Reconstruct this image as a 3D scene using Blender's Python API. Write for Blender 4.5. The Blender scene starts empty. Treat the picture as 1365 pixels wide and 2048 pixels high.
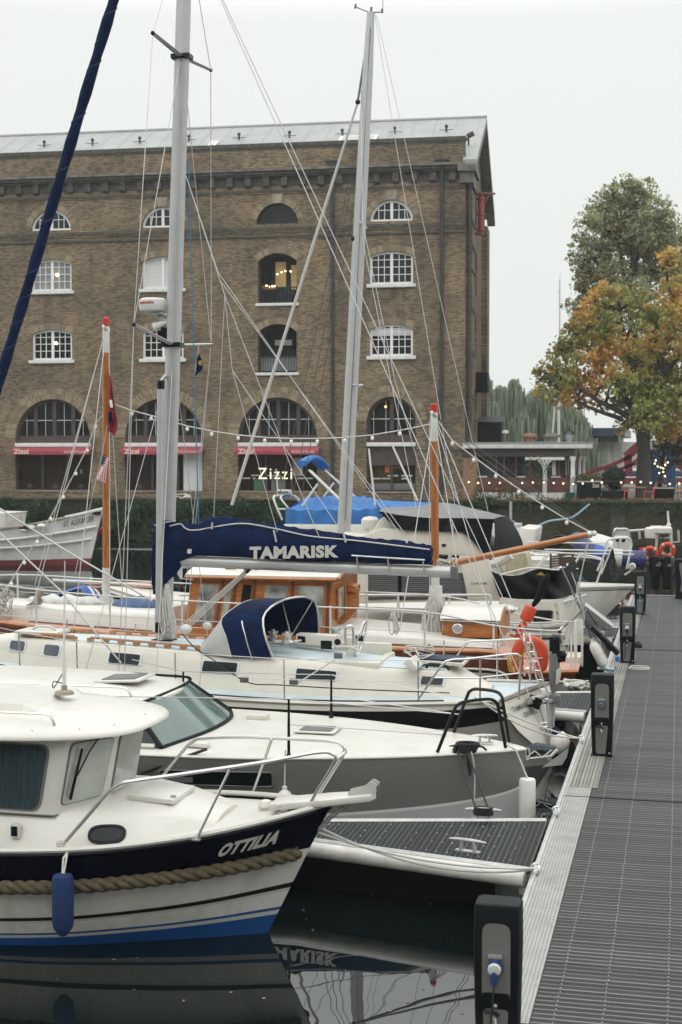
import bpy, bmesh, math, random
import numpy as np
from mathutils import Vector, Matrix
R = math.radians
rnd = random.Random(7)
scene = bpy.context.scene
COL = scene.collection

# ---------------------------------------------------------------- camera
# world axes: +Y runs along the pier away from the viewer, +X to the right, z = 0 is the water
F = 50/36*2048.0; YAW = R(13.4); PIT = R(-2.2); CZ = 4.55
cam = bpy.data.cameras.new('camera'); cam.sensor_fit = 'VERTICAL'; cam.sensor_height = 36; cam.lens = 50
cam.clip_end = 3000; cam.clip_start = .1
cam.dof.use_dof = True; cam.dof.focus_distance = 20; cam.dof.aperture_fstop = 3.2
camo = bpy.data.objects.new('camera', cam); COL.objects.link(camo)
camo.location = (0, 0, CZ); camo.rotation_euler = (R(90)+PIT, 0, YAW)
scene.camera = camo

# ---------------------------------------------------------------- sky, sun, exposure
w = bpy.data.worlds.new('World'); scene.world = w; w.use_nodes = True
nt = w.node_tree; N = nt.nodes; L = nt.links; bgn = N['Background']
sky = N.new('ShaderNodeTexSky'); sky.sky_type = 'NISHITA'; sky.sun_disc = False
SUN_EL, SUN_RO = R(52), R(200)
sky.sun_elevation = SUN_EL; sky.sun_rotation = SUN_RO
tc = N.new('ShaderNodeTexCoord'); sep = N.new('ShaderNodeSeparateXYZ'); L.new(tc.outputs['Generated'], sep.inputs[0])
ramp = N.new('ShaderNodeValToRGB'); L.new(sep.outputs['Z'], ramp.inputs[0])   # overcast dome: brighter overhead
e = ramp.color_ramp.elements
e[0].position = 0.0; e[0].color = (.80, .825, .79, 1)
e[1].position = .9; e[1].color = (1.85, 1.89, 1.88, 1)
e2 = e.new(.29); e2.color = (.865, .89, .865, 1)
e3 = e.new(.40); e3.color = (1.80, 1.84, 1.82, 1)
mul = N.new('ShaderNodeMix'); mul.data_type = 'RGBA'; mul.blend_type = 'MULTIPLY'; mul.inputs[0].default_value = 1
L.new(ramp.outputs[0], mul.inputs[6]); mul.inputs[7].default_value = (10, 10, 10, 1)
mx = N.new('ShaderNodeMix'); mx.data_type = 'RGBA'; mx.inputs[0].default_value = .96
L.new(sky.outputs[0], mx.inputs[6]); L.new(mul.outputs[2], mx.inputs[7])
L.new(mx.outputs[2], bgn.inputs[0]); bgn.inputs[1].default_value = .1
sl = bpy.data.lights.new('sun', 'SUN'); sl.energy = .5; sl.angle = R(50); sl.color = (1, .98, .95)
so = bpy.data.objects.new('sun', sl); COL.objects.link(so); so.location = (0, 0, 60)
sd = Vector((math.sin(SUN_RO)*math.cos(SUN_EL), math.cos(SUN_RO)*math.cos(SUN_EL), math.sin(SUN_EL)))
so.rotation_euler = sd.to_track_quat('Z', 'Y').to_euler()
scene.view_settings.view_transform = 'Standard'; scene.view_settings.look = 'None'
scene.view_settings.exposure = .08; scene.view_settings.gamma = 1

# ---------------------------------------------------------------- photo geometry: where a sight line meets a plane
_f = Vector((-math.sin(YAW)*math.cos(PIT), math.cos(YAW)*math.cos(PIT), math.sin(PIT)))
_r = Vector((math.cos(YAW), math.sin(YAW), 0)); _u = _r.cross(_f); _C = Vector((0, 0, CZ))
def ray(px, py): return _f + _r*((px-682.5)/F) + _u*((1024-py)/F)
def PY(px, py, y): d = ray(px, py); return _C + d*(y/d.y)
def PX(px, py, x): d = ray(px, py); return _C + d*(x/d.x)
def PZ(px, py, z): d = ray(px, py); return _C + d*((z-CZ)/d.z)

# ---------------------------------------------------------------- materials
def mat(name, col, rough=.5, metal=0, var=.0, vs=3.0, bump=0, bs=40.0, spec=.5, emit=None, es=0, stretch=None, dirt=None, ds=1.2, coat=0):
    m = bpy.data.materials.new(name); m.use_nodes = True
    n = m.node_tree.nodes; l = m.node_tree.links; b = n['Principled BSDF']
    c = (*col, 1)
    b.inputs['Base Color'].default_value = c
    b.inputs['Roughness'].default_value = rough; b.inputs['Metallic'].default_value = metal
    b.inputs['Specular IOR Level'].default_value = spec
    if coat: b.inputs['Coat Weight'].default_value = coat; b.inputs['Coat Roughness'].default_value = .08
    if var or bump or dirt:
        t = n.new('ShaderNodeTexCoord'); mp = n.new('ShaderNodeMapping'); l.new(t.outputs['Object'], mp.inputs[0])
        if stretch: mp.inputs['Scale'].default_value = stretch
    if var or dirt:
        no = n.new('ShaderNodeTexNoise'); no.inputs['Scale'].default_value = vs; no.inputs['Detail'].default_value = 6
        l.new(mp.outputs[0], no.inputs['Vector'])
        r = n.new('ShaderNodeValToRGB'); l.new(no.outputs[0], r.inputs[0])
        r.color_ramp.elements[0].position = .3; r.color_ramp.elements[1].position = .7
        r.color_ramp.elements[0].color = tuple(max(0, k*(1-var)) for k in col)+(1,)
        r.color_ramp.elements[1].color = tuple(min(1, k*(1+var)) for k in col)+(1,)
        out = r.outputs[0]
        if dirt:
            n2 = n.new('ShaderNodeTexNoise'); n2.inputs['Scale'].default_value = ds; n2.inputs['Detail'].default_value = 9; n2.inputs['Roughness'].default_value = .7
            l.new(mp.outputs[0], n2.inputs['Vector'])
            r2 = n.new('ShaderNodeValToRGB'); r2.color_ramp.elements[0].position = .5; r2.color_ramp.elements[1].position = .78
            l.new(n2.outputs[0], r2.inputs[0])
            mm = n.new('ShaderNodeMix'); mm.data_type = 'RGBA'; l.new(r2.outputs[0], mm.inputs[0]); l.new(out, mm.inputs[6]); mm.inputs[7].default_value = (*dirt, 1)
            out = mm.outputs[2]
        l.new(out, b.inputs['Base Color'])
    if bump:
        nb = n.new('ShaderNodeTexNoise'); nb.inputs['Scale'].default_value = bs; nb.inputs['Detail'].default_value = 4
        l.new(mp.outputs[0], nb.inputs['Vector'])
        bp = n.new('ShaderNodeBump'); bp.inputs['Strength'].default_value = bump; bp.inputs['Distance'].default_value = .02
        l.new(nb.outputs[0], bp.inputs['Height']); l.new(bp.outputs[0], b.inputs['Normal'])
    if emit:
        b.inputs['Emission Color'].default_value = (*emit, 1); b.inputs['Emission Strength'].default_value = es
    return m
M = {}
M['gel'] = mat('white_gelcoat', (.575, .56, .51), .34, var=.05, vs=2, dirt=(.49, .465, .40), ds=1.6)
M['gelcream'] = mat('cream_gelcoat', (.58, .555, .48), .38, var=.05, vs=2, dirt=(.51, .48, .40), ds=1.8)
M['hullwhite'] = mat('hull_white', (.60, .585, .545), .28, var=.06, vs=1.5, dirt=(.36, .34, .29), ds=1.0, stretch=(2.6, 2.6, .5))
M['white'] = mat('white_paint', (.58, .575, .54), .4, var=.04, vs=4)
M['whitedirty'] = mat('weathered_white_paint', (.58, .575, .55), .5, var=.08, vs=3, dirt=(.40, .38, .33), ds=2.5)
M['navy'] = mat('navy_gelcoat', (.0012, .002, .008), .25, var=.1, vs=3, spec=.1)
M['canvasnavy'] = mat('navy_canvas', (.0025, .0105, .042), .7, var=.4, vs=5, bump=.35, bs=9, spec=.1)
M['canvasblue'] = mat('blue_canvas', (.022, .125, .34), .6, var=.25, vs=3, bump=.25, bs=5, spec=.35)
M['canvasgrey'] = mat('grey_canvas', (.15, .153, .152), .6, var=.2, vs=2, bump=.25, bs=4, spec=.3)
M['canvasblack'] = mat('black_canvas', (.003, .006, .007), .7, var=.2, vs=3, bump=.3, bs=4, spec=.15)
M['canvasgreyw'] = mat('pale_canvas', (.5, .5, .47), .7, var=.12, vs=4, bump=.3, bs=8)
M['blue'] = mat('blue_antifouling', (.006, .062, .215), .4, var=.15, vs=3)
M['black'] = mat('black_paint', (.003, .003, .0035), .35, var=.2, spec=.3)
M['rubber'] = mat('black_rubber', (.012, .014, .015), .45, var=.2)
M['red'] = mat('red_paint', (.42, .012, .012), .4, var=.1)
M['redboot'] = mat('red_boot_paint', (.16, .035, .035), .5, var=.25, vs=2)
M['orange'] = mat('orange_foam', (.50, .052, .014), .5, var=.1)
M['greyhull'] = mat('grey_gelcoat', (.142, .146, .13), .3, var=.04, vs=1)
M['greyhull2'] = mat('pale_grey_gelcoat', (.40, .395, .385), .3, var=.04, vs=1)
M['hullgrey3'] = mat('stone_grey_hull', (.37, .35, .315), .35, var=.08, vs=1.5)
M['paleblue'] = mat('pale_blue_deck', (.45, .52, .545), .6, var=.08, vs=5, dirt=(.50, .53, .52), ds=3)
M['alu'] = mat('mast_aluminium', (.44, .44, .435), .38, metal=.35, var=.06, vs=4)
M['steel'] = mat('stainless_steel', (.60, .60, .58), .22, metal=.75)
M['galv'] = mat('galvanised_steel', (.46, .46, .44), .42, metal=.6, var=.12, vs=8)
M['wire'] = mat('rigging_wire', (.50, .50, .49), .4, metal=.4)
M['wiredark'] = mat('dark_line', (.05, .055, .06), .5)
M['ropew'] = mat('pale_rope', (.50, .49, .45), .8, var=.2, vs=30)
M['ropeb'] = mat('black_rope', (.008, .008, .009), .7)
M['ropey'] = mat('yellow_rope', (.36, .24, .04), .7)
M['ropeblue'] = mat('blue_rope', (.02, .17, .33), .7)
M['ropeman'] = mat('manila_rope', (.085, .068, .038), .85, var=.35, vs=20, bump=.6, bs=90)
M['glass'] = mat('dark_glass', (.006, .010, .012), .12, spec=.3)
M['glasst'] = mat('tinted_windscreen', (.095, .14, .125), .1, spec=.6, var=.25, vs=.8)
M['glassr'] = mat('pale_windscreen', (.34, .36, .33), .1, spec=.6, var=.2, vs=2)
M['curtain'] = mat('grey_blue_curtain', (.016, .034, .042), .6, var=.5, vs=7, stretch=(6, 6, .4), spec=.4)
M['vinyl'] = mat('clear_vinyl', (.42, .42, .39), .2, spec=.5, var=.12, vs=3)
M['teak'] = mat('bare_teak', (.36, .185, .085), .6, var=.25, vs=6, stretch=(1, 8, 8))
M['varnish'] = mat('varnished_wood', (.36, .125, .03), .22, var=.35, vs=5, stretch=(1, 6, 6), coat=.5)
M['varnishz'] = mat('varnished_spar', (.34, .115, .025), .25, var=.35, vs=6, stretch=(9, 9, .6), coat=.5)
M['darkvarn'] = mat('dark_varnished_planking', (.12, .036, .014), .3, var=.4, vs=4, stretch=(1, 8, 8), coat=.4)
M['pinkdeck'] = mat('pink_brown_deck', (.48, .26, .19), .55, var=.15, vs=5)
M['letter'] = mat('silver_letters', (.46, .455, .42), .4)
M['letterw'] = mat('white_letters', (.65, .65, .63), .5)
M['letterd'] = mat('dark_letters', (.03, .04, .05), .5)
M['letterred'] = mat('red_letters', (.35, .03, .02), .5)
M['plasticgrey'] = mat('dark_grey_plastic', (.0045, .007, .008), .5, var=.1, spec=.15)
M['panelgrey'] = mat('grey_panel', (.13, .13, .12), .5, var=.1)
M['cast'] = mat('grey_outboard', (.12, .125, .125), .4, var=.15)
M['fender'] = mat('white_fender', (.66, .65, .60), .45, var=.08, dirt=(.4, .39, .35), ds=4)
M['fenderblue'] = mat('blue_fender_sock', (.003, .022, .088), .8, var=.2, vs=20)
M['bulb'] = mat('clear_bulb', (.75, .75, .72), .15, spec=.8)
M['bulblit'] = mat('lit_bulb', (.9, .8, .6), .3, emit=(1, .72, .38), es=3)
M['lamp'] = mat('lit_lamp', (.9, .8, .6), .3, emit=(1, .75, .42), es=9)
M['signlit'] = mat('lit_letters', (.9, .85, .7), .3, emit=(1, .86, .6), es=.9)

# ---------------------------------------------------------------- mesh helpers
def V(*a): return Vector(a)
def spl(pts, n):
    """Catmull-Rom through pts -> n points"""
    P = [np.array(p, float) for p in pts]
    if len(P) == 2: return [tuple(P[0]+(P[1]-P[0])*i/(n-1)) for i in range(n)]
    P = [2*P[0]-P[1]] + P + [2*P[-1]-P[-2]]; m = len(P)-3; out = []
    for i in range(n):
        t = i/(n-1)*m; k = min(int(t), m-1); t -= k
        a, b, c, d = P[k:k+4]
        out.append(tuple(.5*((2*b)+(-a+c)*t+(2*a-5*b+4*c-d)*t*t+(-a+3*b-3*c+d)*t**3)))
    return out
def catenary(a, b, sag, n=14):
    a, b = Vector(a), Vector(b)
    return [a.lerp(b, i/(n-1)) - Vector((0, 0, sag*4*(i/(n-1))*(1-i/(n-1)))) for i in range(n)]
class MB:
    def __init__(s): s.v = []; s.f = []; s.m = []; s.mi = 0
    def add(s, vs, fs):
        o = len(s.v); s.v += [tuple(p) for p in vs]
        for f in fs: s.f.append(tuple(i+o for i in f)); s.m.append(s.mi)
        return s
    def box(s, c, sz, rot=None):
        h = [k/2 for k in sz]
        vs = [Vector((x*h[0], y*h[1], z*h[2])) for x in (-1, 1) for y in (-1, 1) for z in (-1, 1)]
        if rot is not None: vs = [rot @ p for p in vs]
        c = Vector(c)
        return s.add([p+c for p in vs], [(0, 1, 3, 2), (4, 6, 7, 5), (0, 4, 5, 1), (2, 3, 7, 6), (0, 2, 6, 4), (1, 5, 7, 3)])
    def bx(s, x0, x1, y0, y1, z0, z1): return s.box(((x0+x1)/2, (y0+y1)/2, (z0+z1)/2), (abs(x1-x0), abs(y1-y0), abs(z1-z0)))
    def tube(s, pts, r, n=6, closed=False):
        pts = [Vector(p) for p in pts]; k = len(pts)
        rs = r if isinstance(r, (list, tuple)) else [r]*k
        rings = []; prev = None
        for i, p in enumerate(pts):
            if closed: d = pts[(i+1) % k]-pts[i-1]
            else: d = pts[min(i+1, k-1)]-pts[max(i-1, 0)]
            if d.length < 1e-9: d = Vector((0, 0, 1))
            d.normalize()
            if prev is None:
                a = Vector((0, 0, 1)) if abs(d.z) < .9 else Vector((1, 0, 0))
                x = d.cross(a).normalized()
            else:
                x = (prev - d*prev.dot(d)).normalized()
            prev = x; y = d.cross(x)
            rings.append([p+(x*math.cos(2*math.pi*j/n)+y*math.sin(2*math.pi*j/n))*rs[i] for j in range(n)])
        vs = [q for ring in rings for q in ring]; fs = []
        for i in range(k if closed else k-1):
            for j in range(n):
                a = i*n+j; b = i*n+(j+1) % n; i2 = (i+1) % k
                fs.append((a, b, i2*n+(j+1) % n, i2*n+j))
        if not closed: fs += [tuple(range(n))[::-1], tuple((k-1)*n+j for j in range(n))]
        return s.add(vs, fs)
    def cyl(s, a, b, r, n=10, r2=None): return s.tube([a, b], [r, r if r2 is None else r2], n)
    def lathe(s, prof, c, n=16, axis=None):
        c = Vector(c); q = Vector(axis).normalized().to_track_quat('Z', 'Y').to_matrix() if axis is not None else Matrix.Identity(3)
        vs = []; fs = []
        for r, z in prof:
            for j in range(n):
                a = 2*math.pi*j/n; vs.append(c + q @ Vector((r*math.cos(a), r*math.sin(a), z)))
        for i in range(len(prof)-1):
            for j in range(n): fs.append((i*n+j, i*n+(j+1) % n, (i+1)*n+(j+1) % n, (i+1)*n+j))
        fs += [tuple(range(n))[::-1], tuple((len(prof)-1)*n+j for j in range(n))]
        return s.add(vs, fs)
    def sphere(s, c, r, n=10, sc=(1, 1, 1)):
        vs = []; fs = []; m = max(4, n//2); c = Vector(c)
        for i in range(m+1):
            th = math.pi*i/m
            for j in range(n):
                a = 2*math.pi*j/n
                vs.append(c+Vector((r*sc[0]*math.sin(th)*math.cos(a), r*sc[1]*math.sin(th)*math.sin(a), r*sc[2]*math.cos(th))))
        for i in range(m):
            for j in range(n): fs.append((i*n+j, (i+1)*n+j, (i+1)*n+(j+1) % n, i*n+(j+1) % n))
        return s.add(vs, fs)
    def prism(s, poly, vec):
        n = len(poly); a = [Vector(p) for p in poly]; v = Vector(vec); b = [p+v for p in a]
        return s.add(a+b, [tuple(range(n))[::-1], tuple(n+i for i in range(n))]+[(i, (i+1) % n, n+(i+1) % n, n+i) for i in range(n)])
    def grid(s, rows, cu=False, mats=None):
        """rows of points; quads between neighbours; mats: material index per row gap"""
        nr = len(rows); nc = len(rows[0]); o = len(s.v); s.v += [tuple(p) for r in rows for p in r]
        for i in range(nr-1):
            for j in range(nc if cu else nc-1):
                s.f.append((o+i*nc+j, o+i*nc+(j+1) % nc, o+(i+1)*nc+(j+1) % nc, o+(i+1)*nc+j)); s.m.append(mats[i] if mats else s.mi)
        return s
    def poly(s, pts): return s.add(pts, [tuple(range(len(pts)))])
    def slab(s, pts, vec): return s.prism(pts, vec)
    def helix(s, path, R_, r, pitch, ph=0, n=6, per=8):
        """one strand wound round a path"""
        path = [Vector(p) for p in path]; ln = [0]
        for i in range(1, len(path)): ln.append(ln[-1]+(path[i]-path[i-1]).length)
        k = max(8, int(ln[-1]/pitch*per)); out = []
        for i in range(k+1):
            d = ln[-1]*i/k; j = 1
            while j < len(ln)-1 and ln[j] < d: j += 1
            t = (d-ln[j-1])/max(1e-9, ln[j]-ln[j-1]); p = path[j-1].lerp(path[j], t)
            dr = (path[j]-path[j-1]).normalized(); x = dr.cross(Vector((0, 0, 1)) if abs(dr.z) < .95 else Vector((1, 0, 0))).normalized(); y = dr.cross(x)
            a = 2*math.pi*d/pitch+ph; out.append(p+(x*math.cos(a)+y*math.sin(a))*R_)
        return s.tube(out, r, n)
    def build(s, name, m, parent=None, bevel=0, smooth=35, kind=None):
        me = bpy.data.meshes.new(name)
        off = Vector((0, 0, 0)); p = parent
        while p is not None: off += p.location; p = p.parent
        me.from_pydata([(a[0]-off.x, a[1]-off.y, a[2]-off.z) for a in s.v], [], s.f)
        for mm in (m if isinstance(m, (list, tuple)) else [m]): me.materials.append(mm)
        if any(s.m): me.polygons.foreach_set('material_index', s.m)
        bm = bmesh.new(); bm.from_mesh(me)
        bmesh.ops.recalc_face_normals(bm, faces=bm.faces)
        if bevel:
            bmesh.ops.bevel(bm, geom=[e for e in bm.edges if len(e.link_faces) == 2 and e.calc_face_angle(0) > .5], offset=bevel, segments=2, affect='EDGES', profile=.6)
        bm.to_mesh(me); bm.free()
        if smooth:
            me.polygons.foreach_set('use_smooth', [True]*len(me.polygons)); me.set_sharp_from_angle(angle=R(smooth))
        me.update()
        o = bpy.data.objects.new(name, me); COL.objects.link(o)
        if parent is not None: o.parent = parent
        if kind: o['kind'] = kind
        return o
def thing(name, label, cat, loc=(0, 0, 0), group=None):
    o = bpy.data.objects.new(name, None); COL.objects.link(o); o.location = loc; o.empty_display_size = .2
    o['label'] = label; o['category'] = cat
    if group: o['group'] = group
    return o
def tag(o, label, cat, group=None, kind=None):
    o['label'] = label; o['category'] = cat
    if group: o['group'] = group
    if kind: o['kind'] = kind
    return o
def copy_tree(o, parent=None):
    c = o.copy(); COL.objects.link(c); c.parent = parent
    for ch in list(o.children): copy_tree(ch, c)
    return c
def tubes(name, m, parent, paths, r, n=6):
    """each path a mesh of its own under the same name"""
    return [MB().tube(p, r, n).build(name, m, parent) for p in paths]
def glyphs(txt, bold=.02, italic=0, spacing=1.0):
    cu = bpy.data.curves.new('t', 'FONT'); cu.body = txt; cu.size = 1; cu.offset = bold; cu.resolution_u = 3; cu.shear = italic; cu.space_character = spacing
    ob = bpy.data.objects.new('t', cu); COL.objects.link(ob)
    dg = bpy.context.evaluated_depsgraph_get(); dg.update()
    me = bpy.data.meshes.new_from_object(ob.evaluated_get(dg))
    vs = [tuple(v.co)[:2] for v in me.vertices]; fs = [tuple(p.vertices) for p in me.polygons]
    bpy.data.objects.remove(ob); bpy.data.curves.remove(cu); bpy.data.meshes.remove(me)
    x0 = min(v[0] for v in vs); x1 = max(v[0] for v in vs); y0 = min(v[1] for v in vs); y1 = max(v[1] for v in vs)
    return [((v[0]-x0)/(x1-x0), (v[1]-y0)/(y1-y0)) for v in vs], fs
def lettering(name, txt, m, parent, fn, bold=.02, italic=0, spacing=1.0):
    """fn(u,v) -> point on the carrying surface, u,v in 0..1 over the text's box"""
    vs, fs = glyphs(txt, bold, italic, spacing)
    return MB().add([fn(*v) for v in vs], fs).build(name, m, parent, smooth=0)
def quadfn(a, b, c, d, off=(0, 0, 0)):
    """a lower left, b lower right, c upper right, d upper left"""
    a, b, c, d = map(Vector, (a, b, c, d)); off = Vector(off)
    return lambda u, v: a.lerp(b, u).lerp(d.lerp(c, u), v)+off

class Hull:
    """S: sheer stations (x, half beam, z), Wl: waterline stations (x, half beam[, z]); stern first, bow last"""
    def __init__(s, yc, S, Wl, bulge=.06, n=40, skew=0):
        s.yc = yc; s.n = n; s.b = bulge
        s.S = spl(S, n+1); s.W = spl([(p[0], p[1], p[2] if len(p) > 2 else 0) for p in Wl], n+1); s.skew = skew
    def at(s, A, t):
        k = min(max(t, 0), 1)*s.n; i = min(int(k), s.n-1); k -= i
        return [A[i][j]*(1-k)+A[i+1][j]*k for j in range(3)]
    def p(s, t, f, side=-1, out=0):
        a = s.at(s.S, t); b = s.at(s.W, t)
        x = a[0]+(b[0]-a[0])*f; y = max(0, a[1]+(b[1]-a[1])*f)
        y += s.b*math.sin(math.pi*min(1, max(0, f)))*min(1, y*2)
        z = a[2]+(b[2]-a[2])*f
        y += out
        x += s.skew*side*y*(1-min(1, t*4))
        return Vector((x, s.yc+side*y, z))
    def skin(s, m, parent, rows, rows2=None, mats=None, name='hull'):
        mb = MB(); rows2 = rows2 or rows
        for side in (-1, 1):
            g = []
            for a, b in zip(rows, rows2):
                g.append([s.p(j/s.n, a+(b-a)*(j/s.n)**1.5, side) for j in range(s.n+1)])
            mb.grid(g, mats=mats)
        tr = [[s.p(0, a, -1), s.p(0, a, 1)] for a in rows]
        mb.grid(tr, mats=[mats[i] for i in range(len(mats))] if mats else None)
        return mb.build(name, m, parent)
    def deck(s, m, parent, dz=-.05, inset=.03, camber=.04, t0=0, t1=1, name='deck', nc=9):
        rows = []
        for j in range(s.n+1):
            t = t0+(t1-t0)*j/s.n; a = s.p(t, 0, -1); h = max(0, s.yc-a.y-inset)
            h0 = s.yc-a.y
            sk = s.skew*(1-min(1, t*4))
            rows.append([Vector((s.at(s.S, t)[0]+sk*h*k, s.yc+h*k, a.z+dz+camber*(1-k*k)*min(1, h0))) for k in [2*i/(nc-1)-1 for i in range(nc)]])
        return MB().grid(rows).build(name, m, parent)
    def strip(s, name, m, parent, f, r, t0=0, t1=1, sides=(-1, 1), out=0, n=40, sc=None, dz=0):
        mb = MB()
        for side in sides:
            mb.tube([s.p(t0+(t1-t0)*i/n, f, side, out)+V(0, 0, dz) for i in range(n+1)], r, 6)
        return mb.build(name, m, parent)
    def tx(s, x, f=0):
        """t where the sheer reaches x"""
        lo, hi = 0, 1; inc = s.S[-1][0] > s.S[0][0]
        for _ in range(40):
            mid = (lo+hi)/2; xx = s.p(mid, f)[0]
            if (xx < x) == inc: lo = mid
            else: hi = mid
        return lo
def trunk(secs, yc, n=1):
    """cabin trunk: list of (x, half width at base, z base, half width at top, z top); rounded shoulders"""
    rows = []
    for x, wb, zb, wt, zt in secs:
        pr = [(wb, zb), (wt+(wb-wt)*.25, zb+(zt-zb)*.75), (wt+.01, zt-.06), (wt-.02, zt-.02), (wt-.08, zt), (wt*.5, zt+.03), (0, zt+.045)]
        pr = pr+[(-a, b) for a, b in pr[-2::-1]]
        rows.append([Vector((x, yc-a, b)) for a, b in pr])
    mb = MB().grid(rows); mb.poly(rows[0]); mb.poly(rows[-1]); return mb
def panel(pts, th, mbx=None):
    """flat panel of pts pushed out along its normal towards the camera by th (thickness)"""
    pts = [Vector(p) for p in pts]; nrm = (pts[1]-pts[0]).cross(pts[2]-pts[0]).normalized()
    if nrm.dot(_C-pts[0]) < 0: nrm = -nrm
    mbx = mbx or MB(); return mbx.prism([p-nrm*.004 for p in pts], nrm*(th+.004))
def rrect(a, b, c, d, r=.2, n=4):
    """rounded quad through corners a,b,c,d (in order)"""
    P = [Vector(p) for p in (a, b, c, d)]; out = []
    for i in range(4):
        p = P[i]; q0 = P[i-1]; q1 = P[(i+1) % 4]
        s0 = p.lerp(q0, r); s1 = p.lerp(q1, r)
        rr = min((s0-p).length, (s1-p).length); s0 = p+(q0-p).normalized()*rr; s1 = p+(q1-p).normalized()*rr
        for k in range(n+1):
            t = k/n; out.append(s0.lerp(p, t).lerp(p.lerp(s1, t), t))
    return out
def window(parent, corners, r=.25, frame=None, pane=None, th=.025, grow=.02, name='window'):
    """framed pane on a wall: window > pane"""
    c = [Vector(p) for p in corners]; mid = sum(c, Vector())/4
    big = [p+(p-mid).normalized()*grow for p in c]
    o = panel(rrect(*big, r), th*.6).build(name, frame or M['plasticgrey'], parent, smooth=30)
    panel(rrect(*c, r), th).build('pane', pane or M['glass'], o, smooth=30)
    return o
# ================================================================ SETTING: water, pier, quay
def water_material():
    m = bpy.data.materials.new('dock_water'); m.use_nodes = True; n = m.node_tree.nodes; l = m.node_tree.links
    n.remove(n['Principled BSDF']); out = n['Material Output']
    d = n.new('ShaderNodeBsdfDiffuse'); d.inputs[0].default_value = (.004, .007, .007, 1)
    g = n.new('ShaderNodeBsdfGlossy'); g.inputs['Roughness'].default_value = .012; g.inputs[0].default_value = (.80, .82, .80, 1)
    fr = n.new('ShaderNodeFresnel'); fr.inputs[0].default_value = 1.62
    t = n.new('ShaderNodeTexCoord'); mp = n.new('ShaderNodeMapping'); l.new(t.outputs['Object'], mp.inputs[0])
    n1 = n.new('ShaderNodeTexNoise'); n1.inputs['Scale'].default_value = 1.1; n1.inputs['Detail'].default_value = 1
    mp.inputs['Scale'].default_value = (.8, 1.6, 1); l.new(mp.outputs[0], n1.inputs['Vector'])
    bp = n.new('ShaderNodeBump'); bp.inputs['Strength'].default_value = .07; bp.inputs['Distance'].default_value = .04
    l.new(n1.outputs[0], bp.inputs['Height'])
    for s in (g, fr, d): l.new(bp.outputs[0], s.inputs['Normal'])
    mx = n.new('ShaderNodeMixShader'); l.new(fr.outputs[0], mx.inputs[0]); l.new(d.outputs[0], mx.inputs[1]); l.new(g.outputs[0], mx.inputs[2])
    l.new(mx.outputs[0], out.inputs[0]); return m
MB().add([(-160, -40, 0), (160, -40, 0), (160, 90, 0), (-160, 90, 0)], [(0, 1, 2, 3)]).build('water', water_material(), kind='structure')
mb = MB()
for i in range(22):     # fallen leaves and specks floating between the boats
    px, py = rnd.choice([(700+rnd.uniform(-120, 200), 1830+rnd.uniform(-60, 60)), (450+rnd.uniform(-380, 180), 1960+rnd.uniform(-60, 70)), (850+rnd.uniform(-150, 80), 1990+rnd.uniform(-50, 50))])
    p = PZ(px, py, .004); a = rnd.uniform(0, 6.3); s = rnd.uniform(.008, .026)
    mb.poly([p+V(math.cos(a+k)*s*(1 if k % 3.14 < 1 else .6), math.sin(a+k)*s, 0) for k in (0, 1.57, 3.14, 4.71)])
tag(mb.build('floating_leaves', mat('floating_leaf', (.16, .14, .09), .8, var=.5, vs=60), kind='stuff'), 'specks and small pale leaves floating on the black water', 'debris')

DZ = .55
def deck_material(name, axis, period, base, line, lw=.12):
    m = bpy.data.materials.new(name); m.use_nodes = True; n = m.node_tree.nodes; l = m.node_tree.links; b = n['Principled BSDF']
    t = n.new('ShaderNodeTexCoord'); s = n.new('ShaderNodeSeparateXYZ'); l.new(t.outputs['Object'], s.inputs[0])
    def math_(op, a, v=None):
        k = n.new('ShaderNodeMath'); k.operation = op
        (l.new(a, k.inputs[0]) if not isinstance(a, (int, float)) else setattr(k.inputs[0], 'default_value', a))
        if v is not None:
            (l.new(v, k.inputs[1]) if not isinstance(v, (int, float)) else setattr(k.inputs[1], 'default_value', v))
        return k.outputs[0]
    q = math_('MULTIPLY', s.outputs[axis], 1/period)
    fr = math_('FRACT', q); ln = math_('LESS_THAN', fr, lw)
    fl = math_('FLOOR', q); wn = n.new('ShaderNodeTexWhiteNoise'); wn.noise_dimensions = '1D'; l.new(fl, wn.inputs['W'])
    fr2 = math_('FRACT', math_('MULTIPLY', s.outputs[axis], 4/period)); gr = math_('LESS_THAN', fr2, .35)
    no = n.new('ShaderNodeTexNoise'); no.inputs['Scale'].default_value = 1.3; no.inputs['Detail'].default_value = 8; l.new(t.outputs['Object'], no.inputs['Vector'])
    r = n.new('ShaderNodeValToRGB'); l.new(math_('ADD', math_('MULTIPLY', no.outputs[0], .7), math_('MULTIPLY', wn.outputs[0], .3)), r.inputs[0])
    r.color_ramp.elements[0].position = .25; r.color_ramp.elements[1].position = .75
    r.color_ramp.elements[0].color = tuple(k*.55 for k in base)+(1,); r.color_ramp.elements[1].color = tuple(k*1.4 for k in base)+(1,)
    mm = n.new('ShaderNodeMix'); mm.data_type = 'RGBA'; l.new(math_('MULTIPLY', ln, math_('ADD', math_('MULTIPLY', wn.outputs[0], .6), .4)), mm.inputs[0]); l.new(r.outputs[0], mm.inputs[6]); mm.inputs[7].default_value = (*line, 1)
    l.new(mm.outputs[2], b.inputs['Base Color']); b.inputs['Roughness'].default_value = .6; b.inputs['Specular IOR Level'].default_value = .2
    bp = n.new('ShaderNodeBump'); bp.inputs['Strength'].default_value = .12; bp.inputs['Distance'].default_value = .006
    l.new(gr, bp.inputs['Height']); l.new(bp.outputs[0], b.inputs['Normal']); return m
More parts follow.
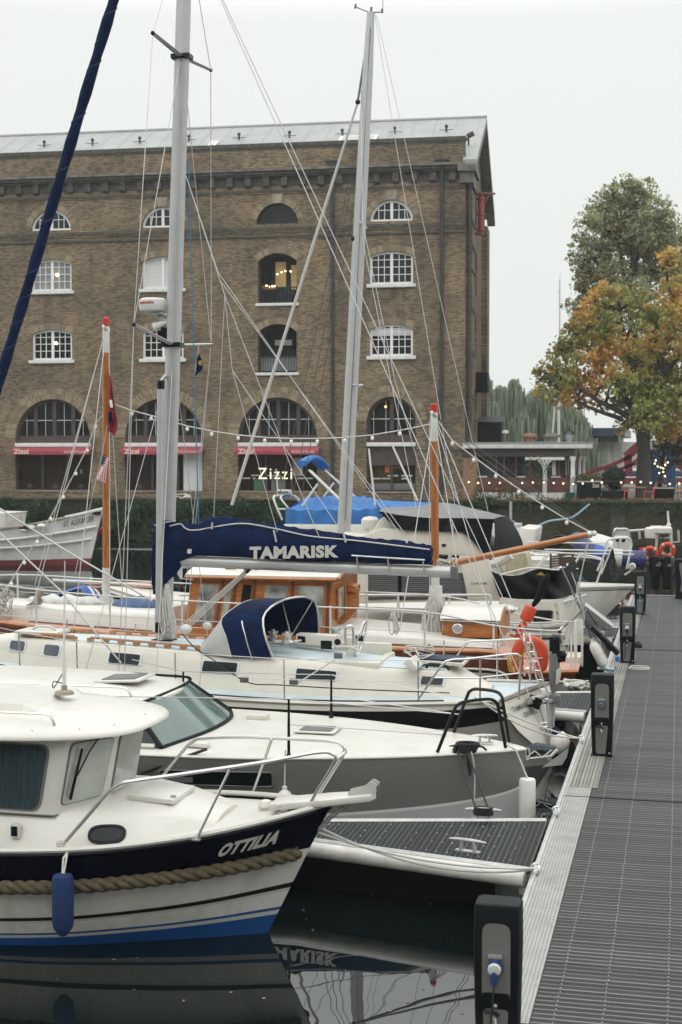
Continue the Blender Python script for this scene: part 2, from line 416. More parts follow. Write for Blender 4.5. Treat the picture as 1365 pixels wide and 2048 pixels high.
M['deck'] = deck_material('composite_decking', 1, .085, (.023, .025, .024), (.23, .23, .218), .17)  # pale lines paint in the light that the deck grooves catch
M['fdeck'] = deck_material('finger_decking', 0, .055, (.0055, .0085, .0085), (.085, .098, .095), .2)
M['rib'] = deck_material('ribbed_channel', 0, .042, (.24, .23, .205), (.06, .06, .055), .4)
M['checker'] = mat('checker_plate', (.31, .305, .285), .42, metal=.2, var=.14, vs=5, dirt=(.19, .19, .175), ds=1.6)
def perforate(m, sx, sy):
    n = m.node_tree.nodes; l = m.node_tree.links; b = n['Principled BSDF']; src = b.inputs['Base Color'].links[0].from_socket
    t = n.new('ShaderNodeTexCoord'); mp = n.new('ShaderNodeMapping'); mp.inputs['Scale'].default_value = (sx, sy, 0); l.new(t.outputs['Object'], mp.inputs[0])
    v = n.new('ShaderNodeTexVoronoi'); v.inputs['Randomness'].default_value = 0; v.inputs['Scale'].default_value = 1; l.new(mp.outputs[0], v.inputs['Vector'])
    c = n.new('ShaderNodeMath'); c.operation = 'LESS_THAN'; c.inputs[1].default_value = .27; l.new(v.outputs['Distance'], c.inputs[0])
    k = n.new('ShaderNodeMix'); k.data_type = 'RGBA'; l.new(c.outputs[0], k.inputs[0]); l.new(src, k.inputs[6]); k.inputs[7].default_value = (.09, .09, .085, 1); l.new(k.outputs[2], b.inputs['Base Color'])
perforate(M['checker'], 33, 25)
M['seam'] = mat('deck_seam', (.015, .015, .016), .7)
pier = thing('floating_pier', 'long floating pier with dark grooved decking and pale metal edge strip', 'pier', (0, 20, DZ))
mb = MB(); mb.bx(-.93, 1.7, 17.28, 42.1, DZ-.06, DZ); mb.bx(-1.0, 1.7, 3, 17.28, DZ-.06, DZ); mb.build('deck', M['deck'], pier)
MB().bx(-1.28, -.935, 17.3, 42.1, DZ-.05, DZ+.008).build('ribbed_channel', M['rib'], pier)
MB().bx(-1.28, -1.003, 3, 17.28, DZ-.05, DZ+.010).build('checker_strip', M['checker'], pier)
mb = MB(); mb.bx(-1.36, -1.285, 3, 42.12, DZ-.10, DZ-.012); mb.bx(-1.335, -1.31, 3, 42.12, DZ-.012, DZ+.006); mb.bx(-.932, 1.7, 42.1, 42.18, DZ-.1, DZ+.012)
mb.build('edge_rail', M['galv'], pier)
MB().bx(-1.33, 1.7, 3, 42.08, -.12, DZ-.105).build('float', M['black'], pier)
for y in (9.9, 16.8, 30.05): MB().bx(-1.285, 1.7, y-.011, y+.011, DZ+.004, DZ+.0135).build('expansion_seam', M['seam'], pier)
mb = MB()
for x in (-.84, -.5, -.05):
    y = 6
    while y < 42: mb.lathe([(.0062, 0), (.005, .004)], (x+rnd.uniform(-.004, .004), y, DZ+.001), 5); y += .085 if y < 24 else .17
mb.build('deck_screws', M['galv'], pier, smooth=0, kind='stuff')
for y in (11.2, 13.62, 15.9, 20.1, 24.5):      # rail shackles the lines are made fast to
    k = MB(); k.tube([(-1.32+.035*math.cos(a), y+.02*math.sin(2*a), DZ+.05+.045*math.sin(a)) for a in [i*.5236 for i in range(12)]], .011, 6, closed=True); k.box((-1.32, y, DZ+.008), (.06, .09, .02))
    k.build('shackle', M['steel'], pier)

def cleat(x, y, z, rot=0, s=1):
    mb = MB(); q = Matrix.Rotation(rot, 3, 'Z')
    T = lambda *a: V(x, y, z)+q @ Vector(a)*s
    mb.tube([T(-.20, 0, .115), T(-.11, 0, .12), T(0, 0, .12), T(.11, 0, .12), T(.20, 0, .115)], [.010*s, .018*s, .02*s, .018*s, .010*s], 8)
    for k in (-.06, .06): mb.tube([T(k*1.3, 0, 0), T(k, 0, .12)], [.024*s, .017*s], 8)
    mb.box(T(0, 0, .008), (.26*s, .07*s, .016*s), q); return mb
def finger(y0, y1, ty0, ty1, tx, end, label):
    f = thing('finger_pontoon', label, 'pontoon', (-1.4, (y0+y1)/2, DZ), 'finger pontoons branching off the pier')
    top = [(-1.38, y0), (-1.38, y1), (tx, ty1), (end, ty1), (end, ty0), (tx, ty0)]
    MB().prism([(x, y, DZ-.04) for x, y in top], (0, 0, .04)).build('deck', M['fdeck'], f)
    yc = (ty0+ty1)/2
    MB().bx(-1.8, end+.3, yc-.30, yc+.30, -.1, DZ-.12).build('float', M['black'], f)
    for ys, yt, sg in ((y0, ty0, -1), (y1, ty1, 1)):
        MB().tube([(-1.42, ys+sg*.02, DZ-.085), (tx, yt+sg*.02, DZ-.085), (end, yt+sg*.02, DZ-.085)], .085, 12).build('fender_rail', M['hullwhite'], f)
        MB().tube([(-1.40, ys, DZ+.004), (tx, yt, DZ+.004), (end, yt, DZ+.004)], .028, 6).build('edge_trim', M['galv'], f)
    mb = MB()
    for k in range(64):
        x = rnd.uniform(end, -1.5); t = max(0, (x-tx)/(-1.38-tx)); yy0 = ty0+(y0-ty0)*t; yy1 = ty1+(y1-ty1)*t
        x = round(x/.11)*.11+.05
        for q in (.14, .38, .62, .86): mb.lathe([(.007, 0), (.005, .004)], (x, yy0+(yy1-yy0)*q+rnd.uniform(-.02, .02), DZ), 5)
    mb.build('deck_screws', M['letter'], f, smooth=0, kind='stuff')
    return f
f1 = finger(13.70, 15.62, 14.28, 15.02, -3.85, -10, 'dark decked finger pontoon beside the navy pilot boat, nearest to the viewer')
f2 = finger(22.50, 24.40, 22.95, 23.8, -3.4, -10.5, 'short stretch of finger pontoon behind the navy covered yacht, half hidden by a power pedestal')
f3 = finger(31.9, 33.9, 32.5, 33.4, -3.6, -11, 'farthest finger pontoon, under the white anchored bow of the flybridge cruiser')
p = PZ(936, 1704, DZ); cleat(p.x, p.y, DZ, R(-14)).build('cleat', M['galv'], f1, smooth=40)
p = PZ(967, 1640, DZ); cleat(p.x, p.y, DZ, R(2)).build('cleat', M['galv'], f1, smooth=40)

# ---------------------------------------------------------------- power pedestals
def pedestal(x, y, label, cable=0, H=1.10):
    t = thing('power_pedestal', label, 'power pedestal', (x, y, DZ), 'power pedestals along the pier edge')
    z = DZ
    rows = []
    for zz, hw, d0, d1 in ((0, .128, -.10, .10), (.03, .130, -.10, .10), (.35, .142, -.11, .11), (.8, .152, -.12, .12), (H-.03, .150, -.105, .125), (H-.006, .145, -.095, .12), (H, .13, -.08, .105)):
        r = .03
        rows.append([V(x+a, y+b, z+zz) for a, b in ((-hw+r, d0), (hw-r, d0), (hw-r*.3, d0+r*.3), (hw, d0+r), (hw, d1-r), (hw-r, d1), (-hw+r, d1), (-hw, d1-r), (-hw, d0+r), (-hw+r*.3, d0+r*.3))])
    mb = MB().grid(rows, cu=True); mb.poly(rows[0]); mb.poly(rows[-1]); mb.build('casing', M['plasticgrey'], t)
    MB().bx(x-.145, x+.145, y-.12, y+.12, z+.004, z+.03).build('base', M['black'], t, bevel=.006)
    def fy(zz): return y-.1-(.02*min(zz, .8)/.8)+(.015*max(0, zz-.8)/.27)-.004
    def pt(a, zz): return V(x+a, fy(zz)+.006, z+zz)
    MB().prism(rrect(pt(-.092, .47), pt(.092, .47), pt(.092, .98), pt(-.092, .98), .35), (0, -.012, 0)).build('socket_panel', M['panelgrey'], t, smooth=30)
    MB().prism(rrect(pt(-.075, .04), pt(.05, .04), pt(.082, .42), pt(-.085, .42), .2), (0, -.012, 0)).build('meter_panel', M['panelgrey'], t, smooth=30)
    MB().prism(rrect(pt(-.085, .475), pt(.085, .475), pt(.085, .53), pt(-.085, .53), .2), (0, -.02, 0)).build('grille', M['plasticgrey'], t, smooth=30)
    c = V(x-.005, fy(.7)-.012, z+.71)
    k = MB(); k.lathe([(.052, 0), (.052, .03), (.047, .034), (.0, .036)], c, 18, (0, -1, -.25)); s = k.build('socket_ring', M['fenderblue'], t)
    MB().lathe([(.044, .03), (.044, .046), (.036, .052), (0, .053)], c, 18, (0, -1, -.25)).build('socket_cap', M['panelgrey'] if not cable else M['letterw'], s)
    MB().box(c+V(.0, .0, .062), (.09, .02, .022)).build('hinge', M['galv'], s)
    MB().sphere((x-.003, fy(.44)-.006, z+.445), .014, 8).build('lock', M['galv'], t)
    MB().sphere((x+.1, fy(.06)-.004, z+.05), .012, 8).build('lock', M['galv'], t)
    tp = MB(); tp.tube([(x-.02, fy(.36), z+.38), (x-.005, fy(.36)-.04, z+.37), (x, fy(.36)-.045, z+.335)], .012, 8); tp.build('tap', M['steel'], t)
    tp = MB(); tp.tube([(x-.075, fy(.4)-.01, z+.405), (x-.03, fy(.4)-.022, z+.41), (x+.02, fy(.4)-.012, z+.385)], .011, 6); tp.build('tap_lever', M['black'], t)
    if cable:
        q = MB(); q.tube([c+V(0, -.02, -.02), c+V(0, -.045, -.075), c+V(0, -.05, -.11)], [.024, .027, .018], 10); q.build('plug', M['fenderblue'] if cable == 2 else M['black'], t)
        MB().tube(spl([c+V(0, -.05, -.11), c+V(-.008, -.06, -.22), c+V(-.02, -.045, -.36), c+V(-.05, -.045, -.62)], 12), .0075, 6).build('cable', M['ropeb'] if cable != 3 else M['ropeblue'], t)
    return t
pedestal(-1.13, 9.2, 'dark power pedestal closest to the viewer, cut off by the bottom of the frame', 2)
pedestal(-.985, 19.28, 'dark power pedestal standing where a mooring line meets the pier, grey socket cap closed', 0)
pedestal(-.965, 28.16, 'dark power pedestal behind the tilted box on a steel post, black plug in its socket', 1)
pedestal(-.955, 37.0, 'dark power pedestal in front of the white cruiser bow, fourth along the pier', 3)

t = thing('pump_out_station', 'rounded dark service station with pale front panel at the far end of the pier', 'service station', (.2, 41.4, DZ))
prof = [(-.30, 0), (-.27, .5), (-.33, .98), (-.30, 1.09), (-.2, 1.12), (.12, 1.08), (.32, .9), (.38, .65), (.36, 0)]
pr = [(a[0], a[1]) for a in spl([(a, b, 0) for a, b in prof], 30)]
MB().prism([(.2+a, 41.2, DZ+b) for a, b in pr], (0, .45, 0)).build('casing', M['plasticgrey'], t)
pr = [(.02+a*.72, .2+b*.80) for a, b in [(-.27, .02), (-.21, .4), (-.30, .9), (-.22, 1.03), (.08, 1.0), (.25, .8), (.27, .55), (.13, .1), (0, .08), (-.1, 0)]]
MB().prism([(.2+a, 41.2, DZ+b) for a, b in [(q[0], q[1]) for q in spl([(a, b, 0) for a, b in pr], 30)]], (0, -.015, 0)).build('front_panel', M['panelgrey'], t)
for zz in (.70, .52): MB().bx(.12, .26, 41.17, 41.19, DZ+zz, DZ+zz+.07).build('display', M['black'], t)
MB().bx(.13, .25, 41.18, 41.19, DZ+.84, DZ+.88).build('badge', M['plasticgrey'], t)

t = thing('card_reader_post', 'tilted dark box on a steel post with a blue plug hanging below', 'post', (-1.25, 27.0, DZ))
MB().cyl((-1.40, 27.1, DZ), (-1.40, 27.1, DZ+.72), .045, 14).build('post', M['galv'], t)
MB().bx(-1.48, -1.15, 27.0, 27.2, DZ+.0105, DZ+.03).build('base_plate', M['galv'], t)
MB().box((-1.34, 26.95, DZ+.58), (.70, .26, .085), Matrix.Rotation(R(45), 3, 'Y')).build('box', M['plasticgrey'], t, bevel=.012)
k = MB(); k.tube([(-1.10, 26.78, DZ+.30), (-1.105, 26.78, DZ+.21)], [.045, .04], 10); o = k.build('plug', M['canvasblue'], t)
MB().tube([(-1.105, 26.78, DZ+.21), (-1.12, 26.78, DZ+.12)], [.035, .02], 10).build('plug_sleeve', M['white'], o)
MB().tube(spl([(-1.12, 26.78, DZ+.12), (-1.17, 26.78, DZ+.03), (-1.28, 26.78, DZ+.05), (-1.4, 26.75, DZ+.12)], 12), .012, 6).build('cable', M['ropeblue'], t)
mb = MB()
mb.tube([(-.72+.19*math.cos(a)+.0, 27.35+.16*math.sin(a), DZ+.012) for a in [i*.262 for i in range(24)]], .013, 6, closed=True)
mb.tube([(-.72+.17*math.cos(a)+.01, 27.36+.15*math.sin(a), DZ+.036) for a in [i*.262 for i in range(24)]], .013, 6, closed=True)
tag(mb.build('hose_loop', M['ropew'], smooth=60), 'pale loop of hose lying on the decking beside a pedestal', 'hose')
mb = MB(); mb.tube(spl([(-.86, 28.1, DZ+.40), (-.80, 28.05, DZ+.36), (-.74, 28, DZ+.38), (-.70, 28, DZ+.32)], 10), [.03, .035, .05, .06, .065, .07, .07, .06, .05, .03], 8)
tag(mb.build('nozzle', M['rubber']), 'black hose nozzle sticking out behind the third pedestal', 'nozzle')

# ---------------------------------------------------------------- quay
Lw = ray(-16200, 915); LD = Vector((Lw.x, Lw.y, 0)).normalized()          # along the facade, to the left
ND = Vector((LD.y, -LD.x, 0));
if ND.y > 0: ND = -ND                                                      # out of the facade, towards the dock
C0 = PY(930, 915, 77.0); C0.z = 0
QZ = 2.25
def FP(s, z, d=0): return C0 + LD*s + ND*d + V(0, 0, z)
def FS(px, py):
    d = ray(px, py); t = (C0-_C).dot(ND)/d.dot(ND); p = _C+d*t; return (p-C0).dot(LD), p.z
M['stonewall'] = mat('mossy_dock_wall', (.05, .055, .036), .85, var=.5, vs=.7, bump=.8, bs=6, dirt=(.018, .026, .012), ds=.5)
def brickmat(name, axis, dark=1.0, tint=(1, 1, 1), scale=1.0):
    m = bpy.data.materials.new(name); m.use_nodes = True; n = m.node_tree.nodes; l = m.node_tree.links; b = n['Principled BSDF']
    t = n.new('ShaderNodeTexCoord'); s = n.new('ShaderNodeSeparateXYZ'); l.new(t.outputs['Object'], s.inputs[0])
    c = n.new('ShaderNodeCombineXYZ'); l.new(s.outputs[axis], c.inputs[0]); l.new(s.outputs[2], c.inputs[1])
    br = n.new('ShaderNodeTexBrick'); l.new(c.outputs[0], br.inputs['Vector']); br.inputs['Scale'].default_value = 1
    br.inputs['Brick Width'].default_value = .26*scale; br.inputs['Row Height'].default_value = .086*scale; br.inputs['Mortar Size'].default_value = .012*scale
    br.inputs['Color1'].default_value = (.30*tint[0]*dark, .232*tint[1]*dark, .155*tint[2]*dark, 1)
    br.inputs['Color2'].default_value = (.092*tint[0]*dark, .072*tint[1]*dark, .054*tint[2]*dark, 1)
    br.inputs['Mortar'].default_value = (.105*dark, .088*dark, .068*dark, 1); br.inputs['Bias'].default_value = -.22
    no = n.new('ShaderNodeTexNoise'); no.inputs['Scale'].default_value = .35; no.inputs['Detail'].default_value = 9; no.inputs['Roughness'].default_value = .65
    l.new(t.outputs['Object'], no.inputs['Vector'])
    r = n.new('ShaderNodeValToRGB'); r.color_ramp.elements[0].position = .3; r.color_ramp.elements[1].position = .72
    r.color_ramp.elements[0].color = (.50, .50, .53, 1); r.color_ramp.elements[1].color = (1.15, 1.10, 1.02, 1)
    l.new(no.outputs[0], r.inputs[0])
    mm = n.new('ShaderNodeMix'); mm.data_type = 'RGBA'; mm.blend_type = 'MULTIPLY'; mm.inputs[0].default_value = 1
    l.new(br.outputs['Color'], mm.inputs[6]); l.new(r.outputs[0], mm.inputs[7])
    # soot runs: vertical streaks of grime with a shape of their own
    mp = n.new('ShaderNodeMapping'); mp.inputs['Scale'].default_value = (1.4, 1.4, .16); l.new(t.outputs['Object'], mp.inputs[0])
    n2 = n.new('ShaderNodeTexNoise'); n2.inputs['Scale'].default_value = 1.0; n2.inputs['Detail'].default_value = 8; l.new(mp.outputs[0], n2.inputs['Vector'])
    r2 = n.new('ShaderNodeValToRGB'); r2.color_ramp.elements[0].position = .52; r2.color_ramp.elements[1].position = .8
    r2.color_ramp.elements[1].color = (.6, .6, .6, 1); l.new(n2.outputs[0], r2.inputs[0])
    m2 = n.new('ShaderNodeMix'); m2.data_type = 'RGBA'; l.new(r2.outputs[0], m2.inputs[0]); l.new(mm.outputs[2], m2.inputs[6]); m2.inputs[7].default_value = (.055, .05, .045, 1)
    l.new(m2.outputs[2], b.inputs['Base Color']); b.inputs['Roughness'].default_value = .9; b.inputs['Specular IOR Level'].default_value = .2
    bp = n.new('ShaderNodeBump'); bp.inputs['Strength'].default_value = .6; bp.inputs['Distance'].default_value = .02
    l.new(br.outputs['Fac'], bp.inputs['Height']); bp.invert = True; l.new(bp.outputs[0], b.inputs['Normal']); return m
M['brick'] = brickmat('stock_brick', 0, 1.12, (.99, 1, .97)); M['bricky'] = brickmat('stock_brick_gable', 1, 1.0, (.99, 1, .97))
M['brickwall'] = brickmat('dock_wall_brick', 0, .30, (.8, 1, .8))
def shardmat(name, c1, c2, rough=.85):
    m = bpy.data.materials.new(name); m.use_nodes = True; n = m.node_tree.nodes; l = m.node_tree.links; b = n['Principled BSDF']
    g = n.new('ShaderNodeNewGeometry'); r = n.new('ShaderNodeValToRGB'); l.new(g.outputs['Random Per Island'], r.inputs[0])
    r.color_ramp.elements[0].color = (*c1, 1); r.color_ramp.elements[1].color = (*c2, 1); l.new(r.outputs[0], b.inputs['Base Color']); b.inputs['Roughness'].default_value = rough
    return m
M['vouss'] = shardmat('arch_brick', (.15, .118, .078), (.30, .235, .15))
M['stone'] = mat('pale_stone', (.30, .265, .205), .85, var=.25, vs=1.5, dirt=(.10, .09, .07), ds=1)
M['stonesill'] = mat('painted_sill', (.62, .62, .59), .6, var=.1, vs=4)
M['soot'] = mat('sooty_brick', (.075, .07, .058), .9, var=.45, vs=5, dirt=(.02, .02, .02), ds=2)
M['cornice'] = mat('weathered_cornice', (.15, .148, .13), .85, var=.4, vs=2, dirt=(.045, .045, .04), ds=1.5)
M['lead'] = mat('lead_grey_roof', (.27, .283, .275), .55, var=.1, vs=.8, dirt=(.20, .21, .205), ds=.6)
M['pipe'] = mat('black_iron_pipe', (.022, .03, .034), .5)
M['winwhite'] = mat('window_white', (.72, .72, .70), .5, var=.05)
M['winbrown'] = mat('window_brown', (.055, .036, .032), .5, var=.2)
M['winglass'] = mat('window_glass', (.010, .015, .016), .1, spec=.3, var=.5, vs=.9)
M['blind'] = mat('white_blind', (.55, .55, .53), .7, var=.06, vs=12, stretch=(.2, .2, 3))
M['shopglass'] = mat('shop_glass', (.016, .0125, .008), .12, spec=.22, var=.85, vs=.55, dirt=(.085, .052, .022), ds=.6, stretch=(1, 1, .4))
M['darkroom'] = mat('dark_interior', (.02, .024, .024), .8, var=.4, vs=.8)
M['awning'] = mat('pink_awning', (.27, .04, .06), .7, var=.15, vs=1.5, stretch=(1, 1, .3))
M['gravel'] = mat('quay_paving', (.13, .12, .10), .9, var=.3, vs=1.2, bump=.3, bs=20)
fr0 = FP(-60, 0, 2.2); fr1 = FP(75, 0, 2.2); bk0 = FP(-60, 0, -90); bk1 = FP(75, 0, -90)
MB().add([(p.x, p.y, QZ) for p in (fr0, fr1, bk1, bk0)], [(0, 1, 2, 3)]).build('quay_ground', M['gravel'], kind='structure')
MB().add([(-260, 150, QZ-.3), (260, 150, QZ-.3), (260, 330, QZ-.3), (-260, 330, QZ-.3)], [(0, 1, 2, 3)]).build('far_ground', M['gravel'], kind='structure')
qw = thing('quay_wall', 'dark mossy dock wall rising from the water under the warehouse and terrace', 'wall', tuple(FP(0, 0, 2)))
a0, a1 = FP(-60, 0, 1.6), FP(75, 0, 1.6)
MB().prism([FP(-60, -1, 2.25), FP(75, -1, 2.25), FP(75, -1, 1.6), FP(-60, -1, 1.6)], (0, 0, QZ+.95)).build('masonry', M['brickwall'], qw)
MB().prism([FP(-60, QZ-.06, 2.42), FP(75, QZ-.06, 2.42), FP(75, QZ-.06, 1.5), FP(-60, QZ-.06, 1.5)], (0, 0, .10)).build('coping', M['stonewall'], qw)
for s, wd in ((-2.5, .6), (-8.5, .7), (3.5, .6), (14, .8), (-15, .6)):
    MB().prism([FP(s, -1, 2.42), FP(s+wd, -1, 2.42), FP(s+wd, -1, 2.26), FP(s, -1, 2.26)], (0, 0, QZ+.7)).build('pier_buttress', M['stonewall'], qw)
# ================================================================ WAREHOUSE
B = thing('warehouse_building', 'four storey brown brick dock warehouse with arched windows and pitched grey roof', 'building', tuple(FP(14, QZ, -8)))
zD = lambda py, px=783: FS(px, py)[1]
zG = zD(985); zPar = FS(880, 274)[1]
cols = {k: FS(px, 650)[0] for k, px in (('A', 104), ('B', 326), ('C', 555), ('D', 783))}
step = (cols['A']-cols['C'])/2
cols['E'] = cols['A']+step
SL = cols['E']+4.2
GD = 15.5       # depth of the gable
def arch(s0, s1, zb, zs, zt, n=14):
    """closed outline: two bottom corners then the arc from the +s spring to the -s spring"""
    w = (s1-s0)/2; h = max(.01, zt-zs); cx = (s0+s1)/2; r = (w*w+h*h)/(2*h); cz = zt-r
    a0 = math.asin(min(1, w/r))
    if h > w: a0 = math.pi-a0
    if abs(h-w) < 1e-6: a0 = math.pi/2
    pts = [(s0, zb), (s1, zb)]
    for i in range(n+1):
        a = a0-2*a0*i/n; pts.append((cx+r*math.sin(a), cz+r*math.cos(a)))
    return pts
zz = {}
z1t, z1b = zD(399), zD(442); z2t, z2s, z2b = zD(502), zD(512), zD(568); z3t, z3s, z3b = zD(648), zD(658), zD(712)
W1 = (FS(741, 440)[0]-FS(826, 440)[0])/2
Ws = (FS(740, 550)[0]-FS(827, 550)[0])/2
zat, zas = zD(793), zD(880); zgb = QZ+.42
holes = []; wins = []
for k, c in cols.items():
    holes.append(arch(c-W1, c+W1, z1b, z1b+.25, z1t, 16)); wins.append(('lun', k, holes[-1]))
    if k == 'C':
        for yt, ys, yb in ((506, 522, 606), (648, 664, 745)):
            h = arch(c-1.10, c+1.10, FS(555, yb)[1], FS(555, ys)[1], FS(555, yt)[1], 14); holes.append(h); wins.append(('bay', k, h))
    else:
        holes.append(arch(c-Ws, c+Ws, z2b, z2s, z2t)); wins.append(('seg2', k, holes[-1]))
        holes.append(arch(c-Ws, c+Ws, z3b, z3s, z3t)); wins.append(('seg3', k, holes[-1]))
    gw = 1.36 if k == 'D' else 2.26
    zt_ = zat if k == 'D' else zD(793)
    holes.append(arch(c-gw, c+gw, zgb, zt_-gw*.985, zt_, 20)); wins.append(('shop', k, holes[-1]))
def holed(outline, holes, P, depth, name, m, parent):
    bm = bmesh.new(); edges = []
    for lp in [outline]+holes:
        vs = [bm.verts.new(P(s, z, 0)) for s, z in lp]
        edges += [bm.edges.new((vs[i], vs[(i+1) % len(vs)])) for i in range(len(vs))]
    bmesh.ops.triangle_fill(bm, edges=edges, use_beauty=True, use_dissolve=False)
    bm.verts.ensure_lookup_table()
    mb = MB(); ix = {v: i for i, v in enumerate(bm.verts)}
    mb.add([v.co for v in bm.verts], [tuple(ix[v] for v in f.verts) for f in bm.faces]); bm.free()
    for lp in holes:      # reveals
        n = len(lp); mb.add([P(s, z, 0) for s, z in lp]+[P(s, z, -depth) for s, z in lp], [(i, (i+1) % n, n+(i+1) % n, n+i) for i in range(n)])
    return mb.build(name, m, parent, smooth=0)
holed([(0, QZ-.1), (SL, QZ-.1), (SL, zPar), (0, zPar)], holes, FP, .42, 'wall', M['brick'], B)
def ring(hole, w, P, out=.012, gap=.008, name='arch_ring', m=None, parent=None, skip=True, th=.1):
    """brick voussoirs round the arc of an opening"""
    arc = hole[2:]; mb = MB(); ln = sum(math.dist(arc[i], arc[i+1]) for i in range(len(arc)-1)); k = max(9, int(ln/.105))
    def on(t):
        d = t*ln
        for i in range(len(arc)-1):
            q = math.dist(arc[i], arc[i+1])
            if d <= q or i == len(arc)-2:
                tx, tz = (arc[i+1][0]-arc[i][0])/q, (arc[i+1][1]-arc[i][1])/q
                return arc[i][0]+tx*d, arc[i][1]+tz*d, tz, -tx
            d -= q
    for j in range(k):
        a = on(j/k+.04/k); b = on((j+1)/k-.04/k)
        q = [(a[0]+a[2]*0, a[1]), (b[0], b[1]), (b[0]+b[2]*w, b[1]+b[3]*w), (a[0]+a[2]*w, a[1]+a[3]*w)]
        mb.prism([P(s, z, -.03) for s, z in q], ND*(out+.03))
    return mb.build(name, m or M['vouss'], parent, smooth=0)
def poly_ring(a, b, P, d0, d1):
    """frame between two outlines with the same point count"""
    n = len(a); mb = MB()
    vs = [P(*q, d1) for q in a]+[P(*q, d1) for q in b]+[P(*q, d0) for q in a]+[P(*q, d0) for q in b]
    fs = []
    for i in range(n):
        j = (i+1) % n; fs += [(i, j, n+j, n+i), (2*n+i, 2*n+j, 3*n+j, 3*n+i), (n+i, n+j, 3*n+j, 3*n+i), (i, j, 2*n+j, 2*n+i)]
    return mb.add(vs, fs)
def top_at(h, s):
    arc = h[2:]
    for i in range(len(arc)-1):
        if min(arc[i][0], arc[i+1][0])-1e-9 <= s <= max(arc[i][0], arc[i+1][0])+1e-9:
            t = (s-arc[i][0])/((arc[i+1][0]-arc[i][0]) or 1); return arc[i][1]+(arc[i+1][1]-arc[i][1])*t
    return arc[0][1]
def bar(mb, P, s0, s1, z0, z1, d0, d1):
    return mb.prism([P(s0, z0, d1), P(s1, z0, d1), P(s1, z1, d1), P(s0, z1, d1)], -ND*(d1-d0))
def inset(h, f, fb=None):
    s0, s1 = h[0][0], h[1][0]; zb = h[0][1]; fb = f if fb is None else fb
    return arch(s0+f, s1-f, zb+fb, max(zb+fb+.02, h[2][1]-f*.25), max(p[1] for p in h)-f, len(h)-3)
def made_window(h, kind, k, P=FP, name='window'):
    s0, s1, zb = h[0][0], h[1][0], h[0][1]; cx = (s0+s1)/2; zt = max(p[1] for p in h)
    fw = .13; inn = inset(h, fw, .12); d = -.14
    mb = poly_ring(h, inn, P, d-.1, d)
    bar(mb, P, cx-.075, cx+.075, zb+.1, zt-.06, d-.09, d+.012)
    if kind != 'blinds':
        nb = 3; half = (s1-s0)/2-fw-.075
        for sg in (-1, 1):
            for i in range(1, nb):
                s = cx+sg*(.075+half*i/nb); t = top_at(inn, s); bar(mb, P, s-.018, s+.018, zb+.1, t+.02, d-.07, d-.012)
        for zz_ in ((.52,) if kind == 'lun' else (.26, .52, .77)):
            z = zb+.12+(zt-zb-.2)*zz_
            ss = [p[0] for p in inn[2:] if p[1] >= z]
            a, b_ = (min(ss), max(ss)) if ss else (s0+fw, s1-fw)
            if z <= inn[2][1]: a, b_ = s0+fw, s1-fw
            bar(mb, P, a, b_, z-.018, z+.018, d-.066, d-.016)
    o = mb.build(name, M['winwhite'], B, smooth=0)
    MB().poly([P(s, z, d-.06) for s, z in inn]).build('pane', M['blind'] if kind == 'blinds' else M['winglass'], o, smooth=0)
    if kind in ('seg2', 'seg3', 'blinds'):
        mb = MB(); bar(mb, P, s0-.16, s1+.16, zb-.19, zb-.004, -.16, .14); mb.build('sill', M['stonesill'], o, bevel=.012)
    return o
M['winlit'] = mat('window_glass_grey', (.20, .205, .20), .2, spec=.6, var=.25, vs=.8)
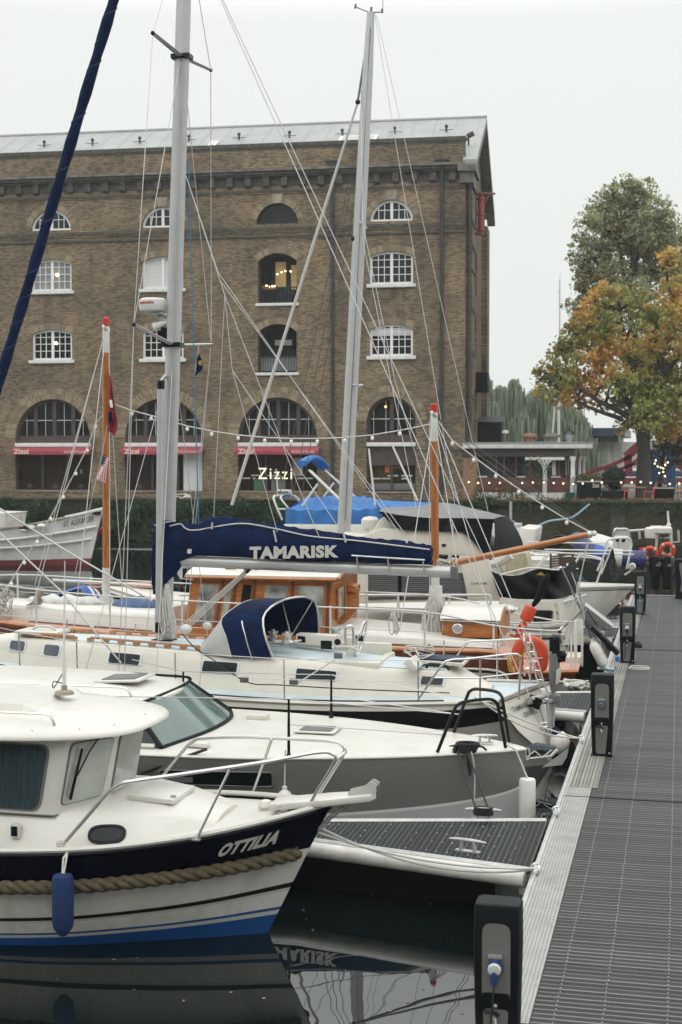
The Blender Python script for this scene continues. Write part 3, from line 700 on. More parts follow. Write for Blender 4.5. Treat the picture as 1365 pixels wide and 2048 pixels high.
for kind, k, h in wins:
    s0, s1, zb = h[0][0], h[1][0], h[0][1]; cx = (s0+s1)/2; zt = max(p[1] for p in h)
    if kind == 'lun':
        ring(h, .34, FP, .006, parent=B)
        mb = MB(); ks = zt+.02; bar(mb, FP, cx-.30, cx+.30, ks, ks+.1, -.02, .02)
        mb = MB(); mb.prism([FP(cx-.22, ks-.03, .03), FP(cx+.22, ks-.03, .03), FP(cx+.34, ks+.62, .03), FP(cx-.34, ks+.62, .03)], -ND*.06); mb.build('keystone', M['stone'], B)
        if k == 'C':
            MB().poly([FP(s, z, -.38) for s, z in h]).build('fanlight', M['winglass'], B, smooth=0)
            mb = MB(); bar(mb, FP, cx-1.0, cx+1.0, zb+.02, zb+.1, -.36, -.28); bar(mb, FP, cx-.03, cx+.03, zb, zt-.02, -.36, -.3); bar(mb, FP, cx-1.0, cx+1.0, zb+.55, zb+.6, -.36, -.3); mb.build('fanlight_bar', M['pipe'], B, smooth=0)
        else:
            made_window(h, 'lun', k)
    elif kind in ('seg2', 'seg3'):
        ring(h, .36, FP, .006, parent=B)
        o = made_window(h, 'blinds' if (kind, k) == ('seg2', 'B') else kind, k)
        if k == 'A' and kind == 'seg2': o.children[0].data.materials[0] = M['winlit']
        if k == 'D' and kind == 'seg3':
            mb = MB(); bar(mb, FP, s0+.12, s1-.12, zt-.62, zt-.2, -.195, -.19); mb.build('blind', M['blind'], o, smooth=0)
    elif kind == 'bay':
        ring(h, .36, FP, .006, parent=B)
        dep = 1.5; mb = MB(); n = len(h)
        mb.add([FP(s, z, -.42) for s, z in h]+[FP(s, z, -dep) for s, z in h], [(i, (i+1) % n, n+(i+1) % n, n+i) for i in range(n)]+[tuple(range(n, 2*n))])
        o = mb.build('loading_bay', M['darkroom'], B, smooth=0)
        up = zb > 10
        mb = MB()
        for i in range(15): s = s0+.08+(s1-s0-.16)*i/14; bar(mb, FP, s-.016, s+.016, zb+.05, zb+.88, -.3, -.27)
        bar(mb, FP, s0+.02, s1-.02, zb+.86, zb+.92, -.31, -.26); bar(mb, FP, s0+.02, s1-.02, zb+.07, zb+.11, -.305, -.265)
        mb.build('railing', M['pipe'], o, smooth=0)
        mb = MB(); bar(mb, FP, s0-.12, s1+.12, zb-.16, zb-.004, -.3, .1); mb.build('sill', M['stonesill'], o, bevel=.012)
        mb = MB()
        for i in range(3): bar(mb, FP, s0+(s1-s0)*(i+.5)/3-.02, s0+(s1-s0)*(i+.5)/3+.02, zb, zt-.15, -1.48, -1.42)
        bar(mb, FP, s0, s1, zb+1.5, zb+1.56, -1.48, -1.42); mb.build('inner_frame', M['plasticgrey'], o, smooth=0)
        mb = MB(); bar(mb, FP, s0+.1, s0+1.4, zb+.05, zb+.55, -1.3, -.7); bar(mb, FP, s0+1.5, s1-.1, zb+.05, zb+.7, -1.3, -.9); mb.build('furniture', M['plasticgrey'], o, bevel=.05)
        if up:
            mb = MB(); bar(mb, FP, s0+.9, s0+1.5, zb+1.0, zt-.3, -1.47, -1.40); bar(mb, FP, s0+.2, s0+.6, zb+.9, zt-.5, -1.47, -1.40); mb.build('lit_panel', mat('warm_panel', (.42, .33, .16), .7, emit=(.9, .6, .22), es=.12, var=.4, vs=2), o, smooth=0)
            mb = MB(); bar(mb, FP, s0+1.4, s1-.05, zb+.88, zb+1.1, -1.3, -.9); mb.build('counter', M['teak'], o, smooth=0)
            for i, (ds, dz) in enumerate(((.75, 2.05), (.95, 1.98), (1.18, 1.85), (.42, 2.0), (1.45, 1.12), (1.6, 1.05), (1.3, 1.1), (1.75, 1.14))):
                q = FP(s0+ds+.1, zb+dz*.92, -1.0+.05*i); mb = MB(); mb.sphere(q, .04, 8)
                tag(mb.build('pendant_lamp', M['lamp']), 'small warm lamp among those glowing inside the upper loading bay', 'lamp', 'lamps in the upper loading bay')
        else:
            mb = MB(); bar(mb, FP, s0+.5, s0+1.5, zb+1.6, zb+1.9, -1.3, -1.2); mb.build('hanging_sheet', M['canvasgreyw'], o, smooth=0)
            mb = MB(); bar(mb, FP, s0+.04, s1-.04, zb+.12, zb+.84, -.42, -.40); mb.build('balcony_screen', mat('frosted_screen', (.23, .24, .25), .4, var=.1), o, smooth=0)
    elif kind == 'shop':
        for a, wd, ot in ((0, .30, .016), (.30, .30, .030)):
            hh = h if a == 0 else arch(s0-a, s1+a, zb, h[2][1], zt+a, 20)
            ring(hh, wd, FP, ot, parent=B, name='arch_ring')
        zbeam = zD(889); zaw = zD(909)
        inn = inset(h, .0)
        # upper fanlight: brown frame, dark glass
        up = arch(s0, s1, zbeam+.12, max(h[2][1], zbeam+.13), zt, 20)
        fr = arch(s0+.16, s1-.16, zbeam+.5, max(h[2][1], zbeam+.51), zt-.16, 20)
        mb = poly_ring(up, fr, FP, -.5, -.32)
        zc = zbeam+.12
        for i, s in enumerate([s0+(s1-s0)*q for q in ((.25, .5, .75) if k != 'D' else (.5,))]):
            bar(mb, FP, s-.11, s+.11, zc, top_at(up, s)-.03, -.5, -.30)
        bar(mb, FP, s0, s1, zc, zc+.42, -.5, -.28)
        o = mb.build('arched_window', M['winbrown'], B, smooth=0)
        MB().poly([FP(*q, -.42) for q in up]).build('pane', M['winglass'], o, smooth=0)
        mb = MB(); zq = zc+.42+(zt-zc-.42)*.42; bar(mb, FP, s0+.2, s1-.2, zq-.022, zq+.022, -.41, -.37)
        for q in (.125, .375, .625, .875):
            s = s0+(s1-s0)*q; bar(mb, FP, s-.012, s+.012, zc+.4, top_at(up, s)-.2, -.408, -.375)
        mb.build('glazing_bar', M['whitedirty'], o, smooth=0)
        mb = MB(); bar(mb, FP, s0-.0, s1+.0, zbeam-.10, zbeam+.11, -.3, .06); mb.build('fascia_beam', M['stonesill'], B, bevel=.01)
        if k == 'D':
            mb = MB(); bar(mb, FP, s0, s1, zaw-.6, zbeam-.11, -.4, -.2); mb.build('fascia_panel', M['winbrown'], B)
        # shopfront below
        zlo = zG
        mb = MB(); fs0, fs1 = s0, s1
        bar(mb, FP, fs0, fs1, zlo-.02, zlo+.1, -.45, -.25); bar(mb, FP, fs0, fs1, zbeam-.55, zbeam-.1, -.45, -.25)
        for q in ((0, .33, .66, 1) if k != 'D' else (0, .5, 1)):
            s = fs0+(fs1-fs0)*q; bar(mb, FP, max(fs0, s-.06), min(fs1, s+.06), zlo, zbeam-.3, -.46, -.26)
        o = mb.build('shopfront', M['winbrown'], B, smooth=0)
        mb = MB(); bar(mb, FP, fs0, fs1, zgb-.02, zlo-.02, -.5, .06); mb.build('plinth', M['stone'], o)
        MB().poly([FP(fs0, zlo, -.4), FP(fs1, zlo, -.4), FP(fs1, zbeam-.2, -.4), FP(fs0, zbeam-.2, -.4)]).build('pane', M['shopglass'], o, smooth=0)
        mb = MB(); rr = random.Random(k)
        if k in 'AB':
            for i in range(3):     # small white flower motif on the glass and a notice
                s = fs0+(fs1-fs0)*(.16, .5, .84)[i]
                for a in range(5): mb.poly([FP(s, zlo+.12, -.38), FP(s+.22*math.sin((a-2)*.6)-.02, zlo+.12+.3*math.cos((a-2)*.6), -.38), FP(s+.22*math.sin((a-2)*.6)+.03, zlo+.12+.3*math.cos((a-2)*.6), -.38)])
            bar(mb, FP, fs0+(fs1-fs0)*.14, fs0+(fs1-fs0)*.17, zlo+1.0, zlo+1.25, -.385, -.375)
            mb.build('window_decal', M['canvasgrey'], o, smooth=0)
        if k in 'CD':
            for i in range(9):
                s = fs0+.2+(fs1-fs0-.5)*rr.random(); bar(mb, FP, s, s+rr.uniform(.12, .45), zlo+.72+.16*(i % 2), zlo+.80+.16*(i % 2), -.385, -.375)
            mb.build('window_decal', M['letter'], o, smooth=0)
        if k == 'D':
            mb = MB(); bar(mb, FP, fs0+.08, fs1-.08, zlo+.14, zlo+.5, -.392, -.386); mb.build('bench_back', M['cast'], o, smooth=0)
            mb = MB(); bar(mb, FP, fs0+1.5, fs0+1.75, zlo+1.1, zlo+1.55, -.392, -.386); bar(mb, FP, fs0+.9, fs0+1.3, zlo+1.35, zlo+1.4, -.392, -.386); mb.build('warm_glow_patches', mat('warm_reflection', (.35, .12, .04), .5), o, smooth=0)  # flat orange bars paint a warm reflection on the glass
        if k == 'B':
            mb = MB(); bar(mb, FP, fs0-.02, fs0+1.15, zlo+.02, zbeam-.55, -.24, -.20); mb.build('white_panel', M['blind'], o, smooth=0)
        if k == 'C':
            mb = MB(); bar(mb, FP, fs0+.9, fs0+1.5, zlo+.9, zlo+1.9, -.39, -.385); mb.build('poster', mat('poster_paper', (.33, .29, .22), .7, var=.3, vs=4), o, smooth=0)
            mb = MB(); bar(mb, FP, fs0+2.9, fs0+3.7, zlo+.1, zlo+.75, -.39, -.385); mb.build('green_board', mat('green_board', (.04, .12, .06), .7), o, smooth=0)
            mb = MB(); bar(mb, FP, fs0+1.9, fs0+2.7, zlo+.1, zlo+.9, -.39, -.385); mb.build('grey_board', M['canvasgrey'], o, smooth=0)
        if k != 'D':       # pink awning, with its lettering
            a0, a1 = s0-.15, s1+.1; zt_ = zbeam-.13; zb_ = zD(909)
            mb = MB(); mb.prism([FP(a0, zt_, .08), FP(a0, zt_-.24, .62), FP(a0, zb_, .62), FP(a0, zb_+.03, .56), FP(a0, zt_-.26, .56), FP(a0, zt_-.06, .08)], LD*(a1-a0))
            o = mb.build('awning', M['awning'], B, smooth=0)
            zc_ = zb_+.05
            M.setdefault('awnletter', mat('cream_letters', (.72, .55, .42), .7))
            lettering('lettering', 'Zizzi', M['awnletter'], o, quadfn(FP(a1-.25, zc_, .628), FP(a1-1.15, zc_, .628), FP(a1-1.15, zc_+.27, .628), FP(a1-.25, zc_+.27, .628)), .03)
            lettering('lettering', 'RISTORANTE ITALIANO', M['awnletter'], o, quadfn(FP(a0+1.5, zc_+.03, .628), FP(a0+.2, zc_+.03, .628), FP(a0+.2, zc_+.17, .628), FP(a0+1.5, zc_+.17, .628)), .01)
# the lit name in the third shop window
c = cols['C']; p0 = FS(515, 958); p1 = FS(583, 936)
o = thing('lit_sign', 'glowing white bulb lettering Zizzi inside the third shop window', 'sign', tuple(FP(p0[0], p0[1], -.3)))
lettering('letters', 'Zizzi', M['signlit'], o, quadfn(FP(p0[0], p0[1], -.22), FP(p1[0], p0[1], -.22), FP(p1[0], p1[1], -.22), FP(p0[0], p1[1], -.22)), .0, 0, 1.25)
mb = MB(); bar(mb, FP, p1[0]-.05, p0[0]+.05, p0[1]-.04, p0[1]-.01, -.33, -.3); bar(mb, FP, p1[0]+1.0, p1[0]+1.03, p0[1]-.5, p1[1], -.33, -.31); mb.build('stand', M['pipe'], o)
# warm lamps behind the left windows
for px, py, lb in ((113, 549, 'warm round lamp in the upper left window of the warehouse'), (111, 686, 'warm round lamp in the left window below the upper lit one')):
    s, z = FS(px, py); tag(MB().sphere(FP(s, z, -.15), .085, 10).build('window_lamp', M['lamp']), lb, 'lamp')
s, z = FS(770, 813); tag(MB().sphere(FP(s, z, -.34), .07, 10).build('window_lamp', mat('orange_glow', (.8, .4, .2), .4, emit=(1, .45, .15), es=2.5)), 'orange lamp glowing in the rightmost arched window', 'lamp')

# ---- courses, cornice, parapet
def course(z0, z1, d, m, name='string_course', s0=-.0, s1=SL):
    mb = MB(); bar(mb, FP, s0-.0, s1, z0, z1, -.02, d); return mb.build(name, m, B, smooth=0)
zc = lambda py: FS(880, py)[1]
course(zc(282), zPar+.01, .05, M['soot'], 'coping'); course(zc(287), zc(282)-.01, .012, M['soot'], 'coping')
course(zc(333), zc(328), .46, M['cornice'], 'cornice'); course(zc(339), zc(333)-.004, .36, M['soot'], 'cornice'); course(zc(343), zc(339)-.004, .26, M['soot'], 'cornice')
course(zc(374), zc(370), .09, M['soot']); course(zc(377), zc(374)-.004, .05, M['brick'])
course(zc(452), zc(446), .10, M['soot']); course(zc(456), zc(452)-.004, .06, M['brick']); course(zc(466), zc(462), .08, M['soot'])
course(zc(903), zc(899), .03, M['soot'], 'string_course', 0, cols['D']-1.4)
s = .55
while s < SL:
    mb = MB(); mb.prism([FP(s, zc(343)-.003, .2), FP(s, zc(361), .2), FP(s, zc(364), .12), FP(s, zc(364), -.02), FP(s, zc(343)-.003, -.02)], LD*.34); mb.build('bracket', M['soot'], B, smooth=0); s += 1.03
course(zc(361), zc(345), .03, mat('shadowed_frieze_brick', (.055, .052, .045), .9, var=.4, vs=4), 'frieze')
# ---- downpipes
def pipe(px, pt, pb, r=.095, hop=True):
    s, z1 = FS(px, pt); z0 = FS(px, pb)[1]
    mb = MB(); mb.cyl(FP(s, z0, .13), FP(s, z1, .13), r, 10)
    z = z0+.6
    while z < z1: mb.cyl(FP(s, z, .13), FP(s, z+.14, .13), r*1.45, 10); z += 1.83
    o = mb.build('downpipe', M['pipe'], B)
    if hop:
        mb = MB(); mb.prism([FP(s-.14, z1, .02), FP(s+.14, z1, .02), FP(s+.3, z1+.38, .02), FP(s-.3, z1+.38, .02)], ND*.34); mb.prism([FP(s-.38, z1+.385, -.0), FP(s+.38, z1+.385, -.0), FP(s+.38, z1+.46, -.0), FP(s-.38, z1+.46, -.0)], ND*.42); mb.build('hopper', M['pipe'], o)
    return o
pipe(885, 338, 990); pipe(666, 340, 990)
s0 = FS(666, 474)[0]; z = FS(666, 474)[1]; MB().tube([FP(s0, z, .14), FP(s0+1.9, z, .14)], .035, 8).build('branch_pipe', M['pipe'], B)
s0, z0 = FS(935, 985); z1 = FS(935, 345)[1]
# ---- corner pier and gable (faces +X, seen sliding away)
GDv = -ND
def GP(t, z, d=0): return C0 + GDv*t - LD*d + V(0, 0, z)          # along the gable, d out to the right
zEave = zc(333); rz = PY(968, 242, (C0+GDv*GD/2).y).z
holed([(0, QZ-.1), (GD, QZ-.1), (GD, zEave), (GD/2, rz-.3), (0, zEave)], [arch(3.6, 4.9, FS(880, z_)[1], FS(880, z_-55)[1], FS(880, z_-70)[1], 10) for z_ in (900, 705, 570, 430)]+[arch(6.9, 8.6, FS(880, z_)[1], FS(880, z_-75)[1], FS(880, z_-95)[1], 10) for z_ in (860, 700, 560, 410)], lambda s, z, d: GP(s, z, d), .4, 'gable_wall', M['bricky'], B)
for z_ in (900, 705, 570, 430): MB().poly([GP(3.6, FS(880, z_)[1], -.3), GP(4.9, FS(880, z_)[1], -.3), GP(4.9, FS(880, z_-70)[1], -.3), GP(3.6, FS(880, z_-70)[1], -.3)]).build('gable_pane', M['winglass'], B, smooth=0)
for z_ in (860, 700, 560, 410): MB().poly([GP(6.9, FS(880, z_)[1], -.3), GP(8.6, FS(880, z_)[1], -.3), GP(8.6, FS(880, z_-95)[1], -.3), GP(6.9, FS(880, z_-95)[1], -.3)]).build('gable_pane', M['winglass'], B, smooth=0)
for t0, t1, d in ((.35, 2.5, .35), (GD-2.6, GD-.35, .35)): MB().prism([GP(t0, QZ-.1, -.01), GP(t1, QZ-.1, -.01), GP(t1, zEave-1.2, -.01), GP(t0, zEave-1.2, -.01)], -LD*d).build('gable_pilaster', M['bricky'], B, smooth=0)
for z_ in (372, 447, 495, 543, 621, 708, 796): z = FS(880, z_)[1]; MB().prism([GP(.3, z, -.01), GP(2.56, z, -.01), GP(2.56, z+.16, -.01), GP(.3, z+.16, -.01)], -LD*.42).build('pilaster_band', M['soot'], B, smooth=0)
mb = MB(); mb.cyl(GP(.2, QZ, .2), GP(.2, zEave-.6, .2), .07, 10); mb.build('downpipe', M['pipe'], B)
mb = MB(); mb.prism([GP(-.47, zEave-.35, -.4), GP(2.6, zEave-.35, -.4), GP(2.6, zEave, -.4), GP(-.47, zEave, -.4)], -LD*.98); mb.prism([GP(-.3, zEave-.95, -.3), GP(2.3, zEave-.95, -.3), GP(2.3, zEave-.36, -.3), GP(-.3, zEave-.36, -.3)], -LD*.72)
mb.build('corner_cornice', M['cornice'], B, smooth=0)
# ---- roof
ov = .62; ze = zEave+.02
f = lambda t, z, s: C0+GDv*t+LD*s+V(0, 0, z)
mb = MB(); th = .22
sl0 = (rz-ze)/(GD/2+.45)
for t0, z0, t1, z1, s0, s1 in ((-.45, ze, GD/2, rz, -ov, .12), (.45, ze+sl0*.9, GD/2, rz, .122, SL), (GD+.55, ze-.3, GD/2-.002, rz, -ov, SL)):
    mb.prism([f(t0, z0, s0), f(t1, z1, s0), f(t1, z1+th, s0), f(t0, z0+th, s0)], LD*(s1-s0))
mb.build('roof', M['lead'], B, smooth=0)
mb = MB()
for t0, z0, t1, z1 in ((-.6, ze-.12, GD/2, rz-.02), (GD+.7, ze-.42, GD/2, rz-.02)):
    mb.prism([f(t0, z0-.3, -ov-.003), f(t1, z1-.3, -ov-.003), f(t1, z1+.02, -ov-.003), f(t0, z0+.02, -ov-.003)], LD*.5)
mb.build('verge_board', M['cornice'], B, smooth=0)
mb = MB()
for i in range(30):
    s = -.2+i*1.25
    a, b = f(.6, ze+th+sl0*1.05+.02, s), f(GD/2, rz+th+.04, s); mb.tube([a, b], .014, 4)
mb.build('roof_seam', M['galv'], B)
mb = MB(); mb.tube([f(GD/2, rz+th, -ov), f(GD/2, rz+th, SL)], .12, 8); mb.build('ridge_roll', M['lead'], B)
for px, py in ((876, 248), (766, 254), (655, 268) , (543, 268), (436, 270), (330, 276), (226, 282), (126, 287), (24, 291)):
    sx = FS(px, 285)[0]; t = 5.0; z = ze+th+(rz-ze)*(t+.45)/(GD/2+.45)
    q = f(t, z, sx); k = MB(); k.cyl(q-V(0, 0, .1), q+V(0, 0, .28), .06, 8); k.sphere(q+V(0, 0, .32), .11, 8); k.tube([q+LD*-.4+V(0, 0, .12), q+LD*.4+V(0, 0, .12)], .022, 5)
    k.build('roof_anchor', M['pipe'], B)
for px0, px1 in ((655, 735), (383, 400)):
    s0, s1 = FS(px0, 280)[0], FS(px1, 280)[0]; sl = (rz-ze)/(GD/2+.45)
    T = lambda t, s, u: f(t, ze+th+sl*(t+.45)+u, s)
    mb = MB(); mb.prism([T(3.1, s0, .05), T(3.1, s1, .05), T(4.4, s1, .05), T(4.4, s0, .05)], (0, 0, .12)); o = mb.build('skylight', M['whitedirty'], B)
    mb = MB(); mb.prism([T(3.25, s0-.2, .172), T(3.25, s1+.2, .172), T(4.25, s1+.2, .172), T(4.25, s0-.2, .172)], (0, 0, .01)); mb.build('pane', mat('skylight_glass', (.30, .25, .23), .3), o)
p = f(1.9, ze+th+1.25, -.0)
mb = MB(); mb.cyl(p, p+V(0, 0, .5), .05, 8); mb.box(p+V(.12, -.1, .55), (.42, .3, .22), Matrix.Rotation(R(-25), 3, 'Y')); mb.box(p+V(-.22, -.1, .3), (.34, .26, .2), Matrix.Rotation(R(-25), 3, 'Y')); mb.build('floodlight', M['pipe'], B, bevel=.02)
# ---- red wall crane on the gable
Cr = thing('wall_crane', 'red iron wall crane fixed high on the gable of the warehouse', 'crane', tuple(GP(3.1, 14, .6)))
q1 = GP(3.1, PY(960, 470, GP(3.1, 0, .6).y).z, .62); q2 = GP(3.1, PY(960, 388, q1.y).z, .62)
mb = MB(); mb.tube([q1, q1+V(0, 0, .3), q2-V(0, 0, .5), q2], [.11, .17, .17, .1], 10)
for k in (.12, .5, .88): q = q1.lerp(q2, k); mb.cyl(q-V(0, 0, .06), q+V(0, 0, .06), .24, 10)
mb.build('post', mat('crane_red', (.28, .05, .055), .6, var=.2), Cr)
tip = q2+Vector((.75, .35, .05)); mb = MB(); mb.tube([q2+V(0, 0, .02), tip], .06, 6); mb.tube([q1.lerp(q2, .55), q2.lerp(tip, .55)], .05, 6); mb.build('jib', M['redboot'], Cr)
for z in (q2.z-.1, q1.z): MB().prism([GP(2.6, z, .2), GP(3.3, z, .2), GP(3.3, z+.1, .2), GP(2.6, z+.1, .2)], -LD*.5).build('bracket', M['redboot'], Cr)
# things fixed to the gable
mb = MB(); q = GP(9, FS(880, 770)[1], .05); mb.prism([GP(8, q.z, -.05), GP(9.6, q.z, -.05), GP(9.6, q.z+1.15, -.05), GP(8, q.z+1.15, -.05)], -LD*.75); tag(mb.build('hanging_sign', M['canvasblack']), 'dark board fixed to the far side of the warehouse gable above the shed', 'sign')
# ================================================================ TERRACE: pavilion, planters, chairs, lights
def FD(px, py, d):
    """sight line onto a plane parallel to the facade, d in front of it -> s, z"""
    dr = ray(px, py); o = C0+ND*d; t = (o-_C).dot(ND)/dr.dot(ND); p = _C+dr*t; return (p-C0).dot(LD), p.z
PD = .4
P_ = thing('terrace_pavilion', 'low glazed restaurant pavilion with white gutter and columns beside the warehouse', 'pavilion', tuple(FP(-5, QZ, -1)))
sL, zT = FD(926, 886, PD); sR, zTR = FD(1150, 886, PD); dpt = 6.5
zG1 = FD(1000, 897, PD)[1]; zF = FD(1000, 913, PD)[1]; zW = FD(1000, 958, PD)[1]; zP = FD(1000, 985, PD)[1]
M['brownfascia'] = mat('brown_fascia', (.045, .034, .028), .6, var=.25, vs=2)
M['redbrown'] = mat('red_brown_panel', (.085, .026, .020), .55, var=.3, vs=2)
M['terraglass'] = mat('pavilion_glass', (.02, .026, .026), .1, spec=.3, var=.9, vs=1.3)
mb = MB(); mb.prism([FP(sL, zT-.02, PD+.35), FP(sR-.55, zT-.02, PD+.35), FP(sR-1.0, zT-.02, PD-.2), FP(sR-1.0, zT-.02, PD-dpt), FP(sL, zT-.02, PD-dpt)], (0, 0, .06)); mb.build('roof', M['lead'], P_, smooth=0)
mb = MB(); mb.prism([FP(sL, zG1, PD+.30), FP(sR-.5, zG1, PD+.30), FP(sR-.95, zG1, PD-.2), FP(sR-.95, zG1, PD-dpt), FP(sL, zG1, PD-dpt)], (0, 0, zT-.024-zG1)); mb.build('gutter', M['whitedirty'], P_, bevel=.03)
bar(MB(), FP, sL, sR, zF, zG1-.004, PD-.5, PD).build('fascia', M['brownfascia'], P_)
mb = MB(); mb.prism([FP(sR, zF, PD-.5), FP(sR, zF, PD-dpt), FP(sR, zG1-.004, PD-dpt), FP(sR, zG1-.004, PD-.5)], LD*.3); mb.build('fascia', M['brownfascia'], P_)
s9 = FD(1030, 900, PD)[0]; s7 = FD(1128, 900, PD)[0]; sb = FD(955, 900, PD)[0]
bar(MB(), FP, sL, sb, QZ-.05, zF-.004, PD-.6, PD-.06).build('brick_pier', mat('orange_brick', (.22, .13, .075), .9, var=.5, vs=9), P_)
bar(MB(), FP, sb, sR+.2, QZ-.05, zP, PD-.4, PD-.05).build('plinth', M['whitedirty'], P_)
bar(MB(), FP, sb, sR+.25, zP+.003, zW, PD-.4, PD-.12).build('panelling', M['redbrown'], P_)
o = MB().poly([FP(sb, zW, PD-.3), FP(sR+.25, zW, PD-.3), FP(sR+.25, zF, PD-.3), FP(sb, zF, PD-.3)]).build('glazing', M['terraglass'], P_, smooth=0)
mb = MB()
for px in (956, 992, 1008, 1032, 1060, 1098, 1118, 1135, 1142): s = FD(px, 930, PD)[0]; bar(mb, FP, s-.05, s+.05, zW, zF, PD-.32, PD-.2)
bar(mb, FP, sb, sR+.25, zW, zW+.09, PD-.325, PD-.18); mb.build('glazing_bar', M['redbrown'], o, smooth=0)
mb = MB()
for px in (965, 1042, 1112): s = FD(px, 953, PD)[0]; bar(mb, FP, s-.25, s+.25, zW+.08, zW+.16, PD-.19, PD-.178)
mb.build('window_decal', M['letter'], o, smooth=0)
mb = MB()
for px, wd in ((1106, .16), (1133, .14)): s = FD(px, 930, PD)[0]; bar(mb, FP, s-wd, s+wd*.2, zW+.2, zF-.1, PD-.297, PD-.295)
mb.build('drape', M['canvasgreyw'], o, smooth=0)
mb = MB(); bar(mb, FP, sR, sR+.15, QZ, zF, PD-dpt, PD-.5); 
for t in (1.2, 2.6, 4.0): mb.prism([FP(sR-.02, zW, PD-t), FP(sR-.02, zW, PD-t-1.1), FP(sR-.02, zF, PD-t-1.1), FP(sR-.02, zF, PD-t)], LD*.1)
mb.build('side_wall', M['redbrown'], P_, smooth=0)
def column(px, d, zt):
    s = FD(px, 950, d)[0]; mb = MB(); c = FP(s, QZ, d)
    h = zt-QZ; mb.lathe([(.17, 0), (.17, .3), (.13, .34), (.12, h*.5), (.145, h*.52), (.145, h*.55), (.12, h*.57), (.115, h-.3), (.17, h-.12), (.17, h)], c, 14); return mb
for px, d, z in ((1146, PD+.05, zF), (1158, PD-2.4, zF), (1167, PD-4.6, zF)): column(px, d, z).build('column', M['whitedirty'], P_)
mb = column(1090, PD+.05, zF-.2); s = FD(1090, 915, PD)[0]; bar(mb, FP, s-1.05, s+1.05, zF-.19, zF-.03, PD-.1, PD+.12)
for sg in (-1, 1): mb.tube([FP(s+sg*.08, zF-.6, PD+.05), FP(s+sg*.14, zF-.4, PD+.05), FP(s+sg*.34, zF-.2, PD+.05)], .06, 6)
mb.build('column', M['whitedirty'], P_)
for px, lb in ((1059, 0), (1104, 1)):
    s, z = FD(px, 886, PD-2); c = FP(s, z, PD-2); mb = MB(); mb.lathe([(.32, 0), (.32, .28), (.46, .32), (.46, .42), (.3, .52), (0, .56)], c, 16); mb.build('roof_vent', mat('rusty_vent' if not lb else 'dull_vent', (.22, .12, .08) if not lb else (.15, .13, .12), .7, var=.4, vs=6), P_)
s, z = FD(1100, 886, PD-1.8); mb = MB(); bar(mb, FP, s-.5, s+1.05, z, z+.05, PD-2, PD-1); bar(mb, FP, s-1.5, s-.6, z, z+.05, PD-2, PD-1); mb.build('roof_upstand', M['whitedirty'], P_)
# lantern behind the pavilion roof
s, z = FD(1139, 880, -2.2); c = FP(s, QZ, -2.2); h = z-QZ
t = thing('street_lantern', 'black heritage lantern with pale glass showing above the pavilion roof', 'lantern', tuple(c))
mb = MB(); mb.lathe([(.12, 0), (.1, .4), (.05, .5), (.045, h-.35), (.09, h-.3), (.04, h-.25)], c, 10); mb.build('post', M['pipe'], t)
mb = MB(); mb.lathe([(.14, h-.2), (.27, h+.32)], c, 6); mb.build('glass', M['glassr'], t, smooth=0)
mb = MB(); mb.lathe([(.33, h+.32), (.2, h+.5), (.12, h+.52), (.12, h+.6), (.05, h+.66), (.03, h+.78), (0, h+.8)], c, 6); mb.build('cap', M['pipe'], t, smooth=0)
# black shed beside the gable
s0, z0 = FD(955, 880, -3.0); s1, z1 = FD(1003, 846, -3.0)
t = thing('roof_shed', 'black boarded shed with a grey lid standing behind the pavilion', 'shed', tuple(FP((s0+s1)/2, QZ, -4)))
bar(MB(), FP, s1, s0, QZ, z1, -5, -3).build('walls', M['canvasblack'], t)
mb = MB(); mb.prism([FP(s1-.15, z1, -2.9), FP(s0, z1, -2.9), FP(s0, z1+.05, -2.9), FP(s0, z1+.36, -4.4), FP(s1-.15, z1+.36, -4.4)][0:0] or [FP(s1-.15, z1, -2.85), FP(s0, z1, -2.85), FP(s0, z1+.35, -4.6), FP(s1-.15, z1+.35, -4.6)], (0, 0, .06)); mb.build('roof', M['plasticgrey'], t)
s, z = FD(1011, 868, -2.5); tag(MB().lathe([(.05, .22), (.18, .18), (.2, .05), (.1, 0)], FP(s, z, -2.5), 10).build('wall_light', M['whitedirty']), 'small white lamp hood beside the black shed', 'lamp')
# masts seen beyond the pavilion
for pxb, pxt, pyt, r, lb in ((1104, 1111, 800, .07, 'thinner, leaning one of two white masts rising behind the pavilion roof'), (1118, 1118, 800, .11, 'thicker upright one of two white masts rising behind the pavilion roof')):
    a = PY(pxb, 886, 112); b = PY(pxt, pyt, 112); d = (b-a).normalized(); a2 = a-d*((a.z-.5)/d.z); tag(MB().tube([a2, b+d*4], [r, r*.8], 8).build('mast', M['white']), lb, 'mast')
a = PY(1120, 900, 140); b = PY(1120, 560, 140); k = MB(); k.tube([V(a.x, 140, 0), b], [.14, .07], 8); k.tube([b+V(-.25, 0, -1.2), b+V(.1, 0, -1.2)], .04, 5); k.tube([b, b+V(.05, 0, .7)], .03, 5)
tag(k.build('mast', M['galv']), 'lone thin grey mast standing against the sky left of the tall tree', 'mast')
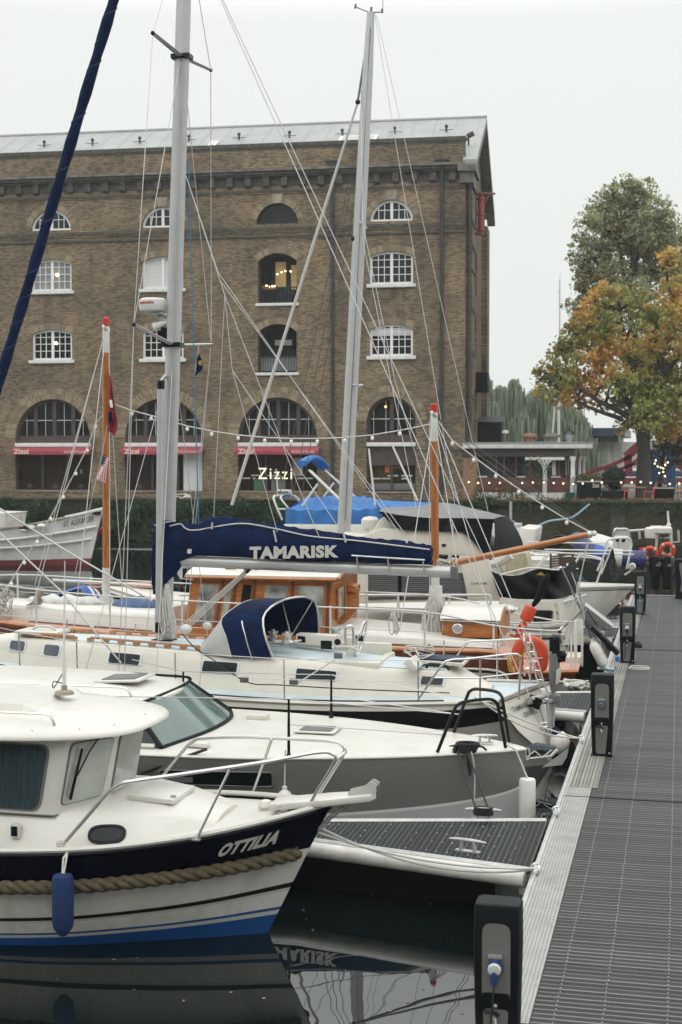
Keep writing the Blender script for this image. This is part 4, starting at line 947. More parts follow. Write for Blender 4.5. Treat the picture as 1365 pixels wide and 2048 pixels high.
# ---- planters and barriers
def planter(px0, px1, py0, py1, d, label, board=None):
    s1, zt = FD(px0, py0, d); s0, _ = FD(px1, py0, d)
    t = thing('planter', label, 'planter', tuple(FP((s0+s1)/2, QZ, d)))
    bar(MB(), FP, s0, s1, QZ+.003, zt-.06, d-.7, d).build('box', M['canvasblack'] if board else M['plasticgrey'], t, bevel=.02)
    bar(MB(), FP, s0-.03, s1+.03, zt-.06, zt, d-.73, d+.03).build('rim', M['galv'] if board else M['plasticgrey'], t)
    if board:
        a, z1 = FD(board[0], board[2], d+.02); b, z2 = FD(board[1], board[3], d+.02)
        o = bar(MB(), FP, b, a, z2, z1, d+.002, d+.02).build('sign_board', M['canvasblack'], t)
        w_ = a-b; h_ = z1-z2; lettering('lettering', 'Zizzi', M['letter'], o, quadfn(FP(a-w_*.3, z2+h_*.25, d+.026), FP(b+w_*.15, z2+h_*.25, d+.026), FP(b+w_*.15, z2+h_*.85, d+.026), FP(a-w_*.3, z2+h_*.85, d+.026)), .02)
    return t
def leaves(mb, c, r, n, sz, sq=(1, 1, 1), rr=rnd, shell=.0):
    c = Vector(c)
    for _ in range(n):
        while True:
            v = Vector((rr.uniform(-1, 1), rr.uniform(-1, 1), rr.uniform(-1, 1)))
            if shell < v.length <= 1: break
        p = c+Vector((v.x*r*sq[0], v.y*r*sq[1], v.z*r*sq[2])); s = sz*rr.uniform(.6, 1.35)
        a = Vector((rr.gauss(0, 1), rr.gauss(0, 1), rr.gauss(0, 1))).normalized(); b = a.orthogonal().normalized()
        b = (b*math.cos(rr.uniform(0, 6))+a.cross(b)*math.sin(rr.uniform(0, 6))).normalized(); q = a.cross(b)
        k = len(mb.v); mb.v += [tuple(p-b*s*.5), tuple(p+q*s*.33+a*s*.1), tuple(p+b*s*.5), tuple(p-q*s*.33+a*s*.1)]
        mb.f.append((k, k+1, k+2, k+3)); mb.m.append(mb.mi)
    return mb
def leafmat(name, cols, rough=.6, patch=None, trans=.25):
    """leaf colours by individual leaf; patch: ((scale, lo, hi), cols2) blends to a second palette in drifts"""
    m = bpy.data.materials.new(name); m.use_nodes = True; n = m.node_tree.nodes; l = m.node_tree.links; b = n['Principled BSDF']
    g = n.new('ShaderNodeNewGeometry')
    def rp(cs):
        r = n.new('ShaderNodeValToRGB'); el = r.color_ramp.elements
        for i, c in enumerate(cs):
            e_ = el[i] if i < 2 else el.new(i/(len(cs)-1)); e_.position = i/(len(cs)-1); e_.color = (*c, 1)
        el[-1].position = 1; l.new(g.outputs['Random Per Island'], r.inputs[0]); return r
    # order the stops safely
    r = rp(cols); out = r.outputs[0]
    if patch:
        (sc, lo, hi), c2 = patch; r2 = rp(c2); t = n.new('ShaderNodeTexCoord'); no = n.new('ShaderNodeTexNoise'); no.inputs['Scale'].default_value = sc; no.inputs['Detail'].default_value = 3
        l.new(t.outputs['Object'], no.inputs['Vector']); mr = n.new('ShaderNodeMapRange'); mr.inputs[1].default_value = lo; mr.inputs[2].default_value = hi; l.new(no.outputs[0], mr.inputs[0])
        mm = n.new('ShaderNodeMix'); mm.data_type = 'RGBA'; l.new(mr.outputs[0], mm.inputs[0]); l.new(out, mm.inputs[6]); l.new(r2.outputs[0], mm.inputs[7]); out = mm.outputs[2]
    l.new(out, b.inputs['Base Color']); b.inputs['Roughness'].default_value = rough; b.inputs['Specular IOR Level'].default_value = .25
    if trans:
        tr = n.new('ShaderNodeBsdfTranslucent'); l.new(out, tr.inputs[0]); ms = n.new('ShaderNodeMixShader'); ms.inputs[0].default_value = trans
        l.new(b.outputs[0], ms.inputs[1]); l.new(tr.outputs[0], ms.inputs[2]); l.new(ms.outputs[0], n['Material Output'].inputs[0])
    return m
M['hedge'] = leafmat('ivy_leaves', [(.022, .05, .022), (.045, .09, .035), (.03, .065, .03)], .5)
M['topiary'] = leafmat('dark_box_leaves', [(.008, .018, .010), (.018, .034, .016)], .6, trans=.1)
M['shrub'] = leafmat('terrace_shrub', [(.03, .06, .02), (.09, .14, .045), (.16, .13, .04)], .6)
M['drygrass'] = leafmat('dry_plants', [(.20, .12, .05), (.10, .10, .04), (.28, .16, .08)], .8)
M['bark'] = mat('tree_bark', (.045, .042, .034), .9, var=.5, vs=5, stretch=(4, 4, .7), bump=.6, bs=12)
o = planter(1155, 1203, 962, 998, 1.2, 'tall black planter with a Zizzi board beside the white pavilion columns', (1178, 1202, 965, 978))
mb = MB()
for i in range(12): leaves(mb, FP(FD(1160+i*3.2, 958, .9)[0], FD(1160, 957, .9)[1]+.02, .9), .28, 40, .13)
mb.build('foliage', M['shrub'], o, smooth=0)
o = planter(1308, 1348, 975, 998, 1.2, 'grey planter with a Zizzi board behind the right red chair', (1318, 1338, 966, 976))
planter(1204, 1256, 982, 1000, 1.4, 'low dark planter box under the round clipped bush')
s, z = FD(1228, 956, .9); c = FP(s, z, .9); t = thing('topiary_bush', 'round dark clipped bush on the terrace left of the tree trunk', 'bush', (c.x, c.y, QZ))
MB().cyl((c.x, c.y, QZ), c, .06, 8).build('trunk', M['bark'], t); mb = MB(); leaves(mb, c, .66, 2600, .085, shell=.6); mb.sphere(c, .52, 14); mb.build('crown', M['topiary'], t, smooth=0)
mb = MB(); 
for i in range(10): leaves(mb, FP(FD(1208+i*5, 983, 1.1)[0], FD(1208, 981, 1.1)[1], 1.1), .2, 40, .1)
tag(mb.build('low_hedge', M['hedge'], smooth=0), 'low green edging growing at the foot of the round clipped bush', 'hedge')
# ---- red chairs and table
def chair(px, py, d, face, label):
    s, _ = FD(px, py, d); c = FP(s, QZ+.003, d); t = thing('metal_chair', label, 'chair', tuple(c), 'red metal terrace chairs')
    T = lambda a, b, z: c+LD*a*face*1.1+ND*b*1.1+V(0, 0, z*1.12)      # a towards the back of the chair
    for a, b in ((.24, .2), (.24, -.2)): MB().tube([T(a, b, 0), T(a-.02, b, .45), T(a+.13, b, .86)], .022, 6).build('leg', M['red2'], t)
    for a, b in ((-.2, .2), (-.2, -.2)): MB().tube([T(a-.03, b, 0), T(a, b, .45)], .02, 6).build('leg', M['red2'], t)
    MB().prism([T(-.24, -.22, .44), T(.24, -.22, .44), T(.24, .22, .44), T(-.24, .22, .44)], (0, 0, .03)).build('seat', M['red2'], t)
    mb = MB()
    for q in (.58, .66, .74, .82): a = .22+.13*(q-.45)/.41; mb.prism([T(a, -.2, q), T(a, .2, q), T(a+.02, .2, q+.06), T(a+.02, -.2, q+.06)], LD*.02)
    mb.build('backrest', M['red2'], t); return t
M['red2'] = mat('red_powder_coat', (.55, .05, .03), .45)
# chairs are a little over life size in the photograph's telephoto view; they stand near the wall edge
chair(1259, 998, 1.7, 1, 'red slatted chair left of the small terrace table'); k = chair(1298, 998, 1.7, -1, 'red slatted chair right of the small terrace table, by the grey planter')
s, z = FD(1279, 973, 1.7); c = FP(s, QZ, 1.7); t = thing('terrace_table', 'small round bistro table between the two red chairs', 'table', tuple(c))
MB().lathe([(.36, .72), (.36, .75)], c, 18).build('tabletop', M['teak'], t); MB().lathe([(.2, 0), (.2, .03), (.03, .06), (.03, .72)], c, 12).build('pedestal', M['pipe'], t)
t = thing('bar_stool', 'wooden stool cut off by the right edge of the frame', 'stool', tuple(FP(FD(1358, 998, 1.2)[0], QZ, 1.2)))
c = FP(FD(1360, 998, 1.2)[0], QZ, 1.2); MB().bx(c.x-.25, c.x+.25, c.y-.2, c.y+.2, QZ+.6, QZ+.66).build('seat', M['teak'], t)
for a in (-.2, .2):
    for b in (-.15, .15): MB().tube([(c.x+a*1.1, c.y+b, QZ), (c.x+a, c.y+b, QZ+.6)], .025, 6).build('leg', M['teak'], t)
# ---- lit bulbs along the terrace
sa = [(938, 964), (957, 966), (979, 966), (1000, 966), (1022, 967), (1045, 966), (1066, 965), (1088, 965), (1108, 966), (1127, 967), (1147, 968), (1166, 967), (1185, 961), (1204, 965)]
def lights(pts, d, label, r=.045):
    t = thing('festoon_lights', label, 'string lights', tuple(FP(*FD(*pts[0], d), d)))
    P3 = [FP(*FD(px, py, d), d) for px, py in pts]
    MB().tube([p+V(0, 0, .07) for p in P3], .011, 4).build('cable', M['wiredark'], t)
    for p in P3: MB().sphere(p, r, 8).build('bulb', M['bulblit'], t)
lights(sa, 1.9, 'warm lit bulbs strung in front of the pavilion'); lights([(1204, 965), (1243, 965), (1264, 965), (1282, 964), (1302, 966), (1340, 968), (1359, 967)], 1.9, 'warm lit bulbs strung past the red chairs', .05)
mb = thing('festoon_lights', 'tangle of tiny fairy lights in the dark tree at the right', 'string lights', tuple(FP(*FD(1320, 920, -.8), -.8)))
fp = [(1310, 927), (1316, 933), (1322, 935), (1327, 937), (1331, 930), (1327, 944), (1319, 946), (1336, 925), (1312, 921), (1330, 952)]
for q in fp: MB().sphere(FP(*FD(*q, -.8), -.8), .045, 6).build('bulb', M['bulblit'], mb)
MB().tube([FP(*FD(*q, -.8), -.8) for q in fp], .008, 4).build('cable', M['wiredark'], mb)
# ---- fence, blue posts, red bridge, white building beyond
t = thing('iron_fence', 'dark iron railing with spikes behind the terrace', 'fence', tuple(FP(-12, QZ, -7)))
mb = MB(); s = -9.5; d = -7
zt = FD(1240, 928, d)[1]
while s > -22: mb.tube([FP(s, QZ, d), FP(s, zt-.1, d), FP(s, zt+.08, d)], [.022, .022, .004], 5); s -= .19
mb.build('pickets', M['pipe'], t); mb = MB(); bar(mb, FP, -22, -9.5, zt-.22, zt-.17, d-.03, d+.03); bar(mb, FP, -22, -9.5, QZ+.2, QZ+.26, d-.03, d+.03); mb.build('rails', M['pipe'], t)
for s in (-9.6, -12.6, -15.6, -18.6, -21.6): MB().cyl(FP(s, QZ, d), FP(s, zt+.1, d), .06, 8).build('post', M['pipe'], t)
M['bluepaint'] = mat('blue_painted_steel', (.02, .085, .22), .5, var=.15)
for px, lb in ((1311, 'thinner left blue post of the bridge gate behind the tree'), (1342, 'thick right blue post of the bridge gate behind the tree')):
    a = PY(px, 1000, 92); z = PY(px, 905, 92).z; k = MB(); k.bx(a.x-.3, a.x+.3, 91.8, 92.3, QZ-.3, z); k.bx(a.x-.38, a.x+.38, 91.7, 92.4, z, z+.2); tag(k.build('gate_post', M['bluepaint'], bevel=.03), lb, 'post')
br = thing('lifting_bridge', 'red steel girders of a lifting bridge behind the terrace tree', 'bridge', tuple(PY(1260, 960, 98)))
def beam(q, w_, name, m):
    P3 = [PY(px, py, 98) for px, py in q]; mb = MB()
    for a, b in zip(P3, P3[1:]):
        d_ = (b-a); u_ = Vector((-d_.z, 0, d_.x)).normalized()*w_; mb.prism([a-u_, b-u_, b+u_, a+u_], (0, .5, 0))
    mb.build(name, m, br)
M['bridgered'] = mat('bridge_red', (.25, .035, .045), .55, var=.2)
beam([(1170, 948), (1225, 930), (1262, 912)], .13, 'lower_chord', M['bridgered']); beam([(1252, 914), (1280, 890), (1300, 868)], .3, 'arm', M['bridgered']); beam([(1262, 930), (1290, 905)], .09, 'brace', M['bridgered']); beam([(1215, 950), (1262, 930), (1300, 922)], .1, 'brace', M['bridgered'])
beam([(1258, 950), (1256, 912)], .26, 'tower', M['bridgered']); beam([(1296, 950), (1300, 905)], .3, 'post', M['bridgered']); beam([(1352, 935), (1375, 900)], .6, 'counterweight', M['bridgered']); beam([(1160, 962), (1380, 962)], .2, 'deck_girder', M['bridgered'])
wb = thing('pale_building', 'pale rendered building with a dark blue canopy roof beyond the bridge', 'building', tuple(PY(1235, 960, 128)))
def slab(q0, q1, y, dep, name, m):
    a = PY(*q0, y); b = PY(*q1, y); MB().bx(a.x, b.x, y, y+dep, b.z, a.z).build(name, m, wb)
slab((1186, 884), (1420, 1000), 128, 14, 'wall', mat('pale_render', (.48, .46, .42), .8, var=.12, vs=.5)); slab((1178, 856), (1250, 872), 126, 16, 'canopy_roof', mat('dark_blue_roof', (.015, .03, .05), .4)); slab((1183, 872), (1237, 883), 126.5, 12, 'upper_storey', M['pipe'])
slab((1196, 890), (1216, 925), 127.9, .2, 'window', M['glassr']); slab((1226, 890), (1244, 925), 127.9, .2, 'window', M['glassr']); slab((1177, 910), (1196, 950), 127, 2, 'annexe', M['cornice'])
slab((1320, 880), (1420, 900), 127, 2, 'upper_band', M['canvasgrey'])
bt = thing('tour_boat', 'long white and blue tour boat moored behind the iron fence', 'boat', tuple(PY(1290, 960, 108)))
for (q0, q1, m, nm) in (((1235, 938), (1400, 944), M['white'], 'roof'), ((1237, 944), (1398, 952), M['bluepaint'], 'window_band'), ((1230, 952), (1405, 968), M['whitedirty'], 'hull')):
    a = PY(*q0, 108); b = PY(*q1, 108); MB().bx(a.x, b.x, 108, 111, b.z, a.z).build(nm, m, bt, bevel=.15)
# ---- closed parasol on the quay
s, z = FD(375, 1048, 1.3); c = FP(s, QZ, 1.3); zt = FD(375, 988, 1.3)[1]
t = thing('folded_parasol', 'closed cream parasol standing at the hedge in front of the second shop window', 'parasol', tuple(c))
h = zt-QZ; zz0 = .35
mb = MB(); rows = []
for r_, k in ((.02, 1), (.10, .93), (.13, .72), (.20, .45), (.22, .3), (.12, .2)):
    rows.append([c+V(r_*(1+.22*math.cos(a*6))*math.cos(a), r_*(1+.22*math.cos(a*6))*math.sin(a), h*k) for a in [j*math.pi/12 for j in range(24)]])
mb.grid(rows, cu=True); mb.build('canopy', mat('cream_canvas', (.52, .50, .42), .8, var=.1), t); MB().cyl(c, c+V(0, 0, h*.3), .03, 8).build('pole', M['whitedirty'], t)
MB().tube(spl([c+V(-.1, 0, 0), c+V(-.9, 0, .2), c+V(-.8, .0, h*.75), c+V(-.2, 0, h*1.02), c+V(0, 0, h)], 14), .03, 6).build('arm', M['galv'], t)
# ---- ivy on the dock wall
def hedge(px0, px1, py0, py1, d, label, n, dens=1.0):
    t = thing('ivy_hedge', label, 'hedge', tuple(FP(FD((px0+px1)/2, py0, d)[0], 0.1, d)), 'hedges hanging down the dock wall')
    mb = MB(); s1, zt = FD(px0, py0, d); s0, zb = FD(px1, py1, d); rr = random.Random(px0)
    for _ in range(n):
        s = rr.uniform(s0, s1); k = rr.random()**.8; z = zt-(zt-zb)*k; edge = min(1, (s-s0)/.8+.25, (s1-s)/.8+.25)
        if rr.random() > edge: continue
        if z < zb+.5+.4*math.sin(s*2.1): continue
        leaves(mb, FP(s, z+.12*math.sin(s*3.3), d+.25*math.sin(s*2.3+z*3)+rr.uniform(-.1, .25)), .2, 14, .17, rr=rr)
    mb.build('foliage', M['hedge'], t, smooth=0)
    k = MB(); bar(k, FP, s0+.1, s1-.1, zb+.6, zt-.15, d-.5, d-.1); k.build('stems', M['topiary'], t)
hedge(-160, 118, 1000, 1100, 2.75, 'dense green ivy hedge hanging on the dock wall behind the white fishing boat', 900)
hedge(176, 585, 1000, 1100, 2.75, 'long dense green ivy hedge on the dock wall, left of the blue covered yacht', 1500)
hedge(925, 1018, 998, 1034, 2.75, 'tumbling green shrub over the dock wall below the pavilion', 260)
mb = MB(); rr = random.Random(4)
for i in range(90):
    px = rr.uniform(1010, 1420); leaves(mb, FP(FD(px, 998, 2.2)[0], QZ+.08, 2.1+rr.uniform(-.2, .3)), .22, 9, .14, (1, 1, .5), rr)
tag(mb.build('weeds', M['drygrass'], smooth=0, kind='stuff'), 'dry weeds and fallen leaves along the top of the dock wall', 'weeds')
mb = MB()
for i in range(120):
    px = rr.uniform(1010, 1420); leaves(mb, FP(FD(px, 1010, 2.4)[0], QZ-.15-rr.random()*.35, 2.45+rr.uniform(0, .12)), .25, 9, .12, (1.3, .4, 1), rr)
tag(mb.build('wall_moss', M['hedge'], smooth=0, kind='stuff'), 'dark green growth hanging over the coping of the dock wall', 'moss')
# tall spindly plant in front of the pavilion and low plants round it
def bush(px, py, r, n, label, m='shrub', d=1.0, stems=3, h=None):
    s, z = FD(px, py, d); c = FP(s, z, d); t = thing('terrace_plant', label, 'plant', (c.x, c.y, QZ))
    rr = random.Random(px); k = MB()
    for i in range(stems): k.tube([(c.x+rr.uniform(-.12, .12), c.y, QZ), (c.x+rr.uniform(-.3, .3)*r, c.y, (QZ+c.z)/2), (c.x+rr.uniform(-.8, .8)*r, c.y, c.z+r*.4)], .018, 5)
    k.build('stem', M['bark'], t); leaves(MB(), c, r, n, .13, (1, .6, 1), rr).build('foliage', M[m], t, smooth=0)
bush(1075, 938, .85, 170, 'tall spindly shrub in front of the left white pavilion column')
bush(1000, 978, .5, 130, 'yellow green leafy plant below the pavilion windows', 'drygrass'); bush(1022, 984, .55, 160, 'low shrub at the middle of the white pavilion plinth'); bush(960, 990, .5, 180, 'low green bush at the left end of the pavilion'); bush(1045, 990, .45, 120, 'small bush at the foot of the spindly shrub')
bush(1135, 994, .3, 80, 'tuft of orange dry grass beside the green pot', 'drygrass'); bush(1215, 994, .38, 120, 'dry reddish tuft in front of the low dark planter', 'drygrass')
s, z = FD(1140, 998, 1.8); tag(MB().lathe([(.2, 0), (.28, .42), (.3, .44), (.25, .45), (.24, .3)], FP(s, QZ, 1.8), 14).build('green_pot', mat('green_glaze', (.02, .12, .08), .4)), 'green pot at the foot of the front pavilion column', 'pot')

# ================================================================ TREES
def tree(name, label, base, limbs, blobs, leafm, leaf, dens, seed, trunk_r=.45, shell=.25, group=None):
    """limbs: lists of points from the trunk; blobs: (point, radius)"""
    t = thing(name, label, 'tree', tuple(base)); rr = random.Random(seed)
    if group: t['group'] = group
    mb = MB()
    for pts, r0, r1 in limbs:
        q = spl(pts, 12); mb.tube(q, [r0+(r1-r0)*i/11 for i in range(12)], 8)
    fork = Vector(limbs[0][0][-1])
    mb2 = MB()
    for c, r in blobs:      # twigs from the nearest limb point out into each clump
        c = Vector(c); best = min((Vector(p) for pts, a, b in limbs for p in spl(pts, 8)[2:]), key=lambda p: (p-c).length+(.6*max(0, p.z-c.z)))
        mid = best.lerp(c, .5)+Vector((rr.uniform(-.3, .3), rr.uniform(-.3, .3), .25)); mb2.tube(spl([best, mid, c], 7), [.11, .09, .075, .06, .05, .035, .02], 5)
        for i in range(4):
            e_ = c+Vector((rr.uniform(-1, 1), rr.uniform(-1, 1), rr.uniform(-.4, 1)))*r*.8; mb2.tube([mid.lerp(c, .6), e_], [.035, .012], 4)
    mb.build('trunk', M['bark'], t); mb2.build('branches', M['bark'], t)
    cr = MB()
    for c, r in blobs:
        k = max(2, int(5*r)); 
        leaves(cr, c, r*1.3, int(dens*r*r*k*.33), leaf, (1, 1, .9), rr)
        for i in range(k*4):      # sub-clumps keep gaps between them
            v = Vector((rr.gauss(0, 1), rr.gauss(0, 1), rr.gauss(0, 1))).normalized()*r*rr.uniform(.25, 1.2)
            leaves(cr, Vector(c)+v, r*.33, int(dens*r*r/6*rr.uniform(.3, 1.5)), leaf, (1, 1, .75), rr)
    cr.build('crown', leafm, t, smooth=0); return t
def blobs_px(lst, y, dy, seed):
    rr = random.Random(seed); out = []
    for px, py, rp in lst:
        yy = y+rr.uniform(-dy, dy); p = PY(px, py, yy); out.append((p, rp/F*yy))
    return out
LG = leafmat('green_grey_leaves', [(.16, .20, .13), (.29, .33, .20), (.41, .42, .24), (.52, .46, .22)], .6, ((.16, .56, .68), [(.30, .24, .09), (.20, .19, .085), (.38, .28, .10)]), .5)
LO = leafmat('autumn_leaves', [(.10, .14, .06), (.30, .34, .11), (.52, .48, .15), (.22, .27, .09)], .6, ((.26, .47, .60), [(.80, .52, .15), (.70, .46, .11), (.76, .35, .13), (.36, .33, .09)]), .5)
y0 = 91
b = PY(1288, 1000, y0); b.z = QZ
T_ = lambda px, py, y: PY(px, py, y)
tr_l = [([b, T_(1284, 880, y0), T_(1264, 760, y0), T_(1262, 640, y0), T_(1265, 530, y0), T_(1262, 400, y0)], .38, .05),
        ([T_(1258, 760, y0), T_(1225, 600, y0), T_(1190, 520, y0)], .2, .05), ([T_(1260, 700, y0), T_(1300, 560, y0), T_(1330, 460, y0)], .2, .05), ([T_(1263, 600, y0), T_(1235, 480, y0), T_(1215, 420, y0)], .14, .04), ([T_(1262, 560, y0), T_(1290, 460, y0), T_(1300, 400, y0)], .14, .04)]
bl = blobs_px([(1255, 372, 24), (1225, 395, 26), (1285, 390, 28), (1200, 415, 26), (1258, 420, 36), (1318, 420, 28), (1178, 450, 26), (1230, 455, 36), (1290, 455, 36), (1345, 455, 26), (1168, 490, 24), (1205, 500, 34), (1265, 505, 30), (1322, 505, 34), (1172, 530, 26), (1225, 545, 28), (1300, 555, 36), (1168, 575, 22), (1200, 580, 22), (1340, 560, 30), (1160, 620, 20), (1250, 590, 24), (1190, 640, 26), (1150, 655, 18), (1280, 620, 30), (1230, 660, 34), (1330, 640, 34), (1290, 700, 36), (1380, 480, 34), (1390, 560, 40), (1145, 515, 14), (1140, 610, 14), (1215, 440, 26), (1262, 470, 30), (1195, 550, 24), (1250, 545, 26), (1180, 600, 22), (1275, 580, 28), (1310, 480, 28), (1160, 560, 16), (1155, 630, 18), (1205, 610, 20)], y0, 2.2, 3)
tree('plane_tree', 'tall grey green tree, the higher one behind the orange autumn tree', b, tr_l, bl, LG, .23, 260, 5)
y1 = 82
b = PY(1287, 1000, y1); b.z = QZ
tr_l = [([b, T_(1288, 930, y1), T_(1290, 860, y1), T_(1300, 800, y1), T_(1330, 690, y1), T_(1345, 600, y1)], .46, .10),
        ([T_(1292, 870, y1), T_(1255, 832, y1-.6), T_(1195, 800, y1-1.2), T_(1150, 770, y1-1.5)], .26, .05), ([T_(1290, 850, y1), T_(1240, 780, y1), T_(1175, 700, y1+.5)], .25, .05), ([T_(1296, 820, y1), T_(1262, 720, y1), T_(1240, 620, y1)], .24, .05),
        ([T_(1245, 838, y1-.5), T_(1180, 815, y1-1), T_(1120, 780, y1-1)], .14, .04), ([T_(1310, 760, y1), T_(1370, 700, y1), T_(1430, 640, y1)], .25, .06), ([T_(1300, 800, y1), T_(1380, 780, y1), T_(1460, 760, y1)], .25, .06)]
bl = blobs_px([(1215, 585, 24), (1240, 600, 26), (1185, 610, 22), (1262, 615, 20), (1170, 650, 26), (1210, 650, 30), (1140, 690, 26), (1185, 705, 34), (1110, 735, 26), (1085, 755, 20), (1150, 745, 34), (1215, 720, 30), (1250, 690, 22), (1275, 720, 30), (1090, 785, 18), (1125, 790, 24), (1240, 760, 30), (1200, 775, 24), (1290, 770, 34), (1320, 640, 34), (1350, 590, 34), (1345, 520, 26), (1360, 680, 40), (1330, 740, 36), (1300, 830, 34), (1265, 845, 24), (1330, 800, 36), (1370, 770, 34), (1240, 855, 14), (1320, 860, 26), (1195, 815, 14), (1160, 812, 14), (1395, 600, 44), (1420, 700, 50), (1410, 800, 46), (1285, 660, 20), (1225, 815, 16), (1073, 740, 10), (1155, 665, 24), (1120, 705, 22), (1165, 780, 26), (1205, 690, 26), (1250, 800, 24), (1275, 600, 20), (1300, 700, 26), (1100, 765, 18), (1140, 765, 22), (1345, 845, 30), (1365, 640, 34)], y1, 2.0, 8)
tree('plane_tree', 'large autumn tree with orange and green leaves on the terrace', b, tr_l, bl, LO, .27, 210, 6)
y2 = 88
b = PY(1326, 1000, y2); b.z = QZ
bl = blobs_px([(1335, 870, 28), (1355, 900, 26), (1310, 895, 18), (1325, 920, 16), (1350, 850, 26), (1375, 880, 30), (1300, 905, 10)], y2, 1.2, 9)
tree('small_tree', 'small dark leafed tree under the orange tree at the right edge', b, [([b, T_(1322, 960, y2), T_(1328, 900, y2)], .28, .1), ([T_(1324, 950, y2), T_(1350, 920, y2), T_(1372, 895, y2)], .12, .05)], bl, leafmat('dark_leaves', [(.03, .04, .022), (.06, .07, .04)], .6), .2, 170, 10)
# weeping willows beyond
LW_ = leafmat('willow_leaves', [(.17, .21, .155), (.225, .265, .195), (.29, .315, .22)], .8, trans=.3)  # leaf tones lightened in the colour to imitate haze
def willow(px, pt, pb, wpx, y, label, seed):
    rr = random.Random(seed); base = PY(px, 980, y); base.z = QZ-.3; t = thing('willow_tree', label, 'tree', tuple(base), 'weeping willows beyond the pavilion')
    top = PY(px, pt, y); half = wpx/F*y; hgt = top.z-base.z
    mb = MB(); mb.tube([base, base+V(.3, 0, hgt*.4), base+V(-.2, 0, hgt*.8)], [.6, .45, .15], 8)
    lobes = []
    for i in range(46):
        u = rr.uniform(-1, 1); v = rr.uniform(-1, 1); zt = base.z+hgt*(1-.42*(u*u)-.12*v*v)*rr.uniform(.45, 1.0)
        c = V(base.x+u*half, y+v*half*.6, zt); lobes.append((c, half*rr.uniform(.12, .26))); mb.tube(spl([base+V(0, 0, hgt*.45), base.lerp(c, .6)+V(0, 0, hgt*.12), c], 8), .08, 4)
    mb.build('trunk', M['bark'], t); cr = MB()
    for c, r in lobes:
        for i in range(170):
            a = rr.uniform(0, 6.283); q = r*math.sqrt(rr.random())*rr.choice((1, 1, 1.7)); z0 = c.z-(q/r)**2*r*.6+rr.gauss(0, .2); ln = hgt*rr.uniform(.18, .5); x, yy = c.x+q*math.cos(a), c.y+q*math.sin(a)
            w_ = rr.uniform(.03, .09); dx = rr.uniform(-.3, .3); a2 = rr.uniform(0, 3.14); ca, sa_ = math.cos(a2)*w_, math.sin(a2)*w_; o = len(cr.v)
            for j in range(4):
                k = j/3; zz_ = max(base.z+.5, z0-ln*k); ww = 1 if j < 3 else .2
                cr.v += [(x+dx*k-ca*ww, yy-sa_*ww, zz_), (x+dx*k+ca*ww, yy+sa_*ww, zz_)]
            for j in range(3): cr.f.append((o+2*j, o+2*j+1, o+2*j+3, o+2*j+2)); cr.m.append(0)
    cr.build('crown', LW_, t, smooth=0)
willow(1000, 728, 990, 62, 128, 'weeping willow closest to the warehouse gable, its top the highest of the willows', 1)
willow(1078, 745, 990, 62, 132, 'weeping willow behind the pavilion vents, middle one of the grey green willows', 2)
willow(1140, 790, 990, 48, 126, 'weeping willow behind the lantern, lowest one and left of the dark blue roof', 3)
willow(935, 760, 990, 60, 150, 'weeping willow mostly hidden behind the warehouse', 4)
# ================================================================ PILOT BOAT (nearest)
yc = 12.93
O = thing('pilot_boat', 'small navy and white pilot boat with wheelhouse, rope rubbing strake and OTTILIA on the bow', 'boat', (-6.4, yc, 0))
H = Hull(yc, [(-10.2, .95, .98), (-9, 1.12, .95), (-7.6, 1.2, .95), (-6.3, 1.2, .955), (-5.2, 1.14, 1.02), (-4.4, .90, 1.10), (-3.8, .55, 1.18), (-3.17, .012, 1.285)],
         [(-10.0, .80, 0), (-9, .98, 0), (-7.7, 1.02, 0), (-6.6, .97, 0), (-5.7, .82, 0), (-5.0, .56, 0), (-4.4, .30, 0), (-3.80, .008, 0)], bulge=.05)
rows = [0, .30, .335, .74, .775, .80, .905, .925, .95, 1, 1.35]; rows2 = [0, .30, .335, .60, .64, .665, .79, .815, .85, 1, 1.35]
H.skin([M['navy'], M['hullwhite'], M['black'], M['letter'], M['blue']], O, rows, rows2, [0, 0, 1, 2, 3, 1, 4, 3, 4, 4])
H.deck(M['gel'], O, dz=-.035, inset=.04, camber=.05)
H.strip('toe_rail', M['gel'], O, .0, .026, dz=.008)
H.strip('rub_rail', M['navy'], O, .035, .022, out=.012)
# rope rubbing strake: three strands laid round each other
for sd in (-1, 1):
    path = [H.p(.0+.985*i/60, .34+(.015*i/60), sd, out=.045) for i in range(61)]
    if sd > 0: MB().tube(path, .052, 8).build('rope_strake', M['ropeman'], O)
    else:
        mb = MB()
        for k in range(3): mb.helix(path, .032, .036, .36, k*2.094, 7, 14)
        mb.build('rope_strake', M['ropeman'], O, smooth=60)
# name on the bow
ta, tb = H.tx(-3.96), H.tx(-3.50)
pa, pb = PY(469, 1702, 12.25), PY(577, 1676, 12.65)
lettering('lettering', 'OTTILIA', M['letter'], O, lambda u, v: H.p(ta+(tb-ta)*u, .235-.115*v-.01*u, -1, out=.014), .055, .22, 1.1)
# trunk cabin and foredeck moulding
tk = trunk([(-9.2, 1.0, .9, .92, 1.26), (-5.3, .96, .95, .84, 1.27), (-4.75, .84, 1.0, .66, 1.235), (-4.45, .68, 1.03, .50, 1.20), (-4.2, .52, 1.08, .40, 1.135)], yc)
tk.build('trunk_cabin', M['gel'], O, bevel=0, smooth=50)
def on_trunk(px, py): return PY(px, py, yc-.90+.0)
w4 = [PY(px, py, yc-.925) for px, py in ((187, 1692), (258, 1688), (256, 1657), (190, 1660))]
